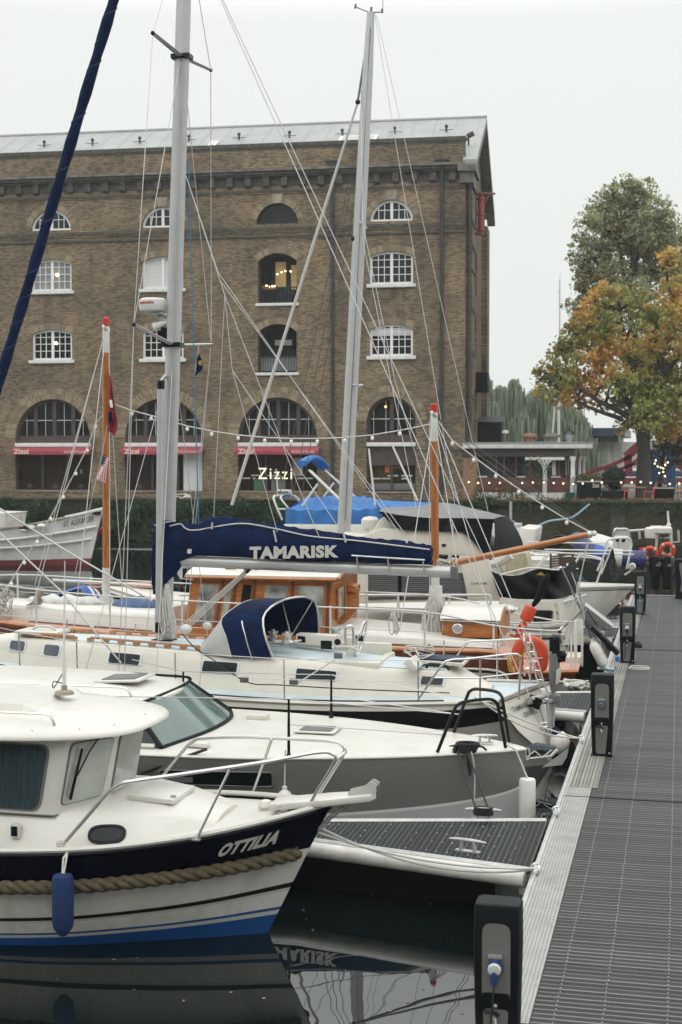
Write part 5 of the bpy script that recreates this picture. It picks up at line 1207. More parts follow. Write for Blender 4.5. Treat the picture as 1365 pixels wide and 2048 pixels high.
# the oval port lies on the sloping trunk side
def tside(x, z):
    k = (z-.95)/(.32); hw = (.96-.12*k) if x < -5.3 else (.96-.13*(x+5.3)/.55-(.13+.05*(x+5.3)/.55)*k)
    return V(x, yc-hw-.012, z)
ov = [tside(-5.085+.155*math.copysign(abs(math.cos(a))**.7, math.cos(a)), 1.095+.07*math.copysign(abs(math.sin(a))**.7, math.sin(a))) for a in [i*2*math.pi/28 for i in range(28)]]
o = MB().tube(ov, .014, 8, closed=True).build('port_light', M['black'], O); mb = MB(); mb.prism([p+V(0, .006, 0) for p in ov], (0, -.004, 0)); mb.build('pane', M['glass'], o)
hx = (-5.08, -4.62)
mb = MB(); mb.box((-4.86, yc-.02, 1.30), (.46, .62, .05), Matrix.Rotation(R(3), 3, 'Y')); o = mb.build('deck_hatch', M['gel'], O, bevel=.012)
mb = MB(); mb.box((-4.66, yc-.25, 1.325), (.05, .03, .03)); mb.build('latch', M['steel'], o, bevel=.005); MB().box((-5.10, yc-.2, 1.30), (.04, .08, .02)).build('hinge', M['steel'], o)
# wheelhouse
pl = [(-8.6, -.93), (-5.60, -.88), (-5.30, -.36), (-5.30, .36), (-5.60, .88), (-8.6, .93)]; zb_, zt_ = 1.24, 1.955
def WH(i, k):
    x, y = pl[i]; fx = .13 if i in (1, 2, 3, 4) else 0; return V(x+fx*k, yc+y*(1-.02*k), zb_+(zt_-zb_)*k)
mb = MB(); mb.grid([[WH(i, 0) for i in range(6)], [WH(i, 1) for i in range(6)]], cu=True); mb.build('wheelhouse', M['gel'], O, bevel=.012)
def on_wall(i, j, u, k): return WH(i, k).lerp(WH(j, k), u)
window(O, [on_wall(0, 1, u, k) for u, k in ((.62, .09), (.945, .07), (.945, .90), (.62, .92))], .16, M['glassr'].copy() if False else M['panelgrey'], M['curtain'], .02, .03)
o = window(O, [on_wall(1, 2, u, k) for u, k in ((.10, .13), (.86, .16), (.92, .92), (.10, .93))], .12, M['cast'], M['glassr'], .02, .013)
wp = [on_wall(1, 2, .60, .97), on_wall(1, 2, .46, .80), on_wall(1, 2, .30, .50)]
mb = MB(); mb.tube([p+V(.03, -.045, 0) for p in wp], .008, 6); mb.tube([on_wall(1, 2, .30, .86)+V(.035, -.05, 0), on_wall(1, 2, .24, .20)+V(.035, -.05, 0)], [.012, .016], 6); mb.build('wiper', M['black'], O)
window(O, [on_wall(2, 3, u, k) for u, k in ((.08, .14), (.92, .14), (.92, .92), (.08, .92))], .1, M['cast'], M['glassr'], .02, .013); window(O, [on_wall(3, 4, u, k) for u, k in ((.1, .14), (.88, .14), (.88, .92), (.1, .92))], .1, M['cast'], M['glassr'], .02, .013)
mb = MB(); mb.box((-5.95, yc-.945, 1.10), (.09, .05, .14)); o = mb.build('side_light', M['gel'], O, bevel=.015); MB().box((-5.95, yc-.975, 1.10), (.06, .012, .09)).build('lens', M['glass'], o)
p = PY(10, 1627, yc-.93); MB().box((-6.42, yc-.935, 1.14), (.14, .03, .10)).build('vent', M['plasticgrey'], O, bevel=.006)
# roof: rounded front, soft crown, raised box
def roofpt(a, k):
    cx, hx_, hy = -7.0, 2.08, 1.16; c_, s_ = math.cos(a), math.sin(a)
    ex = 2/3.6 if c_ < 0 else 2/2.6
    return V(cx+k*hx_*math.copysign(abs(c_)**ex, c_), yc+k*hy*math.copysign(abs(s_)**(2/3.2 if c_ > 0 else 2/5), s_), 0)
rows = []
for k, z in ((.0, 2.175), (.3, 2.165), (.55, 2.14), (.78, 2.095), (.92, 2.045), (.985, 2.01), (1, 1.985), (1, 1.965), (.96, 1.95), (.8, 1.952), (0.0, 1.955)):
    rows.append([roofpt(2*math.pi*j/64, k)+V(0, 0, z) for j in range(64)])
MB().grid(rows, cu=True).build('wheelhouse_roof', M['gel'], O, smooth=60)
mb = MB(); mb.grid([[V(-8.9, yc+a, z) for a, z in ((-.62, 2.12), (-.56, 2.215), (.56, 2.215), (.62, 2.12))], [V(-6.05, yc+a, z) for a, z in ((-.62, 2.10), (-.56, 2.205), (.56, 2.205), (.62, 2.10))], [V(-5.9, yc+a, z) for a, z in ((-.6, 2.10), (-.5, 2.11), (.5, 2.11), (.6, 2.10))]]); mb.build('roof_box', M['gel'], O, smooth=30)
def hoop(x0, x1, y, z, h, r=.013): return [V(x0, y, z), V(x0+.03, y, z+h*.8), V(x0+.1, y, z+h), V(x1-.12, y, z+h), V(x1-.04, y, z+h*.85), V(x1, y, z)]
tubes('grab_rail', M['steel'], O, [hoop(-8.0, -5.62, yc-.80, 2.07, .10), hoop(-8.0, -5.50, yc+.80, 2.07, .10)], .014)
MB().tube([WH(i, 0)+V(0, 0, .004) for i in range(6)], .006, 5, closed=True).build('base_joint', M['cast'], O)
for k in range(9): MB().sphere(roofpt(-2.3+k*.33, .93)+V(0, 0, 2.042), .009, 6).build('roof_screw', M['galv'], O)
for y in (-.55, .55): MB().box((-7.2, yc+y*1.25, 2.10), (1.9, .012, .006), Matrix.Rotation(R(0), 3, 'Y')).build('roof_drain_lip', M['stone'], O)
# whip aerial
a0 = V(-5.93, yc+.1, 2.2); mb = MB(); mb.lathe([(.10, 0), (.085, .03), (.03, .045), (.03, .09)], a0, 14); o = mb.build('aerial_mount', M['stone'], O)
top = PY(130, 1122, yc+.1); mb = MB(); mb.tube([a0+V(0, 0, .05), a0+V(0, 0, .22), a0+V(.0, 0, .28), a0+V(0, 0, .42), top], [.02, .022, .026, .012, .005], 8); mb.build('aerial', M['white'], O)
MB().tube(spl([a0+V(0, 0, .1), a0+V(-.09, -.05, .13), a0+V(-.1, -.03, .06), a0+V(-.02, 0, .2)], 10), .006, 5).build('aerial_lead', M['ropeb'], O)
# bow rails
def rail(sd):
    f = lambda px, py, y: PY(px, py, yc+sd*0-y) if sd < 0 else None
    pts = [V(-5.42, yc+sd*1.13, 1.02), V(-5.05, yc+sd*1.06, 1.46), V(-4.90, yc+sd*1.03, 1.60), V(-4.75, yc+sd*1.0, 1.64), V(-4.3, yc+sd*.86, 1.70), V(-3.7, yc+sd*.56, 1.765), V(-3.25, yc+sd*.27, 1.82), V(-3.12, yc+sd*.20, 1.80), V(-3.10, yc+sd*.18, 1.72), V(-3.28, yc+sd*.15, 1.42), V(-3.38, yc+sd*.14, 1.24)]
    return pts
for sd in (-1, 1):
    pts = rail(sd); MB().tube(spl(pts, 50), .017, 8).build('bow_rail', M['steel'], O)
    for xa, ya, xb, yb, zb2 in ((-4.22, .86, -3.95, .66, 1.735),): MB().tube([V(xa, yc+sd*ya, 1.10), V(xb, yc+sd*yb, zb2)], .014, 8).build('rail_stanchion', M['steel'], O)
    MB().box((-4.22, yc+sd*.86, 1.10), (.08, .05, .012)).build('stanchion_foot', M['steel'], O)
mb = MB(); mb.tube([V(-3.10, yc-.18, 1.74), V(-3.06, yc-.1, 1.76), V(-3.05, yc, 1.77), V(-3.06, yc+.1, 1.76), V(-3.10, yc+.18, 1.74)], .017, 8); mb.build('bow_rail', M['steel'], O)
# bow platform with anchor roller
mb = MB(); mb.prism([(-3.75, yc-.16, 1.215), (-3.2, yc-.17, 1.29), (-2.78, yc-.11, 1.345), (-2.74, yc, 1.35), (-2.78, yc+.11, 1.345), (-3.2, yc+.17, 1.29), (-3.75, yc+.16, 1.215)], (0, 0, .065)); mb.build('bow_platform', M['gel'], O, bevel=.02)
mb = MB()
for s_ in (-.055, .055): mb.prism([(-3.0, yc+s_-.006, 1.385), (-2.74, yc+s_-.006, 1.41), (-2.72, yc+s_-.006, 1.50), (-2.78, yc+s_-.006, 1.53), (-2.86, yc+s_-.006, 1.46), (-3.0, yc+s_-.006, 1.42)], (0, .012, 0))
o = mb.build('anchor_roller', M['letter'], O); MB().cyl((-2.76, yc-.06, 1.46), (-2.76, yc+.06, 1.46), .03, 10).build('roller', M['black'], o)
MB().tube([V(-3.33, yc, 1.02), V(-3.0, yc, 1.31)], .022, 8).build('bobstay', M['steel'], O)
cleat(-3.62, yc-.06, 1.20, R(80), .7).build('cleat', M['steel'], O)
mb = MB()
for i in range(4): mb.tube([V(-3.62+.05*math.cos(a+i), yc-.06+.09*math.sin(a), 1.24+.012*i+.02*math.sin(2*a)) for a in [j*.5236 for j in range(12)]], .012, 5, closed=True)
mb.build('cleat_hitch', M['ropew'], O)
MB().lathe([(.02, 0), (.06, .01), (.075, .05), (.05, .10), (.0, .115)], (-3.85, yc+.1, 1.15), 12).build('deck_vent', M['gel'], O)
# fender hung from the foot of the rail
fx = PY(128, 1800, 11.68)
Fd = thing('boat_fender', 'blue sock covered fender hanging on the navy hull below the rail foot', 'fender', (fx.x, 11.66, .3))
zt_f, zb_f = PY(128, 1745, 11.68).z, PY(128, 1870, 11.68).z
h = zt_f-zb_f; MB().lathe([(.0, 0), (.035, .005), (.085, .07), (.097, .12), (.097, h-.06), (.085, h-.02), (.03, h)], (fx.x, 11.66, zb_f), 18).build('body', M['fenderblue'], Fd)
mb = MB(); mb.tube([V(fx.x, 11.66, zt_f), V(fx.x-.01, 11.70, zt_f+.12), V(fx.x+.01, 11.80, 1.02)], .011, 6); mb.tube([V(fx.x+.015, 11.65, zt_f), V(fx.x+.02, 11.70, zt_f+.12), V(fx.x-.01, 11.80, 1.02)], .009, 6)
for i in range(3): mb.tube([V(-5.42+.03*math.cos(a), 11.80+.03*math.sin(a), 1.03+.022*i) for a in [j*.785 for j in range(8)]], .011, 5, closed=True)
mb.build('lanyard', M['ropew'], Fd)
# mooring lines to the pier
for a, b, sag, lb in ((V(-3.62, yc-.08, 1.24), V(-1.34, 13.62, DZ+.03), .22, 'slack lower one of two mooring lines from the bow of the navy pilot boat'), (V(-3.33, yc+.02, 1.0), V(-1.33, 13.60, DZ+.05), .10, 'tight upper one of two mooring lines from the bow of the navy pilot boat')):
    tag(MB().tube(catenary(a, b, sag), .012, 6).build('mooring_line', M['ropew'].copy() if False else M['canvasgreyw']), lb, 'rope')

# ================================================================ GREY MOTOR BOAT
yc = 17.25
G = thing('motor_boat', 'grey hulled motor boat with flush white deck, green tinted windscreen and black pulpit', 'boat', (-6, yc, 0))
H = Hull(yc, [(-11, 1.45, 1.05), (-9, 1.58, 1.04), (-7, 1.60, 1.04), (-5.2, 1.48, 1.03), (-4, 1.20, 1.025), (-3, .80, 1.015), (-2.3, .40, 1.01), (-1.95, .16, 1.005), (-1.80, .02, 1.0)],
         [(-11, 1.3, 0), (-9, 1.4, 0), (-7, 1.36, 0), (-5.2, 1.15, 0), (-4, 1.0, 0), (-3, .66, 0), (-2.3, .32, 0), (-1.95, .13, 0), (-1.81, .02, 0)], bulge=.03)
H.skin([M['greyhull'], M['white'], M['greyhull2'], M['black']], G, [0, .05, .80, .84, 1.3], [0, .05, .40, .43, 1.3], [0, 0, 1, 2])
H.deck(M['gel'], G, dz=.004, inset=.015, camber=.06); H.strip('toe_rail', M['gel'], G, 0, .016)
o = None
x0, x1 = -5.95, -4.62; tt0, tt1 = H.tx(x0), H.tx(x1); mb = MB(); ring_ = []
pts = []
for u, v in [(0, .08), (0, .9), (.02, 1), (.5, 1), (.97, 1), (1, .9), (1, .1), (.98, 0), (.5, 0), (.03, 0)]: pts.append((u, v))
hp = lambda u, v, out: H.p(tt0+(tt1-tt0)*u, .165+.17*v, -1, out=out)
rowsw = [[hp(i/12, j/4, .008) for i in range(13)] for j in range(5)]
MB().grid(rowsw).build('hull_window', M['glass'], G); MB().tube([hp(u, v, .006) for u, v in pts], .008, 5, closed=True).build('hull_window_trim', M['greyhull'], G)
mb = MB(); mb.grid([[hp(i/4*.22+.03, .45+.4*j, .011) for i in range(5)] for j in range(2)]); mb.build('curtain', M['panelgrey'], G)
# coachroof, windscreen
zd = 1.07
wb = [V(-6.02, yc-1.28, zd), V(-5.78, yc-.5, zd+.03), V(-5.72, yc+.1, zd+.04), V(-5.78, yc+.7, zd+.03), V(-5.98, yc+1.30, zd)]
wt = [V(-6.50, yc-.98, 1.50), V(-6.36, yc-.4, 1.545), V(-6.33, yc+.1, 1.55), V(-6.36, yc+.6, 1.545), V(-6.48, yc+1.0, 1.50)]
mb = MB(); mb.grid([spl(wb, 13), spl(wt, 13)]); o = mb.build('windscreen', M['glasst'], G, smooth=60)
mb = MB(); mb.tube(spl(wb, 13), .028, 6); mb.tube(spl(wt, 13), .022, 6)
for i in (0, 4): mb.tube([wb[i], wt[i]], .034, 6)
mb.build('screen_frame', M['plasticgrey'], o)
for sd in (-1, 1):
    mb = MB(); mb.grid([[V(-6.02, yc+sd*1.28, zd), V(-10.5, yc+sd*1.30, zd)], [V(-6.50, yc+sd*.99, 1.49), V(-10.5, yc+sd*1.0, 1.49)]]); mb.build('side_window', M['glass'], G)
    MB().tube([V(-6.1, yc+sd*1.30, zd+.02), V(-10.5, yc+sd*1.31, zd+.02)], .03, 6).build('coaming', M['gel'], G)
    MB().tube(spl([V(-6.45, yc+sd*1.02, 1.53), V(-6.9, yc+sd*1.06, 1.565), V(-10.5, yc+sd*1.06, 1.60)], 10), .02, 6).build('roof_edge_trim', M['plasticgrey'], G)
rows = []
for x, z, hw in ((-6.27, 1.535, .80), (-6.33, 1.56, .93), (-6.5, 1.59, 1.02), (-7.2, 1.65, 1.06), (-8.5, 1.68, 1.07), (-10.5, 1.66, 1.06)):
    rows.append([V(x-.20*abs(a)**2, yc+hw*a, z-.055*abs(a)**2.5) for a in [i/8-1 for i in range(17)]])
mb = MB(); mb.grid(rows); rows_b = [[p-V(0, 0, .05) for p in r] for r in rows]; mb.grid(rows_b)
per = [r[0] for r in rows][::-1]+rows[0]+[r[-1] for r in rows]; mb.grid([per, [p-V(0, 0, .05) for p in per]]); mb.build('coachroof', M['gel'], G, smooth=50)
mb = MB(); mb.box((-7.02, yc+.05, 1.672), (.62, .62, .03), Matrix.Rotation(R(-3), 3, 'Y')); o = mb.build('roof_hatch', M['gel'], G, bevel=.012); MB().box((-7.02, yc+.05, 1.69), (.46, .46, .014), Matrix.Rotation(R(-3), 3, 'Y')).build('mesh_pane', M['cast'], o)
for xx, y in ((-4.42, yc+.05),): 
    mb = MB(); mb.box((xx, y, 1.115), (.52, .46, .02)); o = mb.build('deck_hatch', M['gel'], G, bevel=.008); MB().box((xx, y, 1.128), (.40, .34, .012)).build('pane', M['cast'], o)
for px, py, yy in ((610, 1443, yc+.5), (450, 1448, yc+1.0), (890, 1470, yc)): p = PZ(px, py, 1.07); MB().lathe([(.03, 0), (.025, .012), (0, .014)], (p.x, p.y, 1.068), 10).build('deck_filler', M['steel'], G)
p = PZ(460, 1448, 1.09)
mb = MB(); mb.box((-5.42, yc+.75, 1.11), (.28, .2, .08)); mb.build('deck_locker', M['gel'], G, bevel=.03)
p = PZ(398, 1492, 1.08); MB().box((p.x, p.y, 1.10), (.26, .14, .06)).build('deck_locker', M['gel'], G, bevel=.025)
# black stanchions and lines
st = []
for px, pb, pt, y in ((578, 1512, 1398, yc-1.30), (663, 1454, 1350, yc+1.28), (367, 1398, 1343, yc+1.5)):
    a = PY(px, pb, y); b = PY(px, pt, y); MB().tube([V(a.x, y, 1.03), b], [.020, .014], 8).build('stanchion', M['black'], G); st.append(b)
    MB().lathe([(.035, 0), (.03, .02), (.02, .05)], (a.x, y, 1.04), 10).build('stanchion_base', M['black'], G)
pz = lambda px, py, y: PY(px, py, y)
q1 = pz(1000, 1395, yc-.25)
# bow pulpit of two black hoops
for s_, pts in ((-1, [V(-2.78, yc-.64, 1.04), V(-2.60, yc-.56, 1.52), V(-2.55, yc-.53, 1.60), V(-2.46, yc-.47, 1.635), V(-2.22, yc-.30, 1.645), V(-2.13, yc-.25, 1.60), V(-2.10, yc-.22, 1.50), V(-2.02, yc-.18, 1.04)]), (1, [V(-2.78, yc+.64, 1.04), V(-2.60, yc+.56, 1.52), V(-2.55, yc+.53, 1.60), V(-2.46, yc+.47, 1.635), V(-2.22, yc+.30, 1.645), V(-2.13, yc+.25, 1.60), V(-2.10, yc+.22, 1.50), V(-2.02, yc+.18, 1.04)])):
    MB().tube(spl(pts, 36), .021, 8).build('pulpit', M['black'], G)
tubes('guard_line', M['wire'], G, [[st[0], V(-2.62, yc-.57, 1.5)], [st[0], V(-7.5, yc-1.5, 1.68)], [st[1], V(-2.62, yc+.57, 1.5)], [st[1], st[2], V(-7.5, yc+1.5, 1.70)], [st[1]-V(0, 0, .28), V(-2.7, yc+.6, 1.28)], [st[0]-V(0, 0, .3), V(-2.72, yc-.6, 1.25)]], .007, 5)
cleat(-2.3, yc-.02, 1.055, R(15), .8).build('cleat', M['steel'], G); cleat(-2.52, yc-.52, 1.03, R(25), .7).build('cleat', M['black'], G)
# wrapped black lines from the bow down to the finger cleat
Lx = thing('mooring_line', 'doubled black mooring line from the grey bow down to the finger cleat', 'rope', (-2.5, yc-.7, .6))
fc = PZ(967, 1640, DZ); a = H.p(H.tx(-2.48), -.02, -1, out=.0)
mb = MB()
for i in range(5): mb.tube([a+V(.13*math.cos(q)+.01*i, .05+.09*math.sin(q), .015+.02*i) for q in [j*.5236 for j in range(12)]], .02, 6, closed=True)
mb.tube(spl([a+V(.12, .1, .05), a+V(.2, .1, .06), a+V(.26, .08, .02)], 6), .014, 6)
mb.build('wraps', M['ropeb'], Lx, smooth=60)
for dx, ex in ((-.07, -.08), (.05, .06)): MB().tube([a+V(dx, -.04, .02), V(fc.x+ex, fc.y+.02, DZ+.1)], .013, 6).build('fall', M['ropeb'], Lx)
MB().tube([a+V(.06, -.05, .0), a+V(.075, -.06, -.14), a+V(.09, -.06, -.26)], [.02, .03, .016], 6).build('snubber', M['ropeb'], Lx)
mb = MB()
for i in range(4): mb.tube([V(fc.x+.1*math.cos(q), fc.y+.05*math.sin(q), DZ+.07+.02*i) for q in [j*.5236 for j in range(12)]], .016, 6, closed=True)
mb.build('hitch', M['ropeb'], Lx, smooth=60); MB().tube(spl([a+V(.09, -.03, .02), a+V(.13, -.05, -.12), a+V(.14, -.05, -.4), a+V(.13, -.05, -.62)], 8), .009, 5).build('tail', M['ropew'], Lx)
p = PY(1050, 1600, yc-.28)
Fd = thing('boat_fender', 'white cylindrical fender standing upright against the grey bow', 'fender', (p.x, yc-.28, .3))
zt_f = PY(1050, 1556, yc-.28).z; zb_f = .04; MB().lathe([(.02, zb_f), (.08, zb_f+.02), (.10, zb_f+.07), (.10, zt_f-.03), (.09, zt_f-.008), (.0, zt_f)], (p.x+.03, yc-.28, 0), 18).build('body', M['fender'], Fd)
MB().tube([V(p.x+.03, yc-.28, zt_f), V(p.x-.12, yc-.2, 1.03), V(-2.05, yc-.18, 1.10)], .011, 6).build('lanyard', M['ropew'], Fd)
q = H.p(H.tx(-4.47), .5, -1, out=.1); Fd = thing('boat_fender', 'white ball ended fender hanging low on the grey hull behind the bow platform', 'fender', (q.x, q.y, .4))
zt_f = PY(578, 1580, q.y).z; MB().lathe([(.02, zt_f-.5), (.08, zt_f-.46), (.1, zt_f-.38), (.1, zt_f-.1), (.07, zt_f-.03), (.03, zt_f), (.03, zt_f+.04), (0, zt_f+.05)], (q.x, q.y, 0), 16).build('body', M['fender'], Fd); MB().tube([V(q.x, q.y, zt_f+.05), V(q.x, q.y+.02, 1.0), V(-4.47, yc-1.3, 1.12)], .009, 6).build('lanyard', M['ropew'], Fd)
MB().tube([H.p(H.tx(-6.2), .22, -1, out=.03), H.p(H.tx(-5.4), -.01, -1, out=-.1)+V(0, 0, .07)], .02, 6).build('boat_hook', M['black'], G)
# ================================================================ NAVY COVERED YACHT
yc = 21.1
T = thing('sailing_yacht', 'cream sailing yacht with navy sail cover lettered TAMARISK, navy spray hood and black hull band', 'boat', (-7, yc, 0))
H = Hull(yc, [(-2.22, .92, 1.06), (-3.3, 1.16, 1.02), (-5.2, 1.40, 1.0), (-7.2, 1.44, 1.05), (-9.0, 1.20, 1.14), (-10.6, .70, 1.27), (-11.6, .28, 1.37), (-12.2, .015, 1.43)],
         [(-1.93, .26, .28), (-2.9, .72, .05), (-5.2, 1.16, 0), (-7.2, 1.20, 0), (-9.0, .92, 0), (-10.4, .45, 0), (-11.1, .16, 0), (-11.45, .01, 0)], bulge=.14, skew=.29)
H.skin([M['gelcream'], M['black'], M['hullgrey3']], T, [0, .06, .09, .36, 1, 1.4], [0, .06, .09, .42, 1, 1.4], [0, 0, 1, 2, 2])
# transom is cream all over: a panel just proud of the hull's stern
tr = [H.p(0, f, s) for f, s in ((.0, -1), (.5, -1), (1, -1), (1, 1), (.5, 1), (.0, 1))]
mb = MB(); mb.grid([[H.p(0, f, -1)+V(.012, -.004, 0), H.p(0, f, -1).lerp(H.p(0, f, 1), .5)+V(.035, 0, 0), H.p(0, f, 1)+V(.012, 0, 0)] for f in (0, .2, .4, .6, .8, 1, 1.3)]); mb.build('transom', M['gelcream'], T, smooth=60)
cap = MB(); cap.tube([H.p(0, 0, -1), H.p(0, 0, -1).lerp(H.p(0, 0, 1), .5)+V(.03, 0, .02), H.p(0, 0, 1)], .035, 6); cap.build('transom_cap', mat('weathered_teak_cap', (.22, .19, .15), .8, var=.2, vs=6), T)
tq = lambda u, v: (H.p(0, 1-v, -1).lerp(H.p(0, 1-v, 1), u))+V(.05, -.012, 0)
sub = lambda u0, u1, v0, v1: (lambda u, v: tq(u0+(u1-u0)*u, v0+(v1-v0)*v))
lettering('lettering', 'TAMARISK of RYE', M['letterd'], T, sub(.10, .78, .76, .86), .01); lettering('lettering', 'ORWELL', M['letterd'], T, sub(.26, .56, .60, .70), .01)
H.deck(M['paleblue'], T, dz=.0, inset=.05, camber=.06)
H.strip('toe_rail', M['gelcream'], T, .0, .032, dz=.012)
H.strip('toe_rail_slots', M['black'], T, -.03, .012, .12, .97, dz=.018, out=-.06)
# long coachroof
CT = [(-2.7, .58, 1.03, .30, 1.10), (-3.35, .70, 1.0, .52, 1.40), (-4.3, .82, 1.0, .66, 1.44), (-5.9, .90, .99, .74, 1.56), (-7.2, .90, 1.02, .72, 1.60), (-9.0, .70, 1.1, .52, 1.66), (-10.4, .40, 1.2, .27, 1.68), (-10.95, .32, 1.26, .2, 1.60)]
tk = trunk(CT+[(-11.2, .24, 1.3, .15, 1.33)], yc)
tk.build('coachroof', M['gelcream'], T, smooth=50)
MB().grid([[V(x, yc+(wt-.09)*k, zt+.051-.042*k*k) for k in (-1, -.5, 0, .5, 1)] for x, wb, zb, wt, zt in CT[1:-1]]).build('nonslip_panel', M['paleblue'], T)
def cside(x, k):
    S = CT
    for a, b in zip(S, S[1:]):
        if b[0] <= x <= a[0]:
            t = (x-a[0])/(b[0]-a[0]); wb, zb, wt, zt = [a[j]+(b[j]-a[j])*t for j in (1, 2, 3, 4)]
            kk = k/.75; return V(x, yc-(wb+(wt+(wb-wt)*.25-wb)*kk), zb+(zt-zb)*k)
M['winpale'] = mat('pale_window_surround', (.60, .63, .64), .5)
for px0, px1, pc, hh, kd in ((19, 47, 1292, .055, 1), (87, 116, 1301, .06, 1), (217, 277, 1318, .06, 0), (404, 472, 1335, .05, 0), (591, 670, 1350, .055, 0), (841, 884, 1362, .05, 0)):
    # sight lines onto the sloping cabin side
    def xat(px):
        lo, hi = -10.9, -2.8
        for _ in range(30):
            m_ = (lo+hi)/2; q = cside(m_, .42); d = q-_C; sx = 682.5+F*d.dot(_r)/d.dot(_f)
            if sx < px: lo = m_
            else: hi = m_
        return lo
    a, b = xat(px0), xat(px1); k0, k1 = .22, .60
    def krow(x): 
        for k in range(5, 74):
            q = cside(x, k/100); d = q-_C; sy = 1024-F*d.dot(_u)/d.dot(_f)
            if sy <= pc: return k/100
        return .45
    kk = krow((a+b)/2); dk = .155 if kd else .135
    c = [cside(a, kk-dk), cside(b, kk-dk), cside(b+.015, kk+dk), cside(a+.015, kk+dk)]
    window(T, c, .28 if kd else .16, M['winpale'], mat('port_glass', (.07, .08, .09), .25, var=.3) if kd else M['glass'], .022, .035)
for sd in (-1, 1):     # teak handrails with feet
    for xa, xb in ((-10.15, -9.25), (-8.95, -7.1)):
        zt1 = lambda x: 1.66+(x+9)*(-.02 if x < -9 else -.033)+.03
        yy = lambda x: (.52+(x+9)*(.18 if x < -9 else .111))*.84
        n = 7; mb = MB(); mb.tube([V(xa+(xb-xa)*i/n, yc+sd*yy(xa+(xb-xa)*i/n), zt1(xa+(xb-xa)*i/n)+.045) for i in range(n+1)], .02, 6)
        for i in range(n+1): x = xa+(xb-xa)*i/n; mb.box((x, yc+sd*yy(x), zt1(x)+.015), (.11, .035, .05))
        mb.build('grab_rail', M['teak'], T)
mb = MB(); mb.box((-9.95, yc-.05, 1.755), (.72, .55, .05), Matrix.Rotation(R(1), 3, 'Y')); mb.build('forehatch', M['gelcream'], T, bevel=.012); mb = MB(); mb.tube(spl([V(-10.1, yc-.1, 1.79), V(-10, yc-.1, 1.84), V(-9.8, yc-.1, 1.84), V(-9.7, yc-.1, 1.79)], 10), .02, 6); mb.build('hatch_handle', M['galv'], T)
# mast
P = lambda px, py, y=yc: PY(px, py, y)
mb0 = P(329, 1275); mb0.z = 1.66; mt = P(368, 0); mt = mb0+(mt-mb0)*1.12
nrm = (mt-mb0).normalized()
def oval(path, rx, ry, n=14):
    rows = []
    for p, k in path: rows.append([p+V(rx*k*math.cos(a), ry*k*math.sin(a), 0) for a in [j*2*math.pi/n for j in range(n)]])
    m_ = MB().grid(rows, cu=True); m_.poly(rows[-1]); return m_
oval([(mb0, 1), (mb0.lerp(mt, .3), 1), (mb0.lerp(mt, .85), .97), (mt, .88)], .125, .085).build('mast', M['alu'], T)
MB().box(mb0+V(0, 0, -.0), (.34, .26, .05)).build('mast_step', M['black'], T)
on = lambda k: mb0.lerp(mt, k)
def kz(py): return (P(350, py).z-mb0.z)/(mt.z-mb0.z)
mb = MB(); mb.tube([on(kz(1270))+V(.03, -.095, 0), on(kz(120))+V(.03, -.085, 0)], .008, 5); mb.build('sail_track', M['galv'], T)
# spare pole stowed upright along the mast
a, b = P(318, 1262, yc-.25), P(322, 778, yc-.25); o = MB().tube([a, b], .055, 10).build('stowed_pole', M['alu'], T); MB().tube([b, b+(b-a)*.035], .06, 10).build('pole_end', M['black'], o); MB().tube([a-V(0, 0, .02), a+V(0, 0, .14)], .06, 10).build('pole_end', M['black'], o)
MB().tube([b+V(0, 0, .12), b+V(.06, .05, .22), on(kz(755))+V(-.1, -.05, 0)], .022, 6).build('pole_track_car', M['galv'], T)
# spreaders
spr = {}
for nm, root, tl, trr, hl in (('u', 115, (306, 66), (422, 140), 1.15), ('l', 690, (268, 649), (423, 688), 1.30)):
    c = on(kz(root)); t1 = P(*tl, yc-hl); t2 = P(*trr, yc+hl)
    for tp in (t1, t2):
        mb = MB(); n = 10; rows = []
        for k, q in ((1, c), (.75, tp)): rows.append([q+V(.055*k*math.cos(a), 0, .022*k*math.sin(a)) for a in [j*2*math.pi/n for j in range(n)]])
        mb.grid(rows, cu=True); mb.poly(rows[0]); mb.poly(rows[1]); o = mb.build('spreader', M['alu'], T); MB().sphere(tp, .035, 8).build('spreader_tip', M['black'], o)
    MB().box(c, (.30, .20, .07)).build('spreader_bracket', M['black'], T); spr[nm] = (t1, t2)
# standing rigging
masthead = mt
ch = lambda s, x: V(x, yc+s*1.30, 1.05)
wires = []
for s, i in ((-1, 0), (1, 1)):
    up, lo = spr['u'][i], spr['l'][i]
    wires += [[masthead, up, lo, ch(s, -8.15)], [on(kz(100)), lo, ch(s, -8.05)], [on(kz(700)), ch(s, -7.55)], [on(kz(705)), ch(s, -8.75)]]
bowp = V(-12.05, yc, 1.45); 
tubes('shroud', M['wire'], T, wires, .0065, 5)
st1 = V(-2.2, yc-.2, 1.1); 
tubes('backstay', M['wire'], T, [[masthead, P(455, 640, yc), P(880, 1020, yc), V(-2.1, yc-.3, 1.1)][0:1]+[V(-2.1, yc-.55, 1.12)], [masthead, V(-2.0, yc+.55, 1.12)]], .008, 5)
# furled headsail in its blue sleeve: bottom out of frame at the left
a = P(-30, 860, yc); b = P(228, 0, yc); d = (b-a); path = [a-d*.28, a, a+d*.25, a+d*.5, a+d*.75, b, b+d*.12]
o = MB().tube(spl(path, 40), [.085+.010*math.sin(i*1.9) for i in range(40)], 10).build('furled_headsail', M['canvasnavy'], T)
MB().helix(spl(path, 20), .078, .014, .42, 0, 5, 8).build('furl_edge', mat('furl_edge', (.005, .018, .07), .7), o)
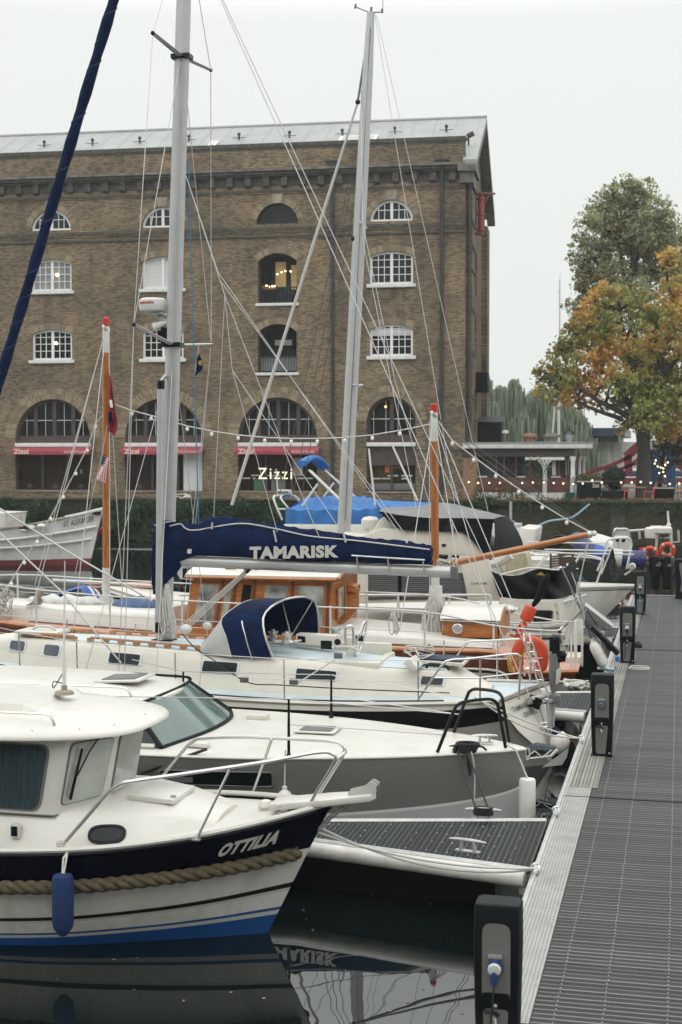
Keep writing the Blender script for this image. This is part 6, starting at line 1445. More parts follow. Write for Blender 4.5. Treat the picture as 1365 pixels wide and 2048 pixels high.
# radar dome, horn light and reflector on the front of the mast
c = P(306, 612, yc); c0 = on(kz(640)); r_ = .215
D = MB(); D.lathe([(.12, -.10), (.20, -.075), (r_, -.03), (r_+.005, .04), (r_-.005, .09), (r_-.04, .115), (0, .12)], c, 22); o = D.build('radar_dome', M['white'], T)
mb = MB(); mb.tube([c+V(.05, 0, -.1), c+V(.12, 0, -.2), c0+V(-.1, 0, -.02)], .035, 6); mb.prism([c+V(-.05, -.1, -.115), c+V(.2, -.1, -.115), c+V(.25, -.06, -.15), c+V(.25, .06, -.15), c+V(.2, .1, -.115), c+V(-.05, .1, -.115)], (0, 0, -.02)); mb.build('radar_bracket', M['galv'], o)
fwd = Vector((0.30, -1, 0)).normalized(); sidev = Vector((1, .30, 0)).normalized()
lettering('lettering', 'Autohelm', M['letterred'], o, lambda u, v: c+V(0, 0, .015+.05*v)+(lambda th: V(math.sin(th)*(r_+.008), -math.cos(th)*(r_+.008), 0))(-.85+1.3*u), .03, .15)
e_ = P(318, 650, yc); mb = MB(); mb.lathe([(.075, -.11), (.06, .0), (.035, .12)], e_+V(.03, 0, 0), 12, (1, .0, .35)); mb.build('deck_light', M['white'], T)
mb = MB(); mb.prism([e_+V(-.02, -.02, -.1), e_+V(.1, -.02, -.12), e_+V(.12, -.02, -.22), e_+V(.06, -.02, -.27)], (0, .04, 0)); mb.box(on(kz(672))+V(-.14, 0, 0), (.1, .12, .26)); mb.build('light_bracket', M['black'], T)
# boom with sail cover
bi, bo = P(338, 1121), P(905, 1145)
bd = (bo-bi).normalized(); bup = Vector((0, 0, 1))
rows = []
for q in (bi, bo): rows.append([q+V(0, .065*math.cos(a), .085*math.sin(a)) for a in [j*2*math.pi/12 for j in range(12)]])
mb = MB().grid(rows, cu=True); mb.poly(rows[0]); mb.poly(rows[1]); mb.build('boom', M['alu'], T)
MB().box(bo+V(.03, 0, 0), (.10, .15, .19)).build('boom_end', M['cast'], T, bevel=.01)
# cover outline against the light, as (px, top, bottom)
prof = [(312, 1040, 1190), (322, 1040, 1180), (340, 1041, 1150), (362, 1047, 1124), (390, 1050, 1112), (420, 1036, 1112), (440, 1032, 1113), (480, 1036, 1115), (520, 1046, 1117), (560, 1051, 1119), (600, 1056, 1122), (650, 1064, 1123), (700, 1070, 1125), (750, 1077, 1127), (800, 1083, 1128), (840, 1088, 1129), (864, 1092, 1130)]
rows = []
for k, (px, t_, b_) in enumerate(prof):
    zt2, zb2 = P(px, t_).z, P(px, b_).z; x = P(px, (t_+b_)/2).x; h = zt2-zb2; w = .17*(1 if k > 3 else 1.05)*(1-.35*k/len(prof)); r = []
    for j in range(20):
        a = 2*math.pi*j/20; sx, cx_ = math.sin(a), math.cos(a)
        zz2 = zb2+h*(.5+.5*math.copysign(abs(cx_)**.75, cx_)); 
        ww = w*(1-.55*max(0, cx_)**1.5)*math.copysign(abs(sx)**.7, sx)
        wr = .012*math.sin(k*2.3+j*1.7)+.010*math.sin(k*5.1-j*2.9)
        r.append(V(x+wr, yc-ww*(1+wr*5), zz2+wr*1.2*(1 if cx_ > 0 else .2)))
    rows.append(r)
# finer along the boom so the folds read
fine = []
for i in range(len(rows)-1):
    for s in range(4):
        t_ = s/4; rr_ = [a.lerp(b, t_) for a, b in zip(rows[i], rows[i+1])]
        for j, p in enumerate(rr_):
            a = 2*math.pi*j/20
            tri = abs(((i*4+s)*.31+j*.47) % 1-.5)*2-.5; tri2 = abs(((i*4+s)*.19-j*.33+.3) % 1-.5)*2-.5; fold = (.030*tri+.022*tri2)*max(.12, math.cos(a))
            rr_[j] = p+V(0, -fold*math.sin(a)*1.2, fold)
        fine.append(rr_)
fine.append(rows[-1]); mb = MB().grid(fine, cu=True); mb.poly(fine[0]); mb.poly(fine[-1]); o = mb.build('sail_cover', M['canvasnavy'], T, smooth=70)
# skirt of the cover hanging round the mast
sk = []
for px0, px1, py in ((309, 350, 1040), (308, 352, 1075), (308, 358, 1110), (309, 366, 1128), (309, 350, 1150), (310, 336, 1170), (310, 322, 1186)):
    a, b = P(px0, py), P(px1, py); cxx = (a+b)/2; hw = (b-a).length/2
    sk.append([V(cxx.x+hw*math.cos(q)*(1+.05*math.sin(3*q+py)), yc+.19*math.sin(q), cxx.z) for q in [j*2*math.pi/20 for j in range(20)]])
MB().grid(sk, cu=True).build('cover_skirt', M['canvasnavy'], o, smooth=70)
yn = yc-.182
lf = quadfn(PY(500, 1119, yn), PY(678, 1115, yn), PY(678, 1090, yn), PY(500, 1093, yn), (0, -.012, 0))
lettering('lettering', 'TAMARISK', M['letter'], o, lf, .055, 0, 1.08)
mb = MB(); mb.prism([P(376, 1098, yn), P(384, 1098, yn), P(383, 1107, yn), P(375, 1107, yn)], (0, -.012, 0)); mb.prism([P(320, 1083, yn-.03), P(322, 1097, yn-.03), P(315, 1102, yn-.03)], (0, -.012, 0)); mb.build('cover_patch', M['canvasgreyw'], o)
MB().tube([P(309, 1051, yc-.2), P(330, 1045, yc-.24), P(352, 1041, yc-.18)], .008, 5).build('cover_tie', M['ropew'], o)
MB().tube(spl([P(q, r2, yc-.12) for q, r2 in ((340, 1052), (362, 1048), (372, 1057), (395, 1060), (480, 1047), (550, 1057), (620, 1072), (720, 1082), (860, 1099))], 60), .011, 5).build('cover_lacing', M['ropew'], o)
# lazy jacks with their small end rods
lj = [((452, 590), (428, 1034)), ((462, 735), (548, 1060)), ((470, 770), (680, 1070)), ((455, 585), (810, 1080)), ((437, 540), (818, 1084)), ((452, 595), (425, 1050))]
jo = on(kz(310))
tubes('lazy_jack', M['wire'], T, [[jo, P(450, 590, yc-.1)], [jo, P(437, 545, yc+.1)], [P(450, 590, yc-.1), P(428, 1034, yc-.15)], [P(450, 590, yc-.1), P(465, 740, yc-.12), P(555, 1064, yc-.15)], [P(450, 590, yc-.1), P(612, 1010, yc-.14), P(640, 1076, yc-.15)], [P(437, 545, yc+.1), P(810, 1082, yc-.1)], [P(440, 560, yc+.1), P(823, 1085, yc+.05)], [P(465, 740, yc-.12), P(688, 1070, yc)]], .0055, 5)
mb_ = [((548, 1060), (553, 1084)), ((425, 1045), (424, 1058)), ((683, 1050), (692, 1085)), ((812, 1080), (815, 1086))]
tubes('batten_end', M['galv'], T, [[P(*a, yc-.16), P(*b, yc-.17)] for a, b in mb_], .016, 6)
# rail fitted along the boom's after end
pts = [P(704, 1111, yc-.16), P(780, 1116, yc-.16), P(850, 1120, yc-.16)]
o = MB().tube(pts, .014, 6).build('boom_rail', M['galv'], T)
for px in (714, 776, 846): MB().tube([P(px, 1112+(px-704)*.06, yc-.16), P(px+3, 1143, yc-.1)], .012, 6).build('rail_leg', M['galv'], o)
# mainsheet tackle and kicker under the boom
tk0 = P(498, 1136, yc); tk1 = P(372, 1252, yc-.1)
o = MB().box(tk0, (.09, .05, .16), Matrix.Rotation(R(40), 3, 'Y')).build('kicker_block', M['black'], T, bevel=.015)
tubes('kicker_line', M['ropew'], T, [[tk0+V(.02*i, .02*i, -.02), tk1+V(.05*i, .01*i, 0)] for i in (-1.5, -.5, .5, 1.5)], .009, 5)
# rope hanks at the mast
def hank(top, length, w, name, m, parent, n=9, seed=1):
    rr = random.Random(seed); mb = MB()
    for i in range(n):
        dx = rr.uniform(-w, w); ln = length*rr.uniform(.75, 1.08); dy = rr.uniform(-.05, .02)
        mb.tube(spl([top+V(dx*.2, dy, 0), top+V(dx-.02, dy-.03, -ln*.4), top+V(dx*1.25, dy-.04, -ln*.85), top+V(dx*1.1+.04, dy-.04, -ln), top+V(dx+.07, dy-.04, -ln*.8), top+V(dx*.6+.03, dy-.03, -ln*.35), top+V(dx*.2+.01, dy, 0)], 18), .011, 5)
    for i in range(4): mb.tube([top+V(.045*math.cos(a)+0, -.02+.05*math.sin(a), -length*.16-.024*i) for a in [j*.628 for j in range(10)]], .012, 5, closed=True)
    return mb.build(name, m, parent, smooth=70)
hank(P(335, 1168, yc-.16), .78, .10, 'halyard_coil', M['ropew'], T, 12, 2); hank(P(324, 1180, yc-.2), .72, .06, 'halyard_coil', M['ropew'], T, 7, 3)
mb = MB(); mb.sphere(P(372, 1258, yc-.15), .085, 12, (1.2, 1, .9)); mb.build('dorade_vent', M['white'], T); mb = MB(); mb.sphere(P(415, 1252, yc+.2), .07, 12, (1.1, 1, .9)); mb.build('dorade_vent', M['white'], T)
# spray hood
hz = 1.56
def hoop3(x0, zt2, hw, zb2, n=17, x1=None):
    """arched frame across the boat"""
    out = []
    for i in range(n):
        a = math.pi*i/(n-1); c_, s_ = math.cos(a), math.sin(a)
        out.append(V(x0+((x1 or x0)-x0)*(1-s_), yc-hw*math.copysign(abs(c_)**.55, c_), zb2+(zt2-zb2)*abs(s_)**.6))
    return out
hp_ = lambda pts: [V(x, yc-21.1+y, z) for x, y, z in spl(pts, 21)]
A0 = hp_([(-6.98, 20.34, 1.60), (-7.04, 20.38, 1.62), (-7.12, 20.6, 1.66), (-7.2, 21.1, 1.70), (-7.12, 21.6, 1.66), (-7.04, 21.82, 1.62), (-6.98, 21.86, 1.60)])
A1 = hp_([(-6.53, 20.30, 1.55), (-6.62, 20.33, 1.85), (-6.72, 20.40, 2.10), (-6.58, 20.75, 2.28), (-6.50, 21.1, 2.33), (-6.55, 21.5, 2.27), (-6.66, 21.82, 2.05), (-6.5, 21.9, 1.68)])
A3 = hp_([(-5.88, 20.30, 1.55), (-6.02, 20.33, 1.92), (-6.05, 20.44, 2.20), (-5.90, 20.8, 2.36), (-5.72, 21.2, 2.39), (-5.64, 21.6, 2.32), (-5.60, 21.86, 2.16), (-5.58, 21.9, 1.72)])
A2 = [a.lerp(b, .5)+V(0, 0, .02*math.sin(i*.5)) for i, (a, b) in enumerate(zip(A1, A3))]
win = MB().grid([A0, A1]).build('front_window', M['vinyl'], T, smooth=60)
hood = MB(); hood.grid([A1, [a.lerp(b, .5)+V(0, 0, .02) for a, b in zip(A1, A2)], A2, [a.lerp(b, .5)+V(0, 0, .015) for a, b in zip(A2, A3)], A3])
o = hood.build('spray_hood', M['canvasnavy'], T, smooth=60)
MB().tube(A3, .017, 8).build('hood_hoop', M['steel'], o); MB().tube([p+V(0, 0, -.02) for p in A2], .013, 8).build('hood_hoop', M['steel'], o); MB().tube(A1, .008, 6).build('hood_piping', M['canvasgreyw'], o)
MB().tube([A3[15], V(-5.95, yc+.55, 1.75)], .012, 6).build('hood_strut', M['steel'], o)
# cockpit: coamings, instrument block, winches, wheel
mb = MB(); mb.bx(-6.6, -4.35, yc+.50, yc+.62, 1.35, 1.66); mb.bx(-6.5, -4.4, yc-.64, yc-.52, 1.35, 1.52); mb.bx(-4.42, -4.3, yc-.64, yc+.62, 1.2, 1.52); mb.build('coaming', M['gelcream'], T, bevel=.03)
p = P(635, 1278, yc-.1); mb = MB(); mb.prism([P(592, 1268, yc), P(672, 1272, yc), P(672, 1294, yc), P(592, 1288, yc)], (0, .25, 0)); o = mb.build('instrument_pod', M['gelcream'], T, bevel=.012)
for a, b, c_, d in ((596, 1272, 611, 1284), (642, 1281, 664, 1298)): mb = MB(); mb.prism([P(a, b, yc-.008), P(c_, b+1, yc-.008), P(c_, d+1, yc-.008), P(a, d, yc-.008)], (0, .012, 0)); mb.build('display', M['glass'], o)
MB().lathe([(.05, 0), (.05, .02), (0, .025)], P(676, 1284, yc-.02), 12, (0, -1, 0)).build('dial', M['black'], o)
def winch(c, s=1): 
    mb = MB(); mb.lathe([(.10*s, 0), (.10*s, .02), (.065*s, .04), (.06*s, .10*s), (.085*s, .13*s), (.085*s, .15*s), (.03*s, .16*s), (.03*s, .18*s)], c, 16); return mb
for c in (P(672, 1272, yc+.56), P(575, 1283, yc-.58), P(547, 1278, yc+.3)): winch(c-V(0, 0, .02)).build('winch', M['steel'], T)
wc = P(722, 1277, yc-.05); wr = .27
mb = MB(); mb.tube([wc+V(.07*math.cos(a)*1.0, wr*math.sin(a)*.9, wr*math.cos(a)) for a in [j*2*math.pi/32 for j in range(32)]], .016, 8, closed=True)
for j in range(5): a = j*2*math.pi/5; mb.tube([wc, wc+V(.07*math.cos(a), wr*math.sin(a)*.9, wr*math.cos(a))], .009, 6)
o = mb.build('steering_wheel', M['steel'], T); MB().tube([wc-V(.08, 0, .0), wc+V(.03, 0, 0)], .045, 10).build('wheel_hub', M['plasticgrey'], o)
mb = MB(); mb.bx(wc.x-.22, wc.x-.06, wc.y-.09, wc.y+.09, 1.2, wc.z+.02); mb.build('binnacle', M['gelcream'], T, bevel=.03)
MB().tube(spl([P(692, 1298, yc-.15), P(691, 1262, yc-.15), P(697, 1252, yc-.15), P(706, 1256, yc-.15), P(707, 1296, yc-.15)], 18), .018, 8).build('binnacle_guard', M['steel'], T)
for k in range(3):     # sheets lying in the cockpit
    mb = MB(); rr = random.Random(k+20); c = P((545, 570, 690)[k], (1292, 1287, 1300)[k], yc-.45); mb.tube(spl([c+V(rr.uniform(-.25, .25), rr.uniform(-.1, .1), rr.uniform(0, .06)) for _ in range(14)], 60), .012, 5); mb.build('sheet', M['ropew'], T, smooth=70)
# aft cabin furniture: hatch cover, handle, cockpit cushions
mb = MB(); mb.box(P(884, 1321, yc-.05)+V(0, 0, -.0), (.74, .62, .05), Matrix.Rotation(R(2), 3, 'Y')); o = mb.build('aft_hatch', M['gelcream'], T, bevel=.01); mb = MB(); mb.box(P(884, 1318, yc-.05)+V(0, 0, .01), (.68, .5, .05), Matrix.Rotation(R(2), 3, 'Y')); mb.build('hatch_pad', mat('navy_cushion', (.02, .03, .07), .8, var=.3, vs=12), o, bevel=.015)
mb = MB(); a = P(853, 1336, yc-.6); b = P(899, 1340, yc-.6); mb.tube(spl([a, a+V(.05, 0, .06), b+V(-.06, 0, .06), b], 14), .022, 6); mb.build('grab_handle', M['black'], T)
mb = MB(); mb.prism([P(820, 1318, yc-.9), P(836, 1338, yc-.9), P(826, 1345, yc-.9), P(806, 1326, yc-.9)], (0, .5, 0)); mb.build('aft_coaming', M['gel'], T, bevel=.01)
rr = random.Random(5); mb = MB(); c = P(838, 1308, yc-.2); mb.tube(spl([c+V(rr.uniform(-.22, .22), rr.uniform(-.15, .15), rr.uniform(-.05, .12)) for _ in range(18)], 80), .011, 5); mb.build('tangled_line', M['ropew'], T, smooth=70)
# guard rails: stanchions and wires on both sides
for sd in (-1, 1):
    sts = [(-11.2, .35), (-9.95, .86), (-8.85, 1.17), (-7.2, 1.38), (-5.55, 1.34), (-3.62, 1.12)]
    tops = []
    for x, hb in sts:
        z = H.p(H.tx(x), 0)[2]; b = V(x, yc+sd*hb, z); tops.append(b+V(0, sd*.03, .63)); MB().tube([b, tops[-1]], .012, 6).build('stanchion', M['steel'], T); MB().lathe([(.04, 0), (.035, .015), (.018, .05)], b, 8).build('stanchion_base', M['steel'], T)
    tops = [V(-12, yc+sd*.1, 2.05)]+tops
    tubes('guard_wire', M['wire'], T, [tops, [p-V(0, 0, .3) for p in tops]], .0055, 5)
    # stern pulpit
    z = 1.06
    pu = [V(-3.62, yc+sd*1.12, z+.02), V(-3.30, yc+sd*1.09, z+.5), V(-3.16, yc+sd*1.07, z+.60), V(-2.9, yc+sd*1.03, z+.62), V(-2.35, yc+sd*.88+(-.0), z+.68), V(-2.22, yc+sd*.80, z+.66), V(-2.20, yc+sd*.78, z+.55), V(-2.22, yc+sd*.78, z+.02)]
    o = MB().tube(spl(pu, 50), .016, 8).build('stern_rail', M['steel'], T); MB().tube([V(-3.42, yc+sd*1.10, z+.34), V(-2.8, yc+sd*1.0, z+.34), V(-2.21, yc+sd*.78, z+.40)], .013, 6).build('lower_rail', M['steel'], o); MB().tube([V(-2.75, yc+sd*.98, z+.62), V(-2.75, yc+sd*.98, z+.02)], .015, 6).build('rail_leg', M['steel'], o)
MB().tube(spl([P(1050, 1352, yc+.1), P(1051, 1340, yc+.1), P(1059, 1338, yc+.1), P(1060, 1353, yc+.1)], 14), .02, 8).build('deck_handle', M['steel'], T)
# blocks and lines on the side deck
for px, py, yy in ((489, 1362, yc-1.28), (588, 1366, yc-1.25), (677, 1314, yc-.92)): MB().box(P(px, py, yy)+V(0, 0, .02), (.13, .06, .09)).build('deck_block', M['cast'], T, bevel=.02)
tubes('deck_line', M['ropeb'], T, [spl([P(*q, yc-1.22) for q in ((365, 1268), (395, 1300), (425, 1318), (455, 1340), (500, 1366), (560, 1370), (700, 1378), (900, 1386))], 50)], .009, 5)
MB().tube([P(596, 1366, yc-1.22), P(672, 1318, yc-.95)], .011, 5).build('sheet', M['ropew'], T)
# boarding ladder folded up over the stern
la, lb = P(1056, 1274, yc+.2), P(1094, 1405, yc+.1)
o = None
for dx in (-.045, .045): MB().tube(spl([la+V(dx, -.05, -.06), la+V(dx, 0, .0), lb+V(dx, 0, 0)], 12), .013, 6).build('ladder_rail', M['steel'], T)
for i in range(7): q = la.lerp(lb, (i+.6)/7); MB().tube([q-V(.045, 0, 0), q+V(.045, 0, 0)], .009, 5).build('ladder_rung', M['steel'], T)
# self steering / outboard bracket tubes over the stern
sx = P(1112, 1500, yc+.2)
tubes('steering_strut', M['steel'], T, [[P(1094, 1400, yc+.1), P(1102, 1505, yc+.1)], [P(1100, 1405, yc+.25), P(1106, 1510, yc+.25)], [P(1080, 1415, yc), P(1103, 1500, yc+.1)], [P(1060, 1408, yc-.1), P(1100, 1405, yc+.2)]], .018, 8)
MB().tube([P(1108, 1352, yc+.3), P(1105, 1500, yc+.3)], .03, 10).build('rudder_shaft', M['galv'], T)
for a, b in (((1062, 1398), (1102, 1388)), ((1056, 1405), (1108, 1401))): MB().tube([P(*a, yc-.2), P(*b, yc+.3)], .035, 8).build('bracket_arm', M['galv'], T)
MB().box(P(1070, 1404, yc-.1), (.2, .1, .16), Matrix.Rotation(R(20), 3, 'Y')).build('bracket_plate', M['black'], T); MB().box(P(1104, 1398, yc+.3), (.26, .14, .14)).build('steering_gear', M['cast'], T, bevel=.02)
for py in (1447, 1455): MB().tube([P(1080, py, yc), P(1096, py-2, yc)], .012, 6).build('transom_eye', M['steel'], T)
# outboard engine clamped to the stern rail
E_ = thing('outboard_engine', 'small grey outboard engine clamped upright on the stern rail of the cream yacht', 'outboard engine', tuple(P(1108, 1330, yc+.35)))
yo = yc+.35
mb = MB(); rows = []
for px0, px1, py in ((1101, 1116, 1306), (1099, 1120, 1314), (1098, 1120, 1340), (1099, 1118, 1366), (1103, 1115, 1382)):
    a, b = P(px0, py, yo), P(px1, py, yo); c = (a+b)/2; hw = (b-a).length/2; rows.append([V(c.x+hw*math.cos(q), yo+.12*math.sin(q), c.z) for q in [j*.3927 for j in range(16)]])
mb.grid(rows, cu=True); mb.poly(rows[0]); mb.poly(rows[-1]); mb.build('cowling', M['cast'], E_)
mb = MB(); mb.prism([P(1113, 1340, yo-.13), P(1122, 1336, yo-.13), P(1121, 1356, yo-.13), P(1116, 1368, yo-.13), P(1111, 1370, yo-.13)], (0, .1, 0)); mb.build('side_cover', M['letter'], E_, bevel=.01)
mb = MB(); mb.box(P(1110, 1288, yo), (.15, .14, .22)); mb.sphere(P(1113, 1279, yo-.05), .055, 8); mb.sphere(P(1128, 1310, yo-.08), .05, 8); mb.box(P(1118, 1312, yo-.02), (.2, .12, .16)); mb.cyl(P(1112, 1295, yo-.02), P(1118, 1325, yo-.02), .06, 8); mb.build('swivel_bracket', M['plasticgrey'], E_, bevel=.012)
mb = MB(); mb.box(P(1113, 1276, yo+.05), (.13, .08, .12)); mb.build('skeg', M['cast'], E_, bevel=.01); MB().tube([P(1100, 1360, yo), P(1080, 1361, yo-.1)], .02, 8).build('tiller_grip', M['black'], E_)
# horseshoe lifebuoy on the stern rail
hb = thing('horseshoe_lifebuoy', 'large orange horseshoe lifebuoy hung on the stern rail of the cream yacht', 'lifebuoy', tuple(P(1062, 1312, yc+.5)))
yb = yc+.72
pts = [(1040, 1345), (1035, 1322), (1037, 1300), (1048, 1286), (1062, 1283), (1078, 1290), (1085, 1306), (1084, 1328), (1074, 1346)]
path = spl([P(a, b, yb) for a, b in pts], 36); rows = []
for i, p in enumerate(path):
    d = (path[min(i+1, 35)][0]-path[max(i-1, 0)][0], path[min(i+1, 35)][2]-path[max(i-1, 0)][2]); ln = math.hypot(*d); nx, nz = -d[1]/ln, d[0]/ln
    w_ = .095*(1 if 2 < i < 33 else .75); rows.append([V(p[0]+nx*w_*math.copysign(abs(math.cos(q))**.6, math.cos(q)), yb+.06*math.copysign(abs(math.sin(q))**.7, math.sin(q)), p[2]+nz*w_*math.copysign(abs(math.cos(q))**.6, math.cos(q))) for q in [j*.3927 for j in range(16)]])
mb = MB().grid(rows, cu=True); mb.poly(rows[0]); mb.poly(rows[-1]); mb.build('buoy', M['orange'], hb)
MB().tube(spl([P(a, b, yb-.09) for a, b in ((1060, 1284), (1058, 1310), (1052, 1330), (1070, 1318), (1086, 1316))], 20), .010, 5).build('strap', M['ropew'], hb)
mb = MB(); rr = random.Random(9); c = P(1026, 1322, yb-.12)
for i in range(4): mb.tube(spl([c+V(rr.uniform(-.06, .06), 0, .12), c+V(rr.uniform(-.1, .0), -.02, 0), c+V(rr.uniform(-.05, .05), 0, -.17), c+V(rr.uniform(.0, .1), .02, -.02), c+V(rr.uniform(-.05, .05), 0, .12)], 16), .007, 5)
mb.build('line_hank', M['ropey'], hb, smooth=70); MB().tube(spl([P(1033, 1318, yb-.1), P(1046, 1310, yb-.1), P(1054, 1285, yb-.1)], 10), .011, 5).build('float_line', M['ropey'], hb)
# fender, mooring lines
p = P(1120, 1485, yc+.0); Fd = thing('boat_fender', 'white ball fender with blue end at the stern of the cream yacht', 'fender', tuple(p))
MB().sphere(p, .15, 16, (1, 1, 1.15)).build('body', M['fender'], Fd); MB().lathe([(.09, 0), (.05, .06), (.03, .1)], p+V(-.05, 0, .13), 10, (-.4, 0, 1)).build('end', M['canvasnavy'], Fd)
p = P(396, 1412, yc-1.55); Fd = thing('boat_fender', 'white teardrop fender hanging on the black band of the cream yacht', 'fender', tuple(p))
MB().lathe([(0, -.20), (.07, -.17), (.105, -.05), (.10, .03), (.05, .12), (.025, .17), (0, .18)], p, 16).build('body', M['fender'], Fd); MB().tube([p+V(0, 0, .17), P(399, 1378, yc-1.44), V(p.x+.02, yc-1.40, 1.68)], .008, 5).build('lanyard', M['ropew'], Fd)
for a, b, sag, lb in ((P(950, 1395, yc-1.05), V(-1.34, 20.1, DZ+.05), .05, 'taut upper one of two mooring lines from the stern of the cream yacht'), (P(960, 1400, yc-1.05), V(-1.33, 20.08, DZ+.06), .14, 'slack lower one of two mooring lines from the stern of the cream yacht')):
    tag(MB().tube(catenary(a, b, sag), .013, 6).build('mooring_line', M['ropew']), lb, 'rope')
# tied-up bundle: bike-frame like stern gear wrapped in dark cloth at the waterline
yc -= .95
gb = thing('wind_vane', 'steering gear with clear blade and dark wrapped arm under the cream yacht stern', 'steering gear', tuple(P(1090, 1510, yc+.1)))
mb = MB(); mb.tube([P(1046, 1508, yc), P(1075, 1497, yc), P(1112, 1500, yc)], [.07, .09, .06], 8); mb.build('wrapped_arm', mat('dark_wrap', (.02, .03, .04), .4, var=.5, vs=14), gb); 
mb = MB()
for a, b in (((1050, 1518), (1105, 1512)), ((1050, 1518), (1070, 1502)), ((1070, 1502), (1085, 1516)), ((1085, 1516), (1104, 1500))): mb.tube([P(*a, yc-.08), P(*b, yc-.08)], .014, 6)
mb.build('truss', M['galv'], gb); mb = MB(); mb.prism([P(1084, 1535, yc-.2), P(1138, 1496, yc-.2), P(1134, 1515, yc-.2), P(1124, 1530, yc-.2)], (0, .01, 0)); mb.build('clear_blade', mat('clear_acrylic', (.35, .36, .34), .15), gb); MB().tube([P(1103, 1512, yc-.2), P(1115, 1500, yc-.2)], .025, 8).build('white_tube', M['white'], gb)
mb = MB()
for px in (1048, 1056): mb.tube([P(px+4*math.cos(q), 1508+12*math.sin(q), yc-.09) for q in [j*.628 for j in range(10)]], .012, 5, closed=True)
mb.build('lashing', M['ropew'], gb)
# ================================================================ WOODEN KETCH
yc = 26.3
K = thing('wooden_ketch', 'classic wooden ketch with varnished deckhouse, white trunk cabin and two short varnished masts', 'boat', (-8, yc, 0))
P = lambda px, py, y=yc: PY(px, py, y)
H = Hull(yc, [(-1.75, .62, .70), (-2.5, 1.0, .71), (-2.85, 1.18, .73), (-3.1, 1.27, 1.06), (-4.5, 1.45, 1.10), (-7, 1.62, 1.15), (-10, 1.60, 1.22), (-12.5, 1.25, 1.33), (-14.3, .6, 1.45), (-15.4, .02, 1.55)],
         [(-2.1, .25, .12), (-2.6, .6, .02), (-2.95, .78, 0), (-3.3, .85, 0), (-4.5, 1.2, 0), (-7, 1.42, 0), (-10, 1.38, 0), (-12.5, .9, 0), (-14, .35, 0), (-14.8, .01, 0)], bulge=.12)
H.skin([M['darkvarn'], M['hullwhite'], M['redboot']], K, [0, .34, .9, 1.3], [0, .30, .9, 1.3], [0, 1, 2])
H.deck(M['pinkdeck'], K, dz=.0, inset=.04, camber=.07); H.strip('cap_rail', M['varnish'], K, 0, .04, dz=.015); H.strip('rubbing_strake', M['white'], K, .27, .022, out=.01)
# white trunk along the middle, lower aft trunk, varnished companion house
tk = trunk([(-9.6, 1.02, 1.22, .95, 1.58), (-11.5, .92, 1.28, .82, 1.62), (-13.2, .6, 1.36, .5, 1.66), (-13.9, .3, 1.40, .22, 1.55)], yc); tk.build('fore_trunk', M['gel'], K, smooth=50)
tk = trunk([(-3.15, .9, 1.06, .8, 1.20), (-4.5, 1.05, 1.1, .98, 1.28), (-6.6, 1.12, 1.15, 1.02, 1.42)], yc); tk.build('aft_trunk', M['gel'], K, smooth=50)
for xs in ((-9.7, -10.9), (-11.0, -12.3)): 
    mb = MB(); mb.tube([V(x, yc-(1.02-.09*(abs(x)-9.6)/1.9), 1.24+(abs(x)-9.6)*.04) for x in xs], .03, 6); mb.build('trunk_coaming', M['redbrown'], K)
MB().tube([V(-3.2, yc-.95, 1.10), V(-4.4, yc-1.06, 1.13), V(-6.2, yc-1.13, 1.17)], .03, 6).build('trunk_coaming', M['redbrown'], K)
# deckhouse
yn, yf = yc-1.12, yc+1.05
q = [P(362, 1268, yn), P(692, 1258, yn), P(700, 1170, yn), P(386, 1150, yn)]; zb = 1.18; zt = q[3].z
x0b, x1b, x0t, x1t = q[0].x, P(662, 1260, yn).x, q[3].x, P(664, 1165, yn).x
def DH(u, k, y): return V((x0b+(x0t-x0b)*k)*(1-u)+(x1b+(x1t-x1b)*k)*u, y, zb+(zt-zb)*k)
mb = MB(); mb.grid([[DH(0, 0, yn), DH(1, 0, yn), DH(1, 0, yf), DH(0, 0, yf)], [DH(0, 1, yn+.05), DH(1, 1, yn+.05), DH(1, 1, yf-.05), DH(0, 1, yf-.05)]], cu=True); mb.build('deckhouse', M['varnish'], K)
def dw(u0, u1, k0, k1, pane=None, lean=0): 
    c = [DH(u, k, yn+.05*k) for u, k in ((u0, k0), (u1, k0), (u1, k1), (u0+lean, k1))]; return window(K, c, .08, M['varnish'], pane or M['glass'], .015, .03)
M['cabinglass'] = mat('cabin_glass', (.27, .28, .26), .1, spec=.5, var=.85, vs=2.6)
ux = lambda px: (P(px, 1200, yn).x-(x0b+x0t)/2)/((x1b+x1t)/2-(x0b+x0t)/2)
for a, b, pn in ((392, 430, 'cabinglass'), (446, 458, 'cabinglass'), (480, 498, 'glass'), (526, 572, 'cabinglass'), (594, 646, 'cabinglass')): dw(ux(a), ux(b), .22, .86, M[pn])
for px in (438, 465, 504, 582, 655): u = ux(px); MB().prism([DH(u-.012, .03, yn-.006), DH(u+.012, .03, yn-.006), DH(u+.012, .97, yn+.044), DH(u-.012, .97, yn+.044)], (0, .02, 0)).build('panel_post', M['darkvarn'], K)
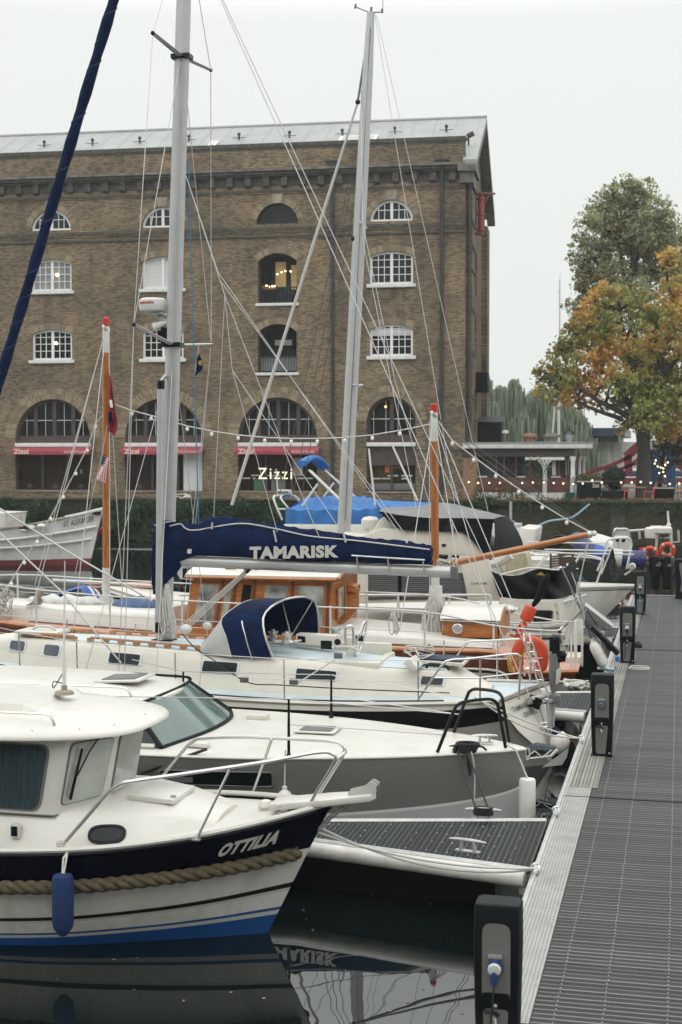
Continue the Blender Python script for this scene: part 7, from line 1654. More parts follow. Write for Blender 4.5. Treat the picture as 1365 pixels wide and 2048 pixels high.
# aft door surround: curved varnished wings and glazed panels facing the stern
xe = (x1b+x1t)/2
mb = MB(); mb.prism([P(693, 1168, yc-.3), P(718, 1178, yc-.3), P(718, 1215, yc-.3), P(700, 1238, yc-.3), P(668, 1262, yc-.6), P(664, 1235, yc-.6), P(692, 1222, yc-.3)], (0, .05, 0)); mb.build('door_wing', M['varnish'], K, bevel=.01)
for a, b in ((666, 673), (676, 690)): mb = MB(); mb.prism([P(a, 1178, yc-.75), P(b, 1172, yc-.4), P(b, 1226, yc-.4), P(a, 1238, yc-.75)], (0, .03, 0)); o = mb.build('aft_window', M['cabinglass'], K); MB().tube([P(b+1, 1170, yc-.42), P(b+1, 1228, yc-.42)], .025, 6).build('aft_window_frame', M['varnish'], o); MB().tube([P(a, 1177, yc-.77), P(a, 1240, yc-.77)], .025, 6).build('aft_window_frame', M['varnish'], o)
MB().prism([P(694, 1168, yc-.35), P(712, 1172, yc-.35), P(712, 1186, yc-.35), P(694, 1184, yc-.35)], (0, .4, 0)).build('sliding_hatch', M['varnish'], K, bevel=.015)
# roof with camber, rails
rows = []
for x in (x0t-.12, x0t+.8, (x0t+x1t)/2, x1t-.3, x1t+.12):
    rows.append([V(x, yc+a*1.2, zt+.02+.17*(1-a*a)) for a in [i/8-1 for i in range(17)]])
mb = MB(); mb.grid(rows); mb.grid([[p-V(0, 0, .045) for p in r] for r in rows]); per = [r[0] for r in rows][::-1]+rows[0]+[r[-1] for r in rows]+rows[-1][::-1]; mb.grid([per, [p-V(0, 0, .045) for p in per]]); mb.build('deckhouse_roof', M['gel'], K)
mb = MB(); mb.tube([r[0]-V(0, .01, .05) for r in rows], .035, 6); mb.tube([rows[-1][i]+V(.01, 0, -.04) for i in range(17)], .035, 6); mb.build('eave_moulding', M['varnish'], K)
for sd, xa, xb in ((-1, P(460, 1160, yc-.9).x, P(655, 1160, yc-.9).x), (1, P(560, 1150, yc+.7).x, P(680, 1150, yc+.7).x), (1, P(500, 1150, yc+.7).x, P(540, 1150, yc+.7).x)):
    y = yc+sd*.85; z = zt+.02+.17*(1-(.85/1.2)**2); n = 4; mb = MB(); mb.tube([V(xa, y, z+.02), V(xa+.08, y, z+.07), V(xb-.08, y, z+.07), V(xb, y, z+.02)], .026, 6)
    for i in range(n+1): mb.box((xa+(xb-xa)*i/n, y, z+.02), (.2, .05, .05))
    mb.build('grab_rail', M['varnish'], K)
MB().box(P(466, 1145, yc+.2), (.75, .4, .22)).build('roof_locker', M['varnish'], K, bevel=.02)
for px, py, yy in ((440, 1148, yc-.1), (552, 1142, yc+.1)): 
    mb = MB(); c = P(px, py, yy); mb.lathe([(.10, -.08), (.10, .08), (.06, .12)], c, 12, (-1, -.3, .0)); mb.tube([c, c-V(0, 0, .18)], .03, 6); mb.build('roof_lamp', M['steel'], K)
MB().box(P(400, 1146, yc+.3), (.62, .3, .2)).build('vent_box', M['black'], K, bevel=.02)
# companion house aft with a brass-rimmed port
q = [P(884, 1272, yc-.62), P(996, 1277, yc-.62), P(996, 1241, yc-.62), P(888, 1236, yc-.62)]
mb = MB(); mb.prism(q, (0, 1.24, 0)); mb.build('companion_house', M['varnish'], K)
rows = [[V(x, yc+a*.70, zz2+.19*(1-a*a)) for a in [i/8-1 for i in range(17)]] for x, zz2 in ((q[3].x-.06, q[3].z), (q[2].x+.05, q[2].z-.0))]
mb = MB(); mb.grid(rows); mb.grid([[p-V(0, 0, .04) for p in r] for r in rows]); mb.build('companion_roof', M['gel'], K, smooth=60)
mb = MB(); mb.prism([rows[1][i]+V(-.02, 0, -.02) for i in range(17)]+[V(q[1].x+.03, yc+.66, q[1].z), V(q[1].x+.03, yc-.66, q[1].z)], (.04, 0, 0)); mb.build('companion_end', M['teak'], K)
c = P(916, 1257, yc-.63); o = MB().lathe([(.10, 0), (.10, .02), (.075, .035), (.07, .02)], c, 20, (0, -1, 0)).build('port_rim', M['steel'], K); MB().lathe([(.072, .008), (0, .012)], c, 20, (0, -1, 0)).build('pane', M['glass'], o)
MB().sphere(P(960, 1232, yc-.2), .075, 10, (1.2, 1, .8)).build('deck_light', M['plasticgrey'], K)
mb = MB(); rr = random.Random(4); c = P(985, 1217, yc+.25)
rows = []
for i in range(9): rows.append([c+V(-.55+.13*i, .16*math.cos(q), .07*(1+.5*math.sin(i*2+j))*math.sin(q)*(1 if 0 < i < 8 else .2)) for j, q in enumerate([k*.628 for k in range(10)])])
mb.grid(rows, cu=True); mb.build('covered_gear', M['canvasgreyw'], K)
# masts
def mast(px_t, py_t, px_b, py_b, r, cap, w0, w1, white_b, name):
    t_ = P(px_t, py_t); b_ = P(px_b, py_b); b_.z -= .25
    f = lambda py: t_.lerp(b_, (py-py_t)/(py_b-py_t))
    o = MB().tube([f(w1), f(white_b)], r, 14).build(name, M['varnishz'], K)
    MB().tube([f(w0), f(w1)], [r*.93, r*1.0], 14).build('painted_top', M['white'], o); MB().tube([f(cap), f(cap+3), f(w0)], [r*.5, r*.85, r*.95], 14).build('red_cap', M['red'], o)
    MB().tube([f(white_b), b_], r*1.08, 14).build('painted_foot', M['whitedirty'], o)
    MB().tube([f(w0+3)-V(.02, 0, .015), f(w0+3)+V(.02, 0, .015)], r*1.25, 14).build('mast_band', M['galv'], o); return f
mf = mast(212.5, 634, 213, 1216, .073, 634, 652, 702, 1114, 'main_mast')
zf = mast(868.5, 806, 872, 1238, .073, 806, 824, 878, 1112, 'mizzen_mast')
mb = MB(); mb.bx(mf(1200).x-.10, mf(1200).x+.10, yc-.11, yc+.11, 1.2, mf(1168).z); mb.build('tabernacle', M['whitedirty'], K, bevel=.01)
for py in (1175, 1188, 1198): MB().sphere(V(mf(1200).x+.02, yc-.115, P(212, py).z), .018, 8).build('tabernacle_bolt', M['galv'], K)
MB().bx(zf(1220).x-.11, zf(1220).x+.11, yc-.1, yc+.1, 1.1, zf(1150).z).build('tabernacle', M['whitedirty'], K, bevel=.01)
a, b = P(880, 1132, yc), P(1182, 1068, yc); o = MB().tube([a, a.lerp(b, .1), b], [.05, .062, .055], 12).build('mizzen_boom', M['varnishz'], K); MB().sphere(b+V(.06, 0, .01), .055, 8).build('boom_tip', M['white'], o); MB().tube([b-V(.05, 0, .01), b+V(.02, 0, 0)], .066, 10).build('boom_band', M['galv'], o)
# rigging of the ketch
mt_, zt_ = mf(655), zf(830)
ch = lambda x, s=-1: V(x, yc+s*1.55, 1.0)
tubes('shroud', M['wire'], K, [[zt_, P(915, 1130, yc-.6)], [zt_, P(985, 1240, yc-.7)], [zt_, V(-2.4, yc-.9, .8)], [zt_, P(800, 1260, yc-1.4)], [mt_, ch(-11.1)], [mt_, ch(-12.1)], [mt_, ch(-11.3, 1)], [b, V(-2.05, yc-.1, 1.1)], [b-V(.04, 0, 0), V(-2.0, yc+.1, .9)], [mf(660), P(70, 1170, yc-.6)]], .009, 5)
tubes('running_rigging', M['ropew'], K, [[mf(670)+V(.09, -.05, 0), mf(1190)+V(.12, -.1, 0)], [zf(840)+V(-.08, -.05, 0), zf(1200)+V(-.09, -.1, 0)], [P(905, 1040, yc-.3), P(912, 1125, yc-.3)]], .009, 5)
# white guard rails
for sd in (-1, 1):
    y_ = lambda x: yc+sd*(np.interp(-x, [1.75, 2.6, 4.5, 7, 10, 12.5, 14.3], [.6, 1.02, 1.42, 1.58, 1.56, 1.2, .56]))
    z_ = lambda x: float(np.interp(-x, [1.75, 2.6, 4.5, 7, 10, 12.5, 14.3], [.70, .72, 1.1, 1.15, 1.22, 1.33, 1.45]))
    tops = []
    for x in (-13.4, -11.95, -10.35, -8.9, -7.5, -6.1, -4.4, -3.2):
        a = V(x, float(y_(x)), z_(x)); c = a+V(0, 0, .72); tops.append(c); MB().tube([a, c], .019, 8).build('stanchion', M['white'], K); MB().lathe([(.06, 0), (.05, .03), (.02, .06)], a, 8).build('stanchion_foot', M['white'], K); MB().sphere(c, .03, 8).build('stanchion_ball', M['white'], K)
    MB().tube(spl([V(-14.9, yc+sd*.2, 2.05)]+tops+[V(-2.2, yc+sd*.75, 1.45), V(-2.05, yc+sd*.35, 1.48)], 40), .016, 6).build('guard_rail', M['white'], K)
    MB().tube([p-V(0, 0, .36) for p in tops]+[V(-2.2, yc+sd*.8, .95)], .007, 5).build('guard_wire', M['wire'], K)
for px, pt, pb, y, r in ((1152, 1240, 1338, yc-.2, .028), (1143, 1270, 1330, yc-.5, .016), (1165, 1240, 1330, yc+.2, .02)): a, b_ = P(px, pt, y), P(px, pb, y); MB().bx(a.x-r, a.x+r, y-r, y+r, min(b_.z, .68), a.z).build('stern_post', M['white'], K, bevel=.008)
MB().prism([P(1148, 1241, yc-.2), P(1164, 1238, yc-.2), P(1162, 1264, yc-.2), P(1150, 1266, yc-.2)], (0, .06, 0)).build('stern_board', M['white'], K)
# rope hanks on the mizzen
hank(zf(1165)+V(-.02, -.22, 0), 1.02, .15, 'halyard_coil', M['ropew'], K, 13, 11); hank(zf(1175)+V(.0, -.26, -.1), .9, .10, 'halyard_coil', M['ropew'], K, 7, 12); hank(P(466, 1245, yc-1.5)-V(0, 0, 0), .3, .03, 'halyard_coil', M['ropew'], K, 3, 13)
hank(P(787, 1222, yc-1.6), .42, .06, 'halyard_coil', M['ropew'], K, 4, 14)
MB().tube([P(860, 1290, yc-1.45), P(851, 1300, yc-1.5), P(856, 1330, yc-1.5)], .03, 6).build('lead_block', M['black'], K)
# tangle of line round the mizzen boom's heel
mb = MB(); rr = random.Random(31); c = P(885, 1125, yc-.1)
for i in range(4): mb.tube(spl([c+V(rr.uniform(-.1, .25), rr.uniform(-.1, .1), rr.uniform(-.14, .06)) for _ in range(7)]+[P(900+rr.uniform(-6, 12), 1100, yc-.1)], 30), .011, 5)
mb.build('topping_lines', M['ropew'], K, smooth=70)
# gear on the ketch's foredeck
c = P(140, 1204, yc-.1); mb = MB(); rows = []
for i in range(13):
    u = i/12; rr_ = .15*math.sin(math.pi*u)**.4+.01; rows.append([c+V(-.95+1.75*u, .25*math.cos(q)*rr_/.15, (.12+.04*math.sin(i*2.2))*math.sin(q)*rr_/.15+.02*math.sin(i*3+j)) for j, q in enumerate([k*.524 for k in range(12)])])
mb.grid(rows, cu=True); tag(mb.build('bagged_sail', M['canvasgreyw'], smooth=60), 'pale grey sail bag lying on the foredeck of the wooden ketch', 'sail bag')
c = P(283, 1213, yc-.1); mb = MB(); rows = []
for i in range(13):
    u = i/12; rr_ = math.sin(math.pi*min(1, u+.06))**.35; rows.append([c+V(-.55+1.15*u, .32*math.cos(q)*rr_, (.20+.03*math.sin(i*1.9+j))*math.sin(q)*rr_) for j, q in enumerate([k*.524 for k in range(12)])])
mb.grid(rows, cu=True); tag(mb.build('covered_dinghy', mat('faded_blue_canvas', (.06, .105, .20), .7, var=.3, vs=4, bump=.3, bs=8), smooth=60), 'faded blue canvas bundle beside the white foot of the main mast', 'covered gear')
c = P(240, 1216, yc-.2); tag(MB().lathe([(0, -.09), (.13, -.05), (.14, .05), (.05, .10), (0, .11)], c, 14).build('rope_bag', M['canvasnavy']), 'small navy bag at the foot of the ketch main mast', 'bag')
# striped deck canopy behind the mast foot
a = [P(90, 1198, yc+.9), P(160, 1172, yc+.8), P(185, 1172, yc+.8), P(206, 1212, yc+.8)]
mb = MB(); pts = spl(a, 22)
for k in range(4): mb.mi = k % 2; y0_, y1_ = .28*k, .28*(k+1); mb.grid([[Vector(p)+V(-.05*k, y0_-.5, -.05*abs(k-1)) for p in pts], [Vector(p)+V(-.05*k, y1_-.5, -.05*abs(k)) for p in pts]])
tag(mb.build('striped_awning', [mat('stripe_blue', (.03, .10, .32), .7), mat('stripe_white', (.62, .62, .6), .7)]), 'blue and white striped cloth draped on the ketch foredeck', 'cloth')
mb = MB(); mb.tube([P(70, 1206, yc-.7), P(84, 1180, yc-.7), P(88, 1178, yc-.7)], [.06, .075, .05], 8); mb.prism([P(50, 1212, yc-.7), P(78, 1196, yc-.7), P(84, 1200, yc-.7), P(80, 1210, yc-.7)], (0, .08, 0)); tag(mb.build('deck_anchor', mat('worn_anchor', (.30, .26, .20), .7, var=.4, vs=6), smooth=50), 'worn anchor standing on the foredeck of the wooden ketch', 'anchor')
rr = random.Random(77); mb = MB(); c = P(5, 1200, yc-.9); 
for i in range(6): mb.tube(spl([c+V(rr.uniform(-.25, .2), rr.uniform(-.2, .2), rr.uniform(-.35, .3)) for _ in range(9)], 40), .012, 5)
mb.build('tangled_line', M['ropew'], K, smooth=70)
# wooden gangway rails behind
t = thing('jetty_rail', 'weathered wooden rail and posts behind the ketch main mast', 'railing', tuple(P(280, 1190, 31)))
for px in (235, 262, 277): a, b_ = PY(px, 1165, 31), PY(px, 1215, 31); MB().tube([V(a.x, 31, .3), a], .06, 6).build('post', M['stone'], t)
for a, b_ in (((170, 1168), (320, 1166)), ((180, 1175), (315, 1173))): MB().tube([PY(*a, 31), PY(*b_, 31)], .035, 6).build('rail', M['pinkdeck'], t)
o = MB().tube([P(106, 1160, yc+1.2), P(210, 1165, yc+1.2), P(345, 1174, yc+1.2)], .03, 8).build('upper_rail', M['white'], K)
# fender at the stern of the ketch and the orange rescue sling
pt = P(1198, 1308, yc+.6); Fd = thing('boat_fender', 'grubby white fender hanging at an angle beyond the ketch stern', 'fender', tuple(pt))
ax = (P(1186, 1292, yc+.6)-P(1208, 1336, yc+.6)).normalized(); MB().lathe([(0, -.26), (.08, -.23), (.11, -.15), (.11, .15), (.08, .22), (.03, .26), (.03, .31), (0, .32)], pt, 14, ax).build('body', M['fender'], Fd); MB().tube([pt+ax*.31, P(1175, 1250, yc+.3)], .011, 5).build('lanyard', M['ropeb'], Fd)
tag(MB().bx(-2.2, -1.75, yc+.2, yc+.9, .70, .86).build('stern_locker', M['gelcream'], bevel=.04), 'cream locker lid on the ketch stern beside the grubby fender', 'locker')
S_ = thing('danbuoy', 'orange floats and furled dark flag on a leaning marker pole at the ketch stern', 'marker buoy', tuple(P(1050, 1240, yc-.1)))
a, b_, c, d = P(1036, 1274, yc-.1), P(1050, 1242, yc-.1), P(1066, 1212, yc-.1), P(1098, 1148, yc-.1)
mb = MB(); ax = (c-a).normalized(); mb.lathe([(.05, -.0), (.075, .06), (.085, .18), (.07, .27), (.05, .30)], a, 12, ax); mb.build('lower_float', M['orange'], S_); mb = MB(); mb.lathe([(.05, 0), (.115, .02), (.12, .06), (.12, .26), (.11, .29), (.05, .30)], b_, 14, ax); mb.build('upper_float', M['orange'], S_)
MB().tube(spl([c, c.lerp(d, .3)+V(.02, 0, -.02), c.lerp(d, .7), d], 14), [.03, .045, .05, .055, .06, .065, .068, .07, .075, .08, .085, .07, .06, .03], 8).build('furled_flag', M['canvasblack'], S_); MB().tube([a-ax*.15, c+ax*.3], .016, 6).build('pole', M['galv'], S_)
mb = MB()
for i in range(2): q = a.lerp(b_, .3+.3*i); mb.tube([q+V(.09*math.cos(w_), .09*math.sin(w_), .03*math.cos(w_)) for w_ in [j*.628 for j in range(10)]], .009, 5, closed=True)
mb.build('lashing', M['ropew'], S_)
rr = random.Random(12); mb = MB(); c = PZ(1150, 1372, DZ+.05)
for i in range(5): mb.tube(spl([c+V(rr.uniform(-.2, .25), rr.uniform(-.2, .2), rr.uniform(-.02, .1)) for _ in range(10)], 50), .018, 5)
tag(mb.build('rope_heap', M['ropew'], smooth=70), 'untidy heap of pale rope on the finger pontoon at the ketch stern', 'rope')

# ================================================================ FLYBRIDGE CRUISER
yc = 30.6
Cv = thing('flybridge_cruiser', 'cream flybridge motor cruiser lettered CARVER with black canvas covers', 'boat', (-6, yc, 0))
P = lambda px, py, y=yc: PY(px, py, y)
yn = yc-1.75
H = Hull(yc, [(-2.25, 1.5, 1.0), (-4, 1.72, 1.0), (-7, 1.78, 1.05), (-9.5, 1.5, 1.2), (-11.5, .9, 1.4), (-13, .02, 1.6)], [(-2.3, 1.4, 0), (-4, 1.55, 0), (-7, 1.5, 0), (-9.5, 1.1, 0), (-11, .5, 0), (-12, .01, 0)], bulge=.08)
H.skin([M['gelcream'], M['plasticgrey'], M['gelcream'], M['navy']], Cv, [0, .12, .16, .85, 1.3], None, [0, 1, 2, 3]); H.deck(M['gel'], Cv, dz=.0, inset=.03); H.strip('rub_rail', M['whitedirty'], Cv, .06, .035, out=.015); 
# aft cabin block with its window, raked stern
q = lambda pts, y: [P(a, b, y) for a, b in pts]
ya, yb_ = yc-1.55, yc+1.5
mb = MB(); mb.prism(q(((1000, 1196), (1118, 1205), (1128, 1290), (980, 1290)), ya), (0, 3.0, 0)); mb.build('aft_cabin', M['gelcream'], Cv, bevel=.03)
mb = MB(); mb.prism(q(((1118, 1206), (1162, 1186), (1168, 1262), (1128, 1290)), ya+.0)[0:1]+[P(1160, 1188, yc+.9), P(1168, 1290, yc+.9), P(1128, 1290, ya)], (-.06, .02, 0)); mb.build('transom', M['gelcream'], Cv)
mb = MB(); mb.prism(q(((1118, 1206), (1128, 1290), (1128, 1290), (1118, 1206)), ya)[:2]+[P(1166, 1285, yc+1.4), P(1160, 1190, yc+1.4)], (-.08, 0, 0)); mb.build('stern_face', M['gelcream'], Cv)
window(Cv, q(((1068, 1244), (1103, 1244), (1105, 1222), (1070, 1221)), ya-.01), .2, M['cast'], M['glass'], .02, .03)
MB().tube([P(990, 1252, ya-.06), P(1080, 1254, ya-.06), P(1128, 1250, ya-.06)], .05, 8).build('rub_rail', M['gel'], Cv)
# saloon: window band with blinds, cream above and below
sa = lambda pts, y=yn+.45, dp=2.6: MB().prism(q(pts, y), (0, dp, 0))
sa(((690, 1208), (1005, 1200), (985, 1150), (960, 1120), (690, 1120))).build('saloon_side', M['gelcream'], Cv, bevel=.02)
M['blindglass'] = mat('window_with_dark_blind', (.06, .075, .08), .25, var=.35, vs=9, stretch=(.1, .1, 3))
for a, b in ((737, 797), (804, 925)): 
    o = panel(q(((a, 1200), (b+ (10 if b > 900 else 0), 1198), (b, 1146), (a, 1146)), yn+.44), .012).build('saloon_window', M['blindglass'], Cv); mb = MB()
    for py in range(1150, 1198, 4): mb.tube(q(((a+2, py), (b-2, py)), yn+.425), .008, 4)
    mb.build('blind_slats', M['cast'], o)
panel(q(((797, 1200), (804, 1200), (804, 1146), (797, 1146)), yn+.445), .014).build('window_post', M['black'], Cv)
# raked wing pillar with the builder's lettering
mb = MB(); mb.prism(q(((918, 1112), (975, 1112), (1008, 1202), (938, 1200)), yn+.36), (0, .1, 0)); o = mb.build('wing_pillar', M['gelcream'], Cv, bevel=.01)
lettering('lettering', 'CARVER', M['letterd'], o, quadfn(P(942, 1169, yn+.35), P(975, 1169, yn+.35), P(975, 1165, yn+.35), P(942, 1165, yn+.35)), .03, 0, 1.3)
# flybridge moulding
mb = MB(); mb.prism(q(((600, 1092), (920, 1112), (990, 1120), (960, 1088), (935, 1062), (870, 1062), (760, 1057), (700, 1082), (640, 1075)), yn+.5), (0, 2.5, 0)); mb.build('flybridge', M['gelcream'], Cv, bevel=.05)
mb = MB(); mb.tube(spl(q(((905, 1120), (975, 1128), (1000, 1122), (1020, 1108)), yn+.45), 16), [.05+.006*i for i in range(16)], 10); mb.build('flybridge_lip', M['gel'], Cv)
MB().prism(q(((884, 1088), (892, 1088), (892, 1093), (884, 1093)), yn+.48), (0, .03, 0)).build('vent', M['black'], Cv)
mb = MB(); mb.bx(P(735, 1060).x, P(745, 1060).x+.0, yc-.5, yc-.3, P(740, 1060).z, P(740, 1040).z); mb.lathe([(.16, 0), (.2, .08), (.2, .2), (.14, .26), (0, .28)], P(741, 1058, yc-.4), 14); mb.build('hailer', M['gel'], Cv)
mb = MB(); mb.prism(q(((735, 1075), (762, 1035), (780, 1030), (800, 1065), (850, 1080)), yn+.9), (0, 1.2, 0)); mb.build('flybridge_screen', M['gel'], Cv, bevel=.08)
# black canvas over the flybridge: grey top, black sides, sagging between poles
top = [[(755, 1012), (815, 1010), (880, 1000), (950, 1028), (1010, 1034)]]
A = [P(*p_, yn+.45) for p_ in ((757, 1022), (800, 1030), (865, 1036), (915, 1036), (988, 1038))]; Bt = [P(*p_, yc+.2) for p_ in ((775, 1010), (820, 1008), (878, 996), (930, 1015), (1005, 1030))]; Cc = [P(*p_, yc+1.6) for p_ in ((800, 1016), (850, 1012), (900, 1008), (960, 1020), (1018, 1034))]
Bo = [P(*p_, yn+.42) for p_ in ((775, 1040), (808, 1060), (870, 1062), (930, 1068), (975, 1122))]
R1 = [spl(A, 25), spl(Bt, 25), spl(Cc, 25)]; rows = [[tuple(np.array(R1[0][i])*(1-t)**2+2*t*(1-t)*np.array(R1[1][i])+t*t*np.array(R1[2][i])) for i in range(25)] for t in [k/8 for k in range(9)]]
o = MB().grid(rows).build('flybridge_canopy', M['canvasgrey'], Cv, smooth=60)
mb = MB(); b2 = spl(Bo, 25); mb.grid([[Vector(rows[0][i]).lerp(Vector(b2[i]), k/6)+V(0, -.03*math.sin(i*1.4+k), 0) for i in range(25)] for k in range(7)])
e0 = [Vector(r[-1]) for r in rows]; e1 = [P(975, 1122, yn+.42).lerp(P(1048, 1108, yc+1.7), k/8) for k in range(9)]; bul = [P(1030, 1060, yn+.5).lerp(P(1040, 1062, yc+1.7), k/8) for k in range(9)]
mb.grid([[a.lerp(b_, k/5)+V(.07*math.sin(math.pi*k/5)+.035*math.sin(i*2.4+k*.3)*k/5, 0, 0) for i, (a, b_) in enumerate(zip(e0, e1))] for k in range(6)]); mb.build('canopy_side', M['canvasblack'], o, smooth=60)
# aft deck canvas screen
mb = MB(); n = 22; rows = []
tp = spl([P(982, 1142, ya), P(1005, 1150, ya), P(1040, 1150, ya), P(1075, 1138, ya), P(1118, 1140, ya), P(1152, 1122, yc+.9)], n); bt = spl([P(1000, 1194, ya), P(1040, 1197, ya), P(1100, 1197, ya), P(1122, 1195, ya+.1), P(1140, 1190, yc), P(1158, 1184, yc+.9)], n)
for k in range(8): rows.append([Vector(tp[i]).lerp(Vector(bt[i]), k/7)+V(0, -.05*math.sin(math.pi*k/7)*(1+math.sin(i*1.3)), -.02*math.sin(math.pi*i/n)*k/7) for i in range(n)])
mb.grid(rows); mb.build('aft_screen', M['canvasblack'], Cv, smooth=60)
o = MB().tube(spl([P(1000, 1150, ya), P(1060, 1136, ya), P(1112, 1140, ya), P(1120, 1136, ya)], 20), .022, 6).build('screen_rail', M['white'], Cv)
tubes('davit_strut', M['steel'], Cv, [[P(1122, 1134, ya), P(1160, 1215, yc-.6)], [P(1135, 1128, yc), P(1172, 1222, yc+.4)], [P(1160, 1185, yc-.2), P(1168, 1240, yc-.2)], [P(1110, 1210, ya), P(1172, 1190, yc+.4)]], .026, 8)
mb = MB(); mb.prism(q(((1073, 1150), (1082, 1144), (1092, 1151)), ya-.06), (0, .02, 0)); mb.build('yellow_hanger', M['ropey'], Cv)
# furniture glimpsed on the aft deck
mb = MB(); mb.prism(q(((1012, 1112), (1052, 1105), (1060, 1140), (1030, 1150), (1010, 1148)), yc-.3), (0, .8, 0)); mb.build('deck_box', mat('cream_locker', (.45, .40, .26), .6, var=.3), Cv, bevel=.03)
mb = MB()
for k in range(5): mb.prism(q(((1100, 1112+k*5), (1148, 1108+k*5), (1148, 1110+k*5), (1100, 1115+k*5)), yc+.7), (0, .04, 0))
for px in (1102, 1124, 1146): mb.tube([P(px, 1108, yc+.73), P(px, 1145, yc+.73)], .025, 6)
mb.build('slatted_seat', mat('dark_teak', (.08, .045, .03), .6), Cv)
# side deck rails
zr = lambda px: np.interp(px, [380, 720, 980], [1186, 1188, 1196])
yr = yn+.06
pts = [P(px, 1190, yr) for px in (360, 520, 700, 830, 975)]
MB().tube(pts, .026, 8).build('guard_rail', M['white'], Cv); MB().tube(spl([P(975, 1190, yr), P(981, 1192, yr), P(982, 1200, yr), P(978, 1236, yr)], 10), .024, 8).build('guard_rail', M['white'], Cv)
for px in (600, 797, 888): MB().tube([P(px, 1190, yr), P(px, 1236, yr)], .026, 8).build('stanchion', M['white'], Cv)
for a in ((1006, 1256), (1150, 1238)): pass
pts = [P(1010, 1246, ya-.15), P(1070, 1246, ya-.15), P(1150, 1243, ya-.15)]; MB().tube(pts, .018, 8).build('lower_guard_rail', M['white'], Cv)
for px in (1023, 1082): MB().tube([P(px, 1246, ya-.15), P(px, 1290, ya-.15)], .018, 6).build('stanchion', M['white'], Cv)
tubes('mooring_rope', M['ropeb'], Cv, [catenary(P(1175, 1220, yc+.2), V(-1.5, 33.0, .62), .15), catenary(P(1172, 1240, yc), V(-1.4, 29.5, .6), .1), catenary(P(1120, 1260, ya), P(1172, 1215, yc), .02)], .013, 5)
MB().prism([P(1170, 1210, yc+.6), P(1228, 1255, yc+1.2), P(1170, 1258, yc+1.1)], (-.02, .7, 0)).build('swim_platform', M['greyhull2'], Cv, bevel=.02)
# ================================================================ WHITE CRUISER beyond the third finger
yc = 37.6
W_ = thing('white_cruiser', 'white motor cruiser with tall pulpit rails pointing its bow at the pier end', 'boat', (-6, yc, 0))
P = lambda px, py, y=yc: PY(px, py, y)
bt = P(1272, 1160, yc); 
H = Hull(yc, [(-12, 1.5, 1.3), (-8, 1.6, 1.25), (-5.5, 1.5, 1.22), (-3.6, 1.05, 1.2), (-2.3, .48, 1.2), (bt.x, .03, 1.22)], [(-12, 1.3, 0), (-8, 1.35, 0), (-5.5, 1.36, 0), (-4, 1.0, 0), (-2.9, .48, 0), (-2.22, .02, 0)], bulge=.06)
H.skin([M['hullwhite'], M['plasticgrey'], M['hullwhite'], M['greyhull2']], W_, [0, .07, .09, .62, 1.2], [0, .07, .09, .70, 1.2], [0, 1, 2, 3]); H.deck(M['gel'], W_, dz=.0, inset=.04, camber=.08); H.strip('gunwale', M['gel'], W_, 0, .045)
tk = trunk([(-11, 1.2, 1.25, 1.0, 1.75), (-6.2, 1.15, 1.22, .9, 1.62), (-4.6, .85, 1.2, .6, 1.42), (-3.4, .4, 1.22, .25, 1.27)], yc); tk.build('foredeck_moulding', M['gel'], W_, smooth=50)
for sd in (-1, 1):
    tp = [V(-9, yc+sd*1.55, 2.15), V(-6.5, yc+sd*1.45, 2.12), V(-4.2, yc+sd*1.0, 2.05), V(-2.6, yc+sd*.45, 1.98), V(-2.0, yc+sd*.22, 1.9), V(-1.95, yc+sd*.15, 1.75), V(-2.1, yc+sd*.2, 1.25)]
    MB().tube(spl(tp, 40), .02, 8).build('pulpit_rail', M['white'], W_); MB().tube(spl([p-V(0, 0, .38) for p in tp[:4]], 20), .016, 6).build('mid_rail', M['white'], W_)
    for (x0, h0, x1, h1) in ((-5.1, 1.38, -4.6, 1.1), (-3.9, 1.1, -3.35, .72), (-3.0, .72, -2.5, .42)): MB().tube([V(x0, yc+sd*h0, 1.22), V(x1, yc+sd*h1, 2.03)], .018, 6).build('rail_leg', M['white'], W_)
mb = MB(); mb.tube(spl([P(1210, 1095, yc-.4), P(1217, 1080, yc-.4), P(1240, 1076, yc-.3), P(1258, 1077, yc-.1), P(1263, 1085, yc), P(1262, 1098, yc), P(1254, 1138, yc)], 30), .028, 8); mb.tube(spl([P(1195, 1142, yc-.5), P(1208, 1112, yc-.45), P(1218, 1086, yc-.4)], 12), .025, 8); mb.tube([P(1203, 1148, yc-.5), P(1226, 1092, yc-.4)], .022, 8); mb.build('bow_gate', M['white'], W_)
for py, a, b in ((1084, 1055, 1212), (1099, 1090, 1265), (1106, 1120, 1268)): MB().tube([P(a, py, yc-1.2), P(b, py+3, yc-.3)], .022, 6).build('upper_rail', M['white'], W_)
mb = MB(); mb.lathe([(.1, 0), (.1, .05), (.06, .08)], P(1265, 1133, yc), 12, (0, -1, 0)); mb.tube([P(1250, 1150, yc), P(1268, 1138, yc)], .03, 6); mb.build('anchor_winch', M['galv'], W_)
hank(P(1225, 1098, yc-.7), .55, .05, 'hung_line', M['ropeb'], W_, 6, 41); MB().tube(spl([P(1219, 1122, yc-.9), P(1222, 1150, yc-.95), P(1230, 1160, yc-.95), P(1236, 1148, yc-.7)], 14), .012, 5).build('loose_line', M['ropeb'], W_)
mb = MB(); mb.prism([P(1040, 1055, yc+.2), P(1072, 1058, yc+.2), P(1066, 1100, yc+.2), P(1040, 1100, yc+.2)], (0, 2, 0)); mb.build('wheelhouse', M['gel'], W_, bevel=.05)
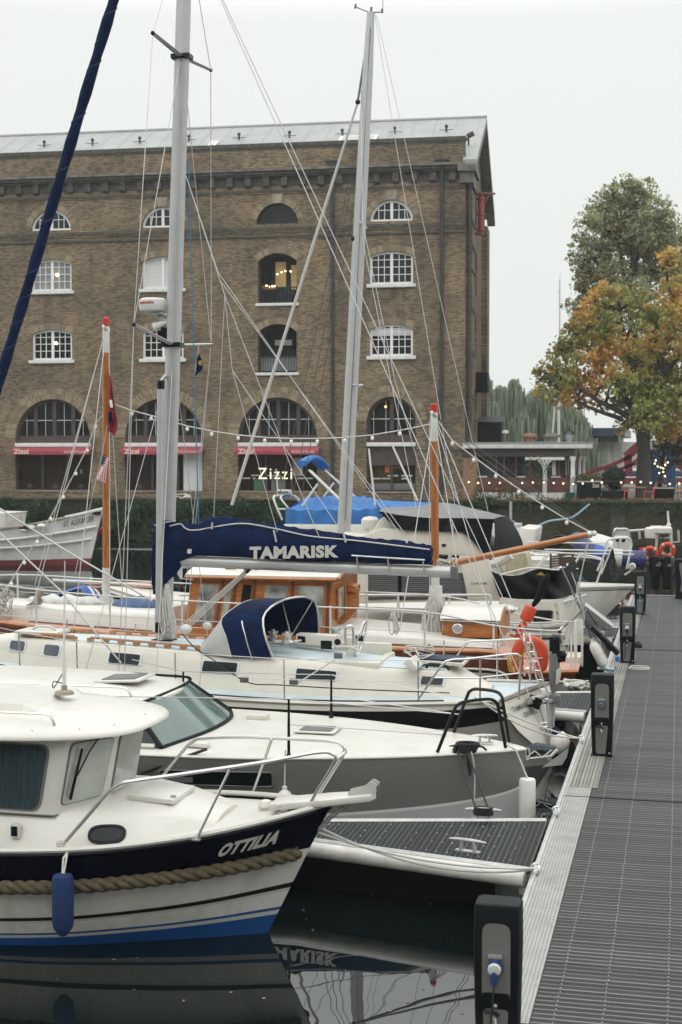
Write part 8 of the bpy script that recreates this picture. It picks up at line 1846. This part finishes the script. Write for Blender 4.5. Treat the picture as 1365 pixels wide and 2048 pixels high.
mb = MB(); mb.prism([P(1065, 1085, yc+1.9), P(1120, 1070, yc+1.9), P(1140, 1078, yc+1.9), P(1120, 1095, yc+1.9), P(1065, 1095, yc+1.9)], (0, .6, 0)); mb.build('cover', M['canvasblack'], W_, bevel=.05)
MB().tube([P(1000, 1112, yc-1.5), P(1068, 1108, yc-1.5)], .05, 6).build('coaming', M['gel'], W_)

# ================================================================ RIB at the pier end
yr = 45.6
Rb = thing('rigid_inflatable', 'blue and white rigid inflatable boat with black outboards and orange lifebuoys beyond the pier end', 'boat', (-3, yr, 0))
P = lambda px, py, y=yr: PY(px, py, y)
M['hypalon'] = mat('blue_hypalon', (.018, .028, .10), .5, var=.2); M['hypalonb'] = mat('bright_blue_hypalon', (.015, .08, .30), .5)
for sd in (-1, 1):
    o = MB().tube(spl([P(1292, 1118, yr+sd*1.0), P(1240, 1116, yr+sd*1.05), P(1190, 1105, yr+sd*.95), P(1160, 1084, yr+sd*.5), P(1150, 1076, yr)], 26), [.26]*22+[.25, .22, .18, .1], 12).build('tube', M['hypalon'], Rb)
    MB().tube([P(1226, 1115, yr+sd*1.12), P(1245, 1117, yr+sd*1.12)], .285, 12).build('tube_band', M['canvasgreyw'], o); MB().tube([P(1190, 1105, yr+sd*.97), P(1212, 1111, yr+sd*1.04)], .275, 12).build('bright_band', M['hypalonb'], o)
mb = MB(); mb.prism([P(1160, 1120, yr-.8), P(1290, 1150, yr-.8), P(1290, 1118, yr-.8), P(1165, 1105, yr-.8)], (0, 1.6, 0)); mb.build('hull', M['greyhull'], Rb, bevel=.05)
mb = MB(); mb.prism([P(1222, 1112, yr-.35), P(1260, 1115, yr-.35), P(1262, 1085, yr-.35), P(1255, 1072, yr-.35), P(1228, 1072, yr-.35)], (0, .8, 0)); mb.build('console', M['gel'], Rb, bevel=.06)
for px in (1236, 1247): MB().lathe([(.07, 0), (.06, .02)], P(px, 1080, yr-.37), 10, (0, -1, 0)).build('gauge', M['black'], Rb)
MB().tube([P(1248, 1092, yr-.5)+V(.0, .2*math.cos(a), .2*math.sin(a)) if False else P(1250, 1090, yr-.5)+V(.2*math.cos(a), 0, .2*math.sin(a)) for a in [j*.3927 for j in range(16)]], .02, 6, closed=True).build('helm_wheel', M['galv'], Rb)
MB().tube(spl([P(1226, 1082, yr-.3), P(1230, 1060, yr-.3), P(1240, 1058, yr-.2), P(1256, 1060, yr), P(1262, 1082, yr+.2)], 24), .035, 8).build('console_hoop', M['steel'], Rb)
panel([P(1230, 1072, yr-.25), P(1257, 1072, yr-.1), P(1255, 1061, yr-.1), P(1232, 1060, yr-.25)], .01).build('windscreen', M['glassr'], Rb)
tubes('arch_tube', M['galv'], Rb, [[P(1258, 1062, yr+.2), P(1300, 1059, yr+.4), P(1342, 1076, yr+.4)][:2]+[P(1302, 1062, yr+.4)], [P(1279, 1060, yr+.3), P(1280, 1078, yr+.3)], [P(1310, 1077, yr+.2), P(1342, 1076, yr+.2)], [P(1341, 1076, yr+.2), P(1346, 1115, yr+.2)], [P(1314, 1077, yr-.2), P(1312, 1120, yr-.2)], [P(1343, 1060, yr+.6), P(1344, 1085, yr+.6), P(1358, 1084, yr+.6), P(1357, 1060, yr+.6)]], .04, 8)
MB().lathe([(.3, -.1), (.36, -.06), (.37, .08), (.3, .14), (0, .15)], P(1321, 1061, yr+.2), 20).build('radar_dome', M['gel'], Rb); MB().lathe([(.2, -.16), (.22, -.1), (.22, .14), (.16, .18), (0, .19)], P(1304, 1066, yr+.1), 16).build('search_light', M['gel'], Rb)
MB().tube([P(1336, 1022, yr+.3), P(1338, 1050, yr+.3), P(1345, 1110, yr+.3)], [.03, .04, .05], 8).build('aerial', M['white'], Rb); MB().sphere(P(1338, 1050, yr+.3), .075, 8).build('aerial_joint', M['white'], Rb); MB().tube([P(1326, 1046, yr), P(1326, 1082, yr)], .015, 5).build('light_mast', M['black'], Rb)
def ringbuoy(px, py, y, r, label, ax):
    c = PY(px, py, y); t = thing('lifebuoy', label, 'lifebuoy', tuple(c)); u = Vector(ax).normalized(); v = u.cross(Vector((0, 1, .2))).normalized()
    MB().tube([c+u*(r*math.cos(a))+v*(r*math.sin(a)) for a in [j*.2618 for j in range(24)]], .07, 10, closed=True).build('ring', M['orange'], t)
    for k in range(4): a = .6+k*1.571; MB().tube([c+u*(r*math.cos(a+d))+v*(r*math.sin(a+d)) for d in (-.12, 0, .12)], .073, 10).build('reflective_band', M['letter'], t)
ringbuoy(1301, 1108, yr-.7, .19, 'orange lifebuoy left of the black outboards', (1, 0, .3)); ringbuoy(1335, 1100, yr-.5, .19, 'orange lifebuoy hanging above the black outboards', (1, 0, 0))
MB().box(P(1288, 1104, yr-.3), (.28, .1, .26)).build('red_cushion', M['red'], Rb, bevel=.03)
for k, px in enumerate((1312, 1335)):
    t = thing('outboard_engine', ('left of two big black outboards at the end of the pier', 'right of two big black outboards at the end of the pier, under the hanging lifebuoy')[k], 'outboard engine', tuple(PY(px, 1150, yr-.9)))
    y = yr-.9-.1*k; rows = []
    for w_, py in ((9, 1112), (13, 1115), (15, 1130), (14, 1144), (9, 1152)):
        c = PY(px, py, y); hw = w_/F*y; rows.append([V(c.x+hw*math.copysign(abs(math.cos(q))**.7, math.cos(q)), y+.35*math.sin(q), c.z) for q in [j*.3927 for j in range(16)]])
    mb = MB().grid(rows, cu=True); mb.poly(rows[0]); mb.poly(rows[-1]); mb.build('cowling', M['black'], t); a, b = PY(px-9, 1150, y), PY(px+9, 1180, y); MB().bx(a.x, b.x, y-.15, y+.2, max(.02, b.z), a.z).build('leg', M['black'], t, bevel=.04)
    a, b = PY(px+1, 1128, y-.36), PY(px+8, 1133, y-.36); MB().bx(a.x, b.x, y-.37, y-.33, b.z, a.z).build('badge', M['panelgrey'], t); MB().box(PY(px-16, 1126, y-.2), (.3, .06, .08), Matrix.Rotation(R(30), 3, 'Y')).build('tiller', M['cast'], t)
t = thing('upturned_tender', 'grey upturned tender leaning behind the blue inflatable', 'boat', tuple(PY(1180, 1085, 50))); mb = MB(); rows = []
for px, h in ((1150, 8), (1158, 22), (1180, 28), (1205, 22), (1230, 14)): c = PY(px, 1092, 50); rows.append([V(c.x, 50+.8*math.cos(q), c.z+h/F*51*math.sin(q)) for q in [j*math.pi/10 for j in range(11)]])
mb.grid(rows); mb.build('hull', M['canvasgreyw'], t, smooth=60)
# hose and standpipe on the dock wall
tag(MB().tube(spl([FP(*FD(px, py, 2.7), 2.7) for px, py in ((1022, 1040), (1050, 1056), (1075, 1052), (1100, 1042), (1130, 1038), (1150, 1032), (1180, 1008))], 40), .055, 8).build('wall_hose', mat('pale_blue_hose', (.25, .36, .44), .5)), 'pale blue hose looping across the dock wall', 'hose')
a = FP(*FD(1022, 1003, 2.8), 2.8); tag(MB().tube([V(a.x, a.y, .5), a], .08, 8).build('mooring_pole', M['galv']), 'short grey pole standing against the dock wall beside the blue hose', 'pole')
# white stern of a further boat right of the black canopy
t = thing('moored_launch', 'white launch stern showing right of the black flybridge canopy', 'boat', tuple(PY(1060, 1100, 52))); mb = MB(); mb.prism([PY(1020, 1052, 52), PY(1062, 1056, 52), PY(1068, 1090, 52), PY(1070, 1130, 52), PY(1020, 1130, 52)], (-1.5, 3, 0)); mb.build('hull', M['white'], t, bevel=.1); MB().prism([PY(1028, 1047, 52), PY(1042, 1047, 52), PY(1042, 1052, 52), PY(1028, 1052, 52)], (0, .5, 0)).build('hatch', M['gel'], t)

# ================================================================ BLUE COVERED YACHT
yb = 47.0
Bl = thing('blue_covered_cruiser', 'white motor yacht under a bright blue boat cover with folded blue bimini', 'boat', (-12, yb, 0))
P = lambda px, py, y=yb: PY(px, py, y)
H = Hull(yb, [(-4, 1.8, 1.3), (-9, 2.1, 1.35), (-13, 1.9, 1.5), (-16, 1.0, 1.75), (-18, .02, 2.0)], [(-4, 1.6, 0), (-9, 1.8, 0), (-13, 1.4, 0), (-15.5, .5, 0), (-16.8, .01, 0)])
H.skin([M['hullwhite'], M['navy']], Bl, [0, .85, 1.3], None, [0, 1]); H.deck(M['gel'], Bl)
mb = MB(); mb.prism([P(565, 1048, yb-1.8), P(760, 1048, yb-1.8), P(900, 1055, yb-1.8), P(900, 1130, yb-1.8), P(540, 1130, yb-1.8)], (0, 3.6, 0)); mb.build('superstructure', M['gel'], Bl, bevel=.1)
lo = [P(571, 1048, yb-1.7), P(640, 1050, yb-1.75), P(720, 1050, yb-1.75), P(765, 1047, yb-1.7)]; mi = [P(572, 1020, yb-1.65), P(640, 1020, yb-1.7), P(720, 1019, yb-1.7), P(762, 1016, yb-1.6)]; hi = [P(612, 994, yb-.2), P(650, 993, yb-.2), P(720, 992, yb-.2), P(745, 998, yb-.2)]; bk = [P(600, 1012, yb+1.6), P(650, 1012, yb+1.6), P(720, 1012, yb+1.6), P(790, 1010, yb+1.6)]
L_, M_, H_, B_ = [[Vector(p) for p in spl(q_, 22)] for q_ in (lo, mi, hi, bk)]
for arr, amp in ((M_, .03), (H_, .04)):
    for i, p in enumerate(arr): p.z += amp*math.sin(i*1.7); p.y += amp*math.sin(i*2.3)
mb = MB(); mb.grid([L_, [a.lerp(b, .5)+V(0, -.05*math.sin(i*1.5), 0) for i, (a, b) in enumerate(zip(L_, M_))], M_, [a.lerp(b, .5)-V(0, 0, .06) for a, b in zip(M_, H_)], H_, [a.lerp(b, .5) for a, b in zip(H_, B_)], B_]); mb.poly([L_[0], M_[0], H_[0], B_[0]]); mb.poly([L_[-1], M_[-1], H_[-1], B_[-1]]); mb.build('boat_cover', M['canvasblue'], Bl, smooth=50)
tl = [P(745, 998, yb-.3), P(790, 1002, yb-.3), P(840, 1004, yb), P(880, 1005, yb+.3)]; bl_ = [P(760, 1030, yb-1.5), P(800, 1034, yb-1.3), P(840, 1020, yb-.5), P(880, 1010, yb)]
mb = MB(); mb.grid([spl(bl_, 12), spl(tl, 12), [Vector(p)+V(0, 1.5, -.15) for p in spl(tl, 12)]]); mb.build('cover_tail', M['canvasblue'], Bl, smooth=50)
# folded bimini on its frame
a, b = P(604, 928, yb-.9), P(648, 934, yb+.9)
rows = []
for i, u in enumerate([k/10 for k in range(11)]):
    c = a.lerp(b, u)+V(0, 0, .24*math.sin(math.pi*u)); rows.append([c+V(.20*math.cos(q)+.05*math.sin(q), 0, .12*math.sin(q)) for q in [j*.628 for j in range(10)]])
mb = MB().grid(rows, cu=True); mb.poly(rows[0]); mb.poly(rows[-1]); mb.build('folded_bimini', M['canvasblue'], Bl, smooth=60)
tubes('bimini_frame', M['white'], Bl, [[P(618, 940, yb-.9), P(680, 1000, yb-.9)], [P(650, 940, yb+.9), P(712, 995, yb+.9)], [P(622, 942, yb-.8), P(690, 1008, yb-.8)], [P(600, 1020, yb-1), P(636, 968, yb-1)], [P(648, 994, yb+.6), P(668, 966, yb+.6)]], .04, 6)
tubes('radar_arch', M['white'], Bl, [spl([P(565, 1040, yb-1.2), P(548, 998, yb-1.2), P(556, 991, yb-.6), P(585, 990, yb+.6), P(605, 1005, yb+1)], 20), spl([P(580, 1020, yb-1.0), P(562, 996, yb-1), P(570, 990, yb-.2), P(590, 992, yb+.8), P(604, 1012, yb+1.2)], 20), [P(556, 1018, yb-1.1), P(572, 1018, yb-1.0)]], .035, 6)
mb = MB(); p = P(569, 984, yb-.3); mb.box(p, (.46, .3, .16)); o = mb.build('radar_box', M['white'], Bl, bevel=.03); mb = MB(); mb.box(p+V(0, 0, -.13), (.4, .26, .10)); mb.build('radar_base', M['bluepaint'], o); mb = MB(); mb.bx(p.x-.2, p.x+.2, p.y-.155, p.y-.152, p.z-.05, p.z+.03); mb.build('radar_label', M['cast'], o)
MB().tube([P(553, 938, yb-.3), P(556, 985, yb-.3)], .02, 5).build('light_mast', M['white'], Bl)
for px0, py0, px1, py1 in ((738, 897, 752, 1022), (786, 893, 836, 1002)): MB().tube([P(px0, py0, yb-1.0), P(px1, py1, yb-1.0)], .035, 6).build('aerial', M['white'], Bl)
# ================================================================ its mast: white yacht behind the cover
Ms = thing('moored_sloop', 'sloop with the tall raked white mast, its hull hidden behind the navy sail cover', 'sailing boat', tuple(V(PY(684, 1060, 34.9).x, 34.9, 0)))
ym = 35.0
P = lambda px, py, y=ym: PY(px, py, y)
H = Hull(ym, [(P(1000, 1100).x, 1.0, .95), (P(860, 1100).x, 1.2, .9), (P(700, 1100).x, 1.25, .95), (P(560, 1100).x, .8, 1.1), (P(470, 1100).x, .02, 1.25)], [(P(985, 1100).x, .7, 0), (P(860, 1100).x, 1.0, 0), (P(700, 1100).x, 1.0, 0), (P(580, 1100).x, .5, 0), (P(500, 1100).x, .01, 0)])
H.skin([M['hullwhite']], Ms, [0, 1, 1.3], None, [0, 0]); H.deck(M['gel'], Ms)
mb_, mt = P(681, 1110), P(742, 24); mb_.z = .95
f = lambda py: mb_.lerp(mt, (P(700, py).z-mb_.z)/(mt.z-mb_.z))
def oval2(path, rx, ry, n=12): return oval(path, rx, ry, n)
oval2([(mb_, 1.0), (f(600), .98), (f(150), .78), (mt, .55)], .175, .13).build('mast', M['alu'], Ms)
mb = MB(); mb.tube([f(1040)+V(.05, -.14, 0), f(60)+V(.03, -.08, 0)], .012, 5); mb.build('sail_track', M['cast'], Ms)
tubes('spreader', M['alu'], Ms, [[f(447), P(726, 446, ym-1.1)], [f(447)+V(0, 0, 0), P(733, 457, ym+1.0)], [f(773), P(725, 770, ym+.4)], [f(770), P(716, 770, ym-.4)]], .035, 6)
mb = MB(); mb.tube([mt, mt+V(.02, 0, .12)], .03, 6); mb.tube([mt+V(-.05, 0, 0), P(712, 14, ym)], .014, 5); mb.tube([P(712, 8, ym), P(711, 17, ym)], .028, 5); mb.tube([mt+V(.05, 0, -.02), P(765, 24, ym)], .016, 5); mb.tube([P(765, 18, ym), P(765, 26, ym)], .03, 5); mb.tube([P(766, 20, ym), P(767, -30, ym)], .008, 4); mb.build('masthead_gear', M['cast'], Ms)
MB().sphere(f(478)+V(-.14, -.05, 0), .07, 8).build('mast_light', M['black'], Ms)
fs0, fs1 = P(716, 204), P(464, 1010)
MB().tube([f(120)+V(-.1, 0, 0), fs0], .03, 5).build('halyard', M['cast'], Ms); MB().sphere(fs0, .07, 8).build('furling_swivel', M['black'], Ms)
MB().tube([fs0, fs0.lerp(fs1, .25), fs1], [.028, .042, .045], 8).build('furled_headsail', M['letter'], Ms)
tubes('shroud', M['wire'], Ms, [[mt+V(.1, 0, -.05), P(912, 1020, ym-.4)], [mt+V(.15, 0, -.1), P(985, 1060, ym+.4)], [P(722, 180, ym), P(726, 446, ym-1.1), P(790, 760, ym-1.15), P(885, 1100, ym-1.2)], [f(450), P(850, 1100, ym-1.2)], [f(560), P(700, 1100, ym+1.2)]], .008, 5)
tubes('running_line', M['wiredark'], Ms, [[f(330)+V(-.2, 0, 0), P(585, 1000, ym+.2)], [f(420)+V(-.2, 0, 0), P(600, 1010, ym+.4)], [f(300)+V(-.2, 0, 0), P(560, 990, ym)], [f(470), P(700, 990, ym+.6)]], .010, 4)
# ================================================================ ST ALEXANDER
ys = 56.0
SA = thing('fishing_boat', 'white wooden fishing boat with two rubbing strakes, red waterline and ST. ALEXANDER on its bow', 'boat', tuple(V(PY(100, 1100, ys).x, ys, 0)))
P = lambda px, py, y=ys: PY(px, py, y)
bx_ = P(207, 1026).x
H = Hull(ys, [(bx_-14, 1.7, 1.75), (bx_-10, 2.0, 1.42), (bx_-6.5, 2.0, 1.38), (bx_-3.5, 1.55, 1.62), (bx_-1.4, .75, 2.02), (bx_, .06, 2.36)], [(bx_-14, 1.4, 0), (bx_-10, 1.75, 0), (bx_-6.5, 1.6, 0), (bx_-3.5, .95, 0), (bx_-1.6, .3, 0), (bx_-.62, .02, 0)], bulge=.1)
H.skin([M['whitedirty'], M['redboot']], SA, [0, .84, 1.3], [0, .88, 1.3], [0, 1]); H.deck(M['stone'], SA, dz=-.35, inset=.12); H.strip('rubbing_strake', M['white'], SA, .30, .06, .0, .985, out=.02); H.strip('rubbing_strake', M['white'], SA, .52, .05, .0, .97, out=.02); H.strip('cap_rail', M['stone'], SA, 0, .06, .0, .82); H.strip('cap_rail', M['white'], SA, 0, .06, .8, 1); H.strip('bulwark_top', M['white'], SA, -.02, .05, .8, 1)
ta, tb = H.tx(P(124, 1050, ys-1).x), H.tx(P(186, 1045, ys-.5).x)
lettering('lettering', 'ST. ALEXANDER', M['letterd'], SA, lambda u, v: H.p(ta+(tb-ta)*u, .19-.115*v, -1, out=.03), .01)
mb = MB(); mb.prism([P(-60, 1060, ys-1), P(8, 1056, ys-1), P(12, 1030, ys-1), P(16, 1026, ys-1), P(-60, 1024, ys-1)], (0, 2, 0)); mb.build('wheelhouse', M['whitedirty'], SA, bevel=.05)
panel([P(-40, 1045, ys-1.02), P(-5, 1045, ys-1.02), P(-5, 1033, ys-1.02), P(-40, 1033, ys-1.02)], .03).build('wheelhouse_window', M['glass'], SA)
MB().tube([P(41, 1056, ys-1), P(41, 1030, ys-1)], .06, 6).build('samson_post', M['galv'], SA)
for px, py in ((62, 1055), (84, 1052), (48, 1060), (20, 1060)): MB().sphere(P(px, py, ys-1.3), .16, 8, (1.4, 1, .7)).build('deck_gear', M['whitedirty'], SA)
MB().sphere(P(178, 1034, ys), .25, 8, (2, 1, .8)).build('red_cover', mat('faded_red', (.35, .06, .05), .7), SA)
for px in (46, 168): MB().box(H.p(H.tx(P(px, 1060, ys-1.4).x), .04, -1, out=.01), (.55, .05, .12)).build('freeing_port', M['black'], SA)
fb = thing('red_ensign', 'red cloth hanging from the bow of the white fishing boat', 'flag', tuple(P(196, 1070, ys+.8))); mb = MB(); rows = []
for k in range(7): rows.append([P(206-4*k+2.5*j*(1-.04*k), 1048+k*6, ys+.9)+V(0, .06*math.sin(j*2+k), 0) for j in range(5)])
mb.grid(rows); mb.build('cloth', M['red'], fb, smooth=60)
# boat gear low on the left dock wall
tag(MB().tube([PY(190, 1099, 66), PY(330, 1099, 66)], .05, 6).build('waterline_boom', M['cast']), 'grey floating boom lying along the dark dock wall at the left', 'boom')
# ================================================================ STRINGS, FLAGS AND LOOSE LINES
yk = 26.3
def bulbs(ends, pts, y, label):
    t = thing('bulb_string', label, 'string lights', tuple(PY(*ends[0], y)))
    cable = [PY(*ends[0], y)]+[PY(a, b-5, y) for a, b in pts]+[PY(*ends[1], y)]
    MB().tube(cable, .013, 5).build('cable', M['ropew'], t)
    for k, (a, b) in enumerate(pts):
        c = PY(a, b, y); o = MB().sphere(c-V(0, 0, .012), .036, 10, (1, 1, 1.15)).build('bulb', M['bulb'], t); MB().cyl(c+V(0, 0, .02), c+V(0, 0, .062), .018, 8).build('socket', M['letter'], o)
bulbs(((222, 806), (864, 848)), [(264, 826), (303, 836), (375, 857), (424, 867), (477, 875), (530, 880), (583, 882), (635, 882), (690, 880), (745, 875), (800, 866)], yk, 'string of pale unlit bulbs sagging between the two ketch masts')
bulbs(((206, 830), (-6, 1206)), [(192, 852), (175, 900), (152, 946), (127, 993), (102, 1037), (75, 1083), (49, 1124), (23, 1166)], yk, 'string of pale unlit bulbs running down left from the ketch main mast')
bulbs(((874, 838), (1184, 1066)), [(905, 886), (948, 919), (992, 951), (1038, 983), (1085, 1014), (1134, 1044)], yk, 'string of pale unlit bulbs from the mizzen mast down to the boom tip')
tubes('guy_line', M['wiredark'], K, [[PY(874, 836, yk), PY(960, 912, yk), PY(1182, 1066, yk)], [PY(876, 835, yk), PY(1180, 1062, yk+.1)]], .007, 4)
tag(MB().tube([PY(-40, 992, 24.2), PY(140, 1106, 24.2), PY(305, 1202, 24.2)], .018, 6).build('stay_line', M['ropew']), 'thick pale line slanting from the left edge down to the ketch rail', 'rope')
tag(MB().tube([PY(-40, 1028, 19.9), PY(120, 1180, 19.85), PY(243, 1326, 19.85)], .013, 6).build('stay_line', M['ropew']), 'pale line slanting from the left edge down to the deck of the cream yacht', 'rope')
tubes('blue_halyard', M['ropeblue'], T, [[PY(378, 322, 21.5), PY(384, 560, 21.5), PY(390, 760, 21.5), PY(398, 1048, 21.4)]], .010, 5)
def cloth(name, label, rows, m, cat='flag'):
    t = thing(name, label, cat, tuple(rows[0][0])); o = MB().grid(rows).build('cloth', m, t, smooth=60)
    return t, o
# furled red flag on the main mast
rows = []
for k in range(10):
    u = k/9; py = 742+118*u; rows.append([PY(216+(2+6*u)*j*.9*(1 if u < .85 else 1-(u-.85)*3)-(j*.6), py+j*3, yk-.09)+V(0, .05*math.sin(j*2.2+k*.4), 0) for j in range(5)])
t, o = cloth('red_flag', 'dark red flag hanging limp on the varnished main mast above the striped one', rows, mat('ensign_red', (.24, .02, .028), .8, var=.3, vs=6))
MB().tube([PY(222, 800, yk-.16), PY(224, 815, yk-.16)], .03, 5).build('white_band', M['letterw'], t); MB().box(PY(221, 835, yk-.15), (.07, .02, .22)).build('blue_patch', M['canvasnavy'], t)
MB().grid([[PY(207+j*2, 735+k*20, yk+.06) for j in range(2)] for k in range(4)]).build('back_fold', mat('ensign_red_fold', (.20, .018, .025), .8), t)
# small striped courtesy flag
def fl(u, v): return PY(206+9*u*(1-.2*v)-13*v+4*u*v+6*u, 909+8*u+47*v+4*u*v, yk-.35)+V(0, .05*math.sin(u*5+v*3), 0)
t = thing('striped_flag', 'small red and white striped flag with a blue starred corner beside the main mast', 'flag', tuple(fl(0, 0)))
for k in range(13):
    mb = MB(); a, b = k/13, (k+1)/13; mb.grid([[fl(a, j/6), fl(b, j/6)] for j in range(7)]) if False else mb.grid([[fl(q, v) for v in [(.42 if a < .54 and k < 7 else 0)+(1-(.42 if k < 7 else 0))*j/6 for j in range(7)]] for q in (a, b)])
    mb.build('stripe', M['red'] if k % 2 == 0 else M['letterw'], t, smooth=60)
MB().grid([[fl(q, v) for v in (0, .14, .28, .42)] for q in (0, .27, 7/13)]).build('canton', M['canvasnavy'], t, smooth=60)
mb = MB()
for i in range(5):
    for j in range(4): c = fl(.06+.1*i, .05+.1*j); mb.sphere(c+V(0, -.008, 0), .008, 5)
mb.build('stars', M['letterw'], t)
MB().tube([PY(215, 850, yk-.35), fl(-.05, 0), fl(0, 1), PY(150, 1150, yk-.5)], .006, 4).build('halyard', M['wire'], t)
# blue burgee under the lower spreader
rows = [[PY(397+a, 706+b, 22.1)+V(0, .03*math.sin(a+b), 0) for a, b in r] for r in (((0, 0), (1, 1), (2, 2)), ((-2, 12), (2, 13), (6, 14)), ((-4, 26), (2, 27), (9, 29)), ((-6, 38), (1, 36), (8, 33)), ((-8, 47), (-4, 45), (0, 42)))]
t, o = cloth('burgee', 'small navy pennant with a yellow device hanging under the right lower spreader', rows, M['canvasnavy'])
MB().sphere(PY(401, 726, 22.05), .035, 8, (1, .2, 1.3)).build('device', M['ropey'], t); MB().tube([PY(398, 690, 22.1), PY(397, 706, 22.1), PY(389, 755, 22.1)], .008, 4).build('halyard', M['ropew'], t)

# ---- unseen building added behind the viewer to shade the boats' near sides
nb = thing('unseen_shade_building', 'unseen brown brick building added behind the viewer to shade the boats', 'building', (-5, -32, 0))
MB().bx(-90, 80, -48, -32, -.2, 24).build('wall', M['brick'], nb)
MB().prism([(-91, -49, 24), (81, -49, 24), (81, -31, 24), (-91, -31, 24)], (0, 0, .5)).build('cornice', M['cornice'], nb)
for i in range(16): MB().bx(-84+10*i, -81+10*i, -31.98, -31.9, 6, 9).build('window', M['winglass'], nb)
# ---- damp autumn air
hz = bpy.data.materials.new('damp_air'); hz.use_nodes = True; n = hz.node_tree.nodes; n.remove(n['Principled BSDF'])
pv = n.new('ShaderNodeVolumePrincipled'); pv.inputs['Color'].default_value = (.93, .95, .94, 1); pv.inputs['Density'].default_value = .00045; pv.inputs['Anisotropy'].default_value = .2
hz.node_tree.links.new(pv.outputs[0], n['Material Output'].inputs['Volume'])
o = MB().bx(-270, 270, -60, 340, -1.2, 30).build('haze', hz, smooth=0, kind='stuff'); tag(o, 'thin damp autumn air softening the far trees and buildings', 'haze')
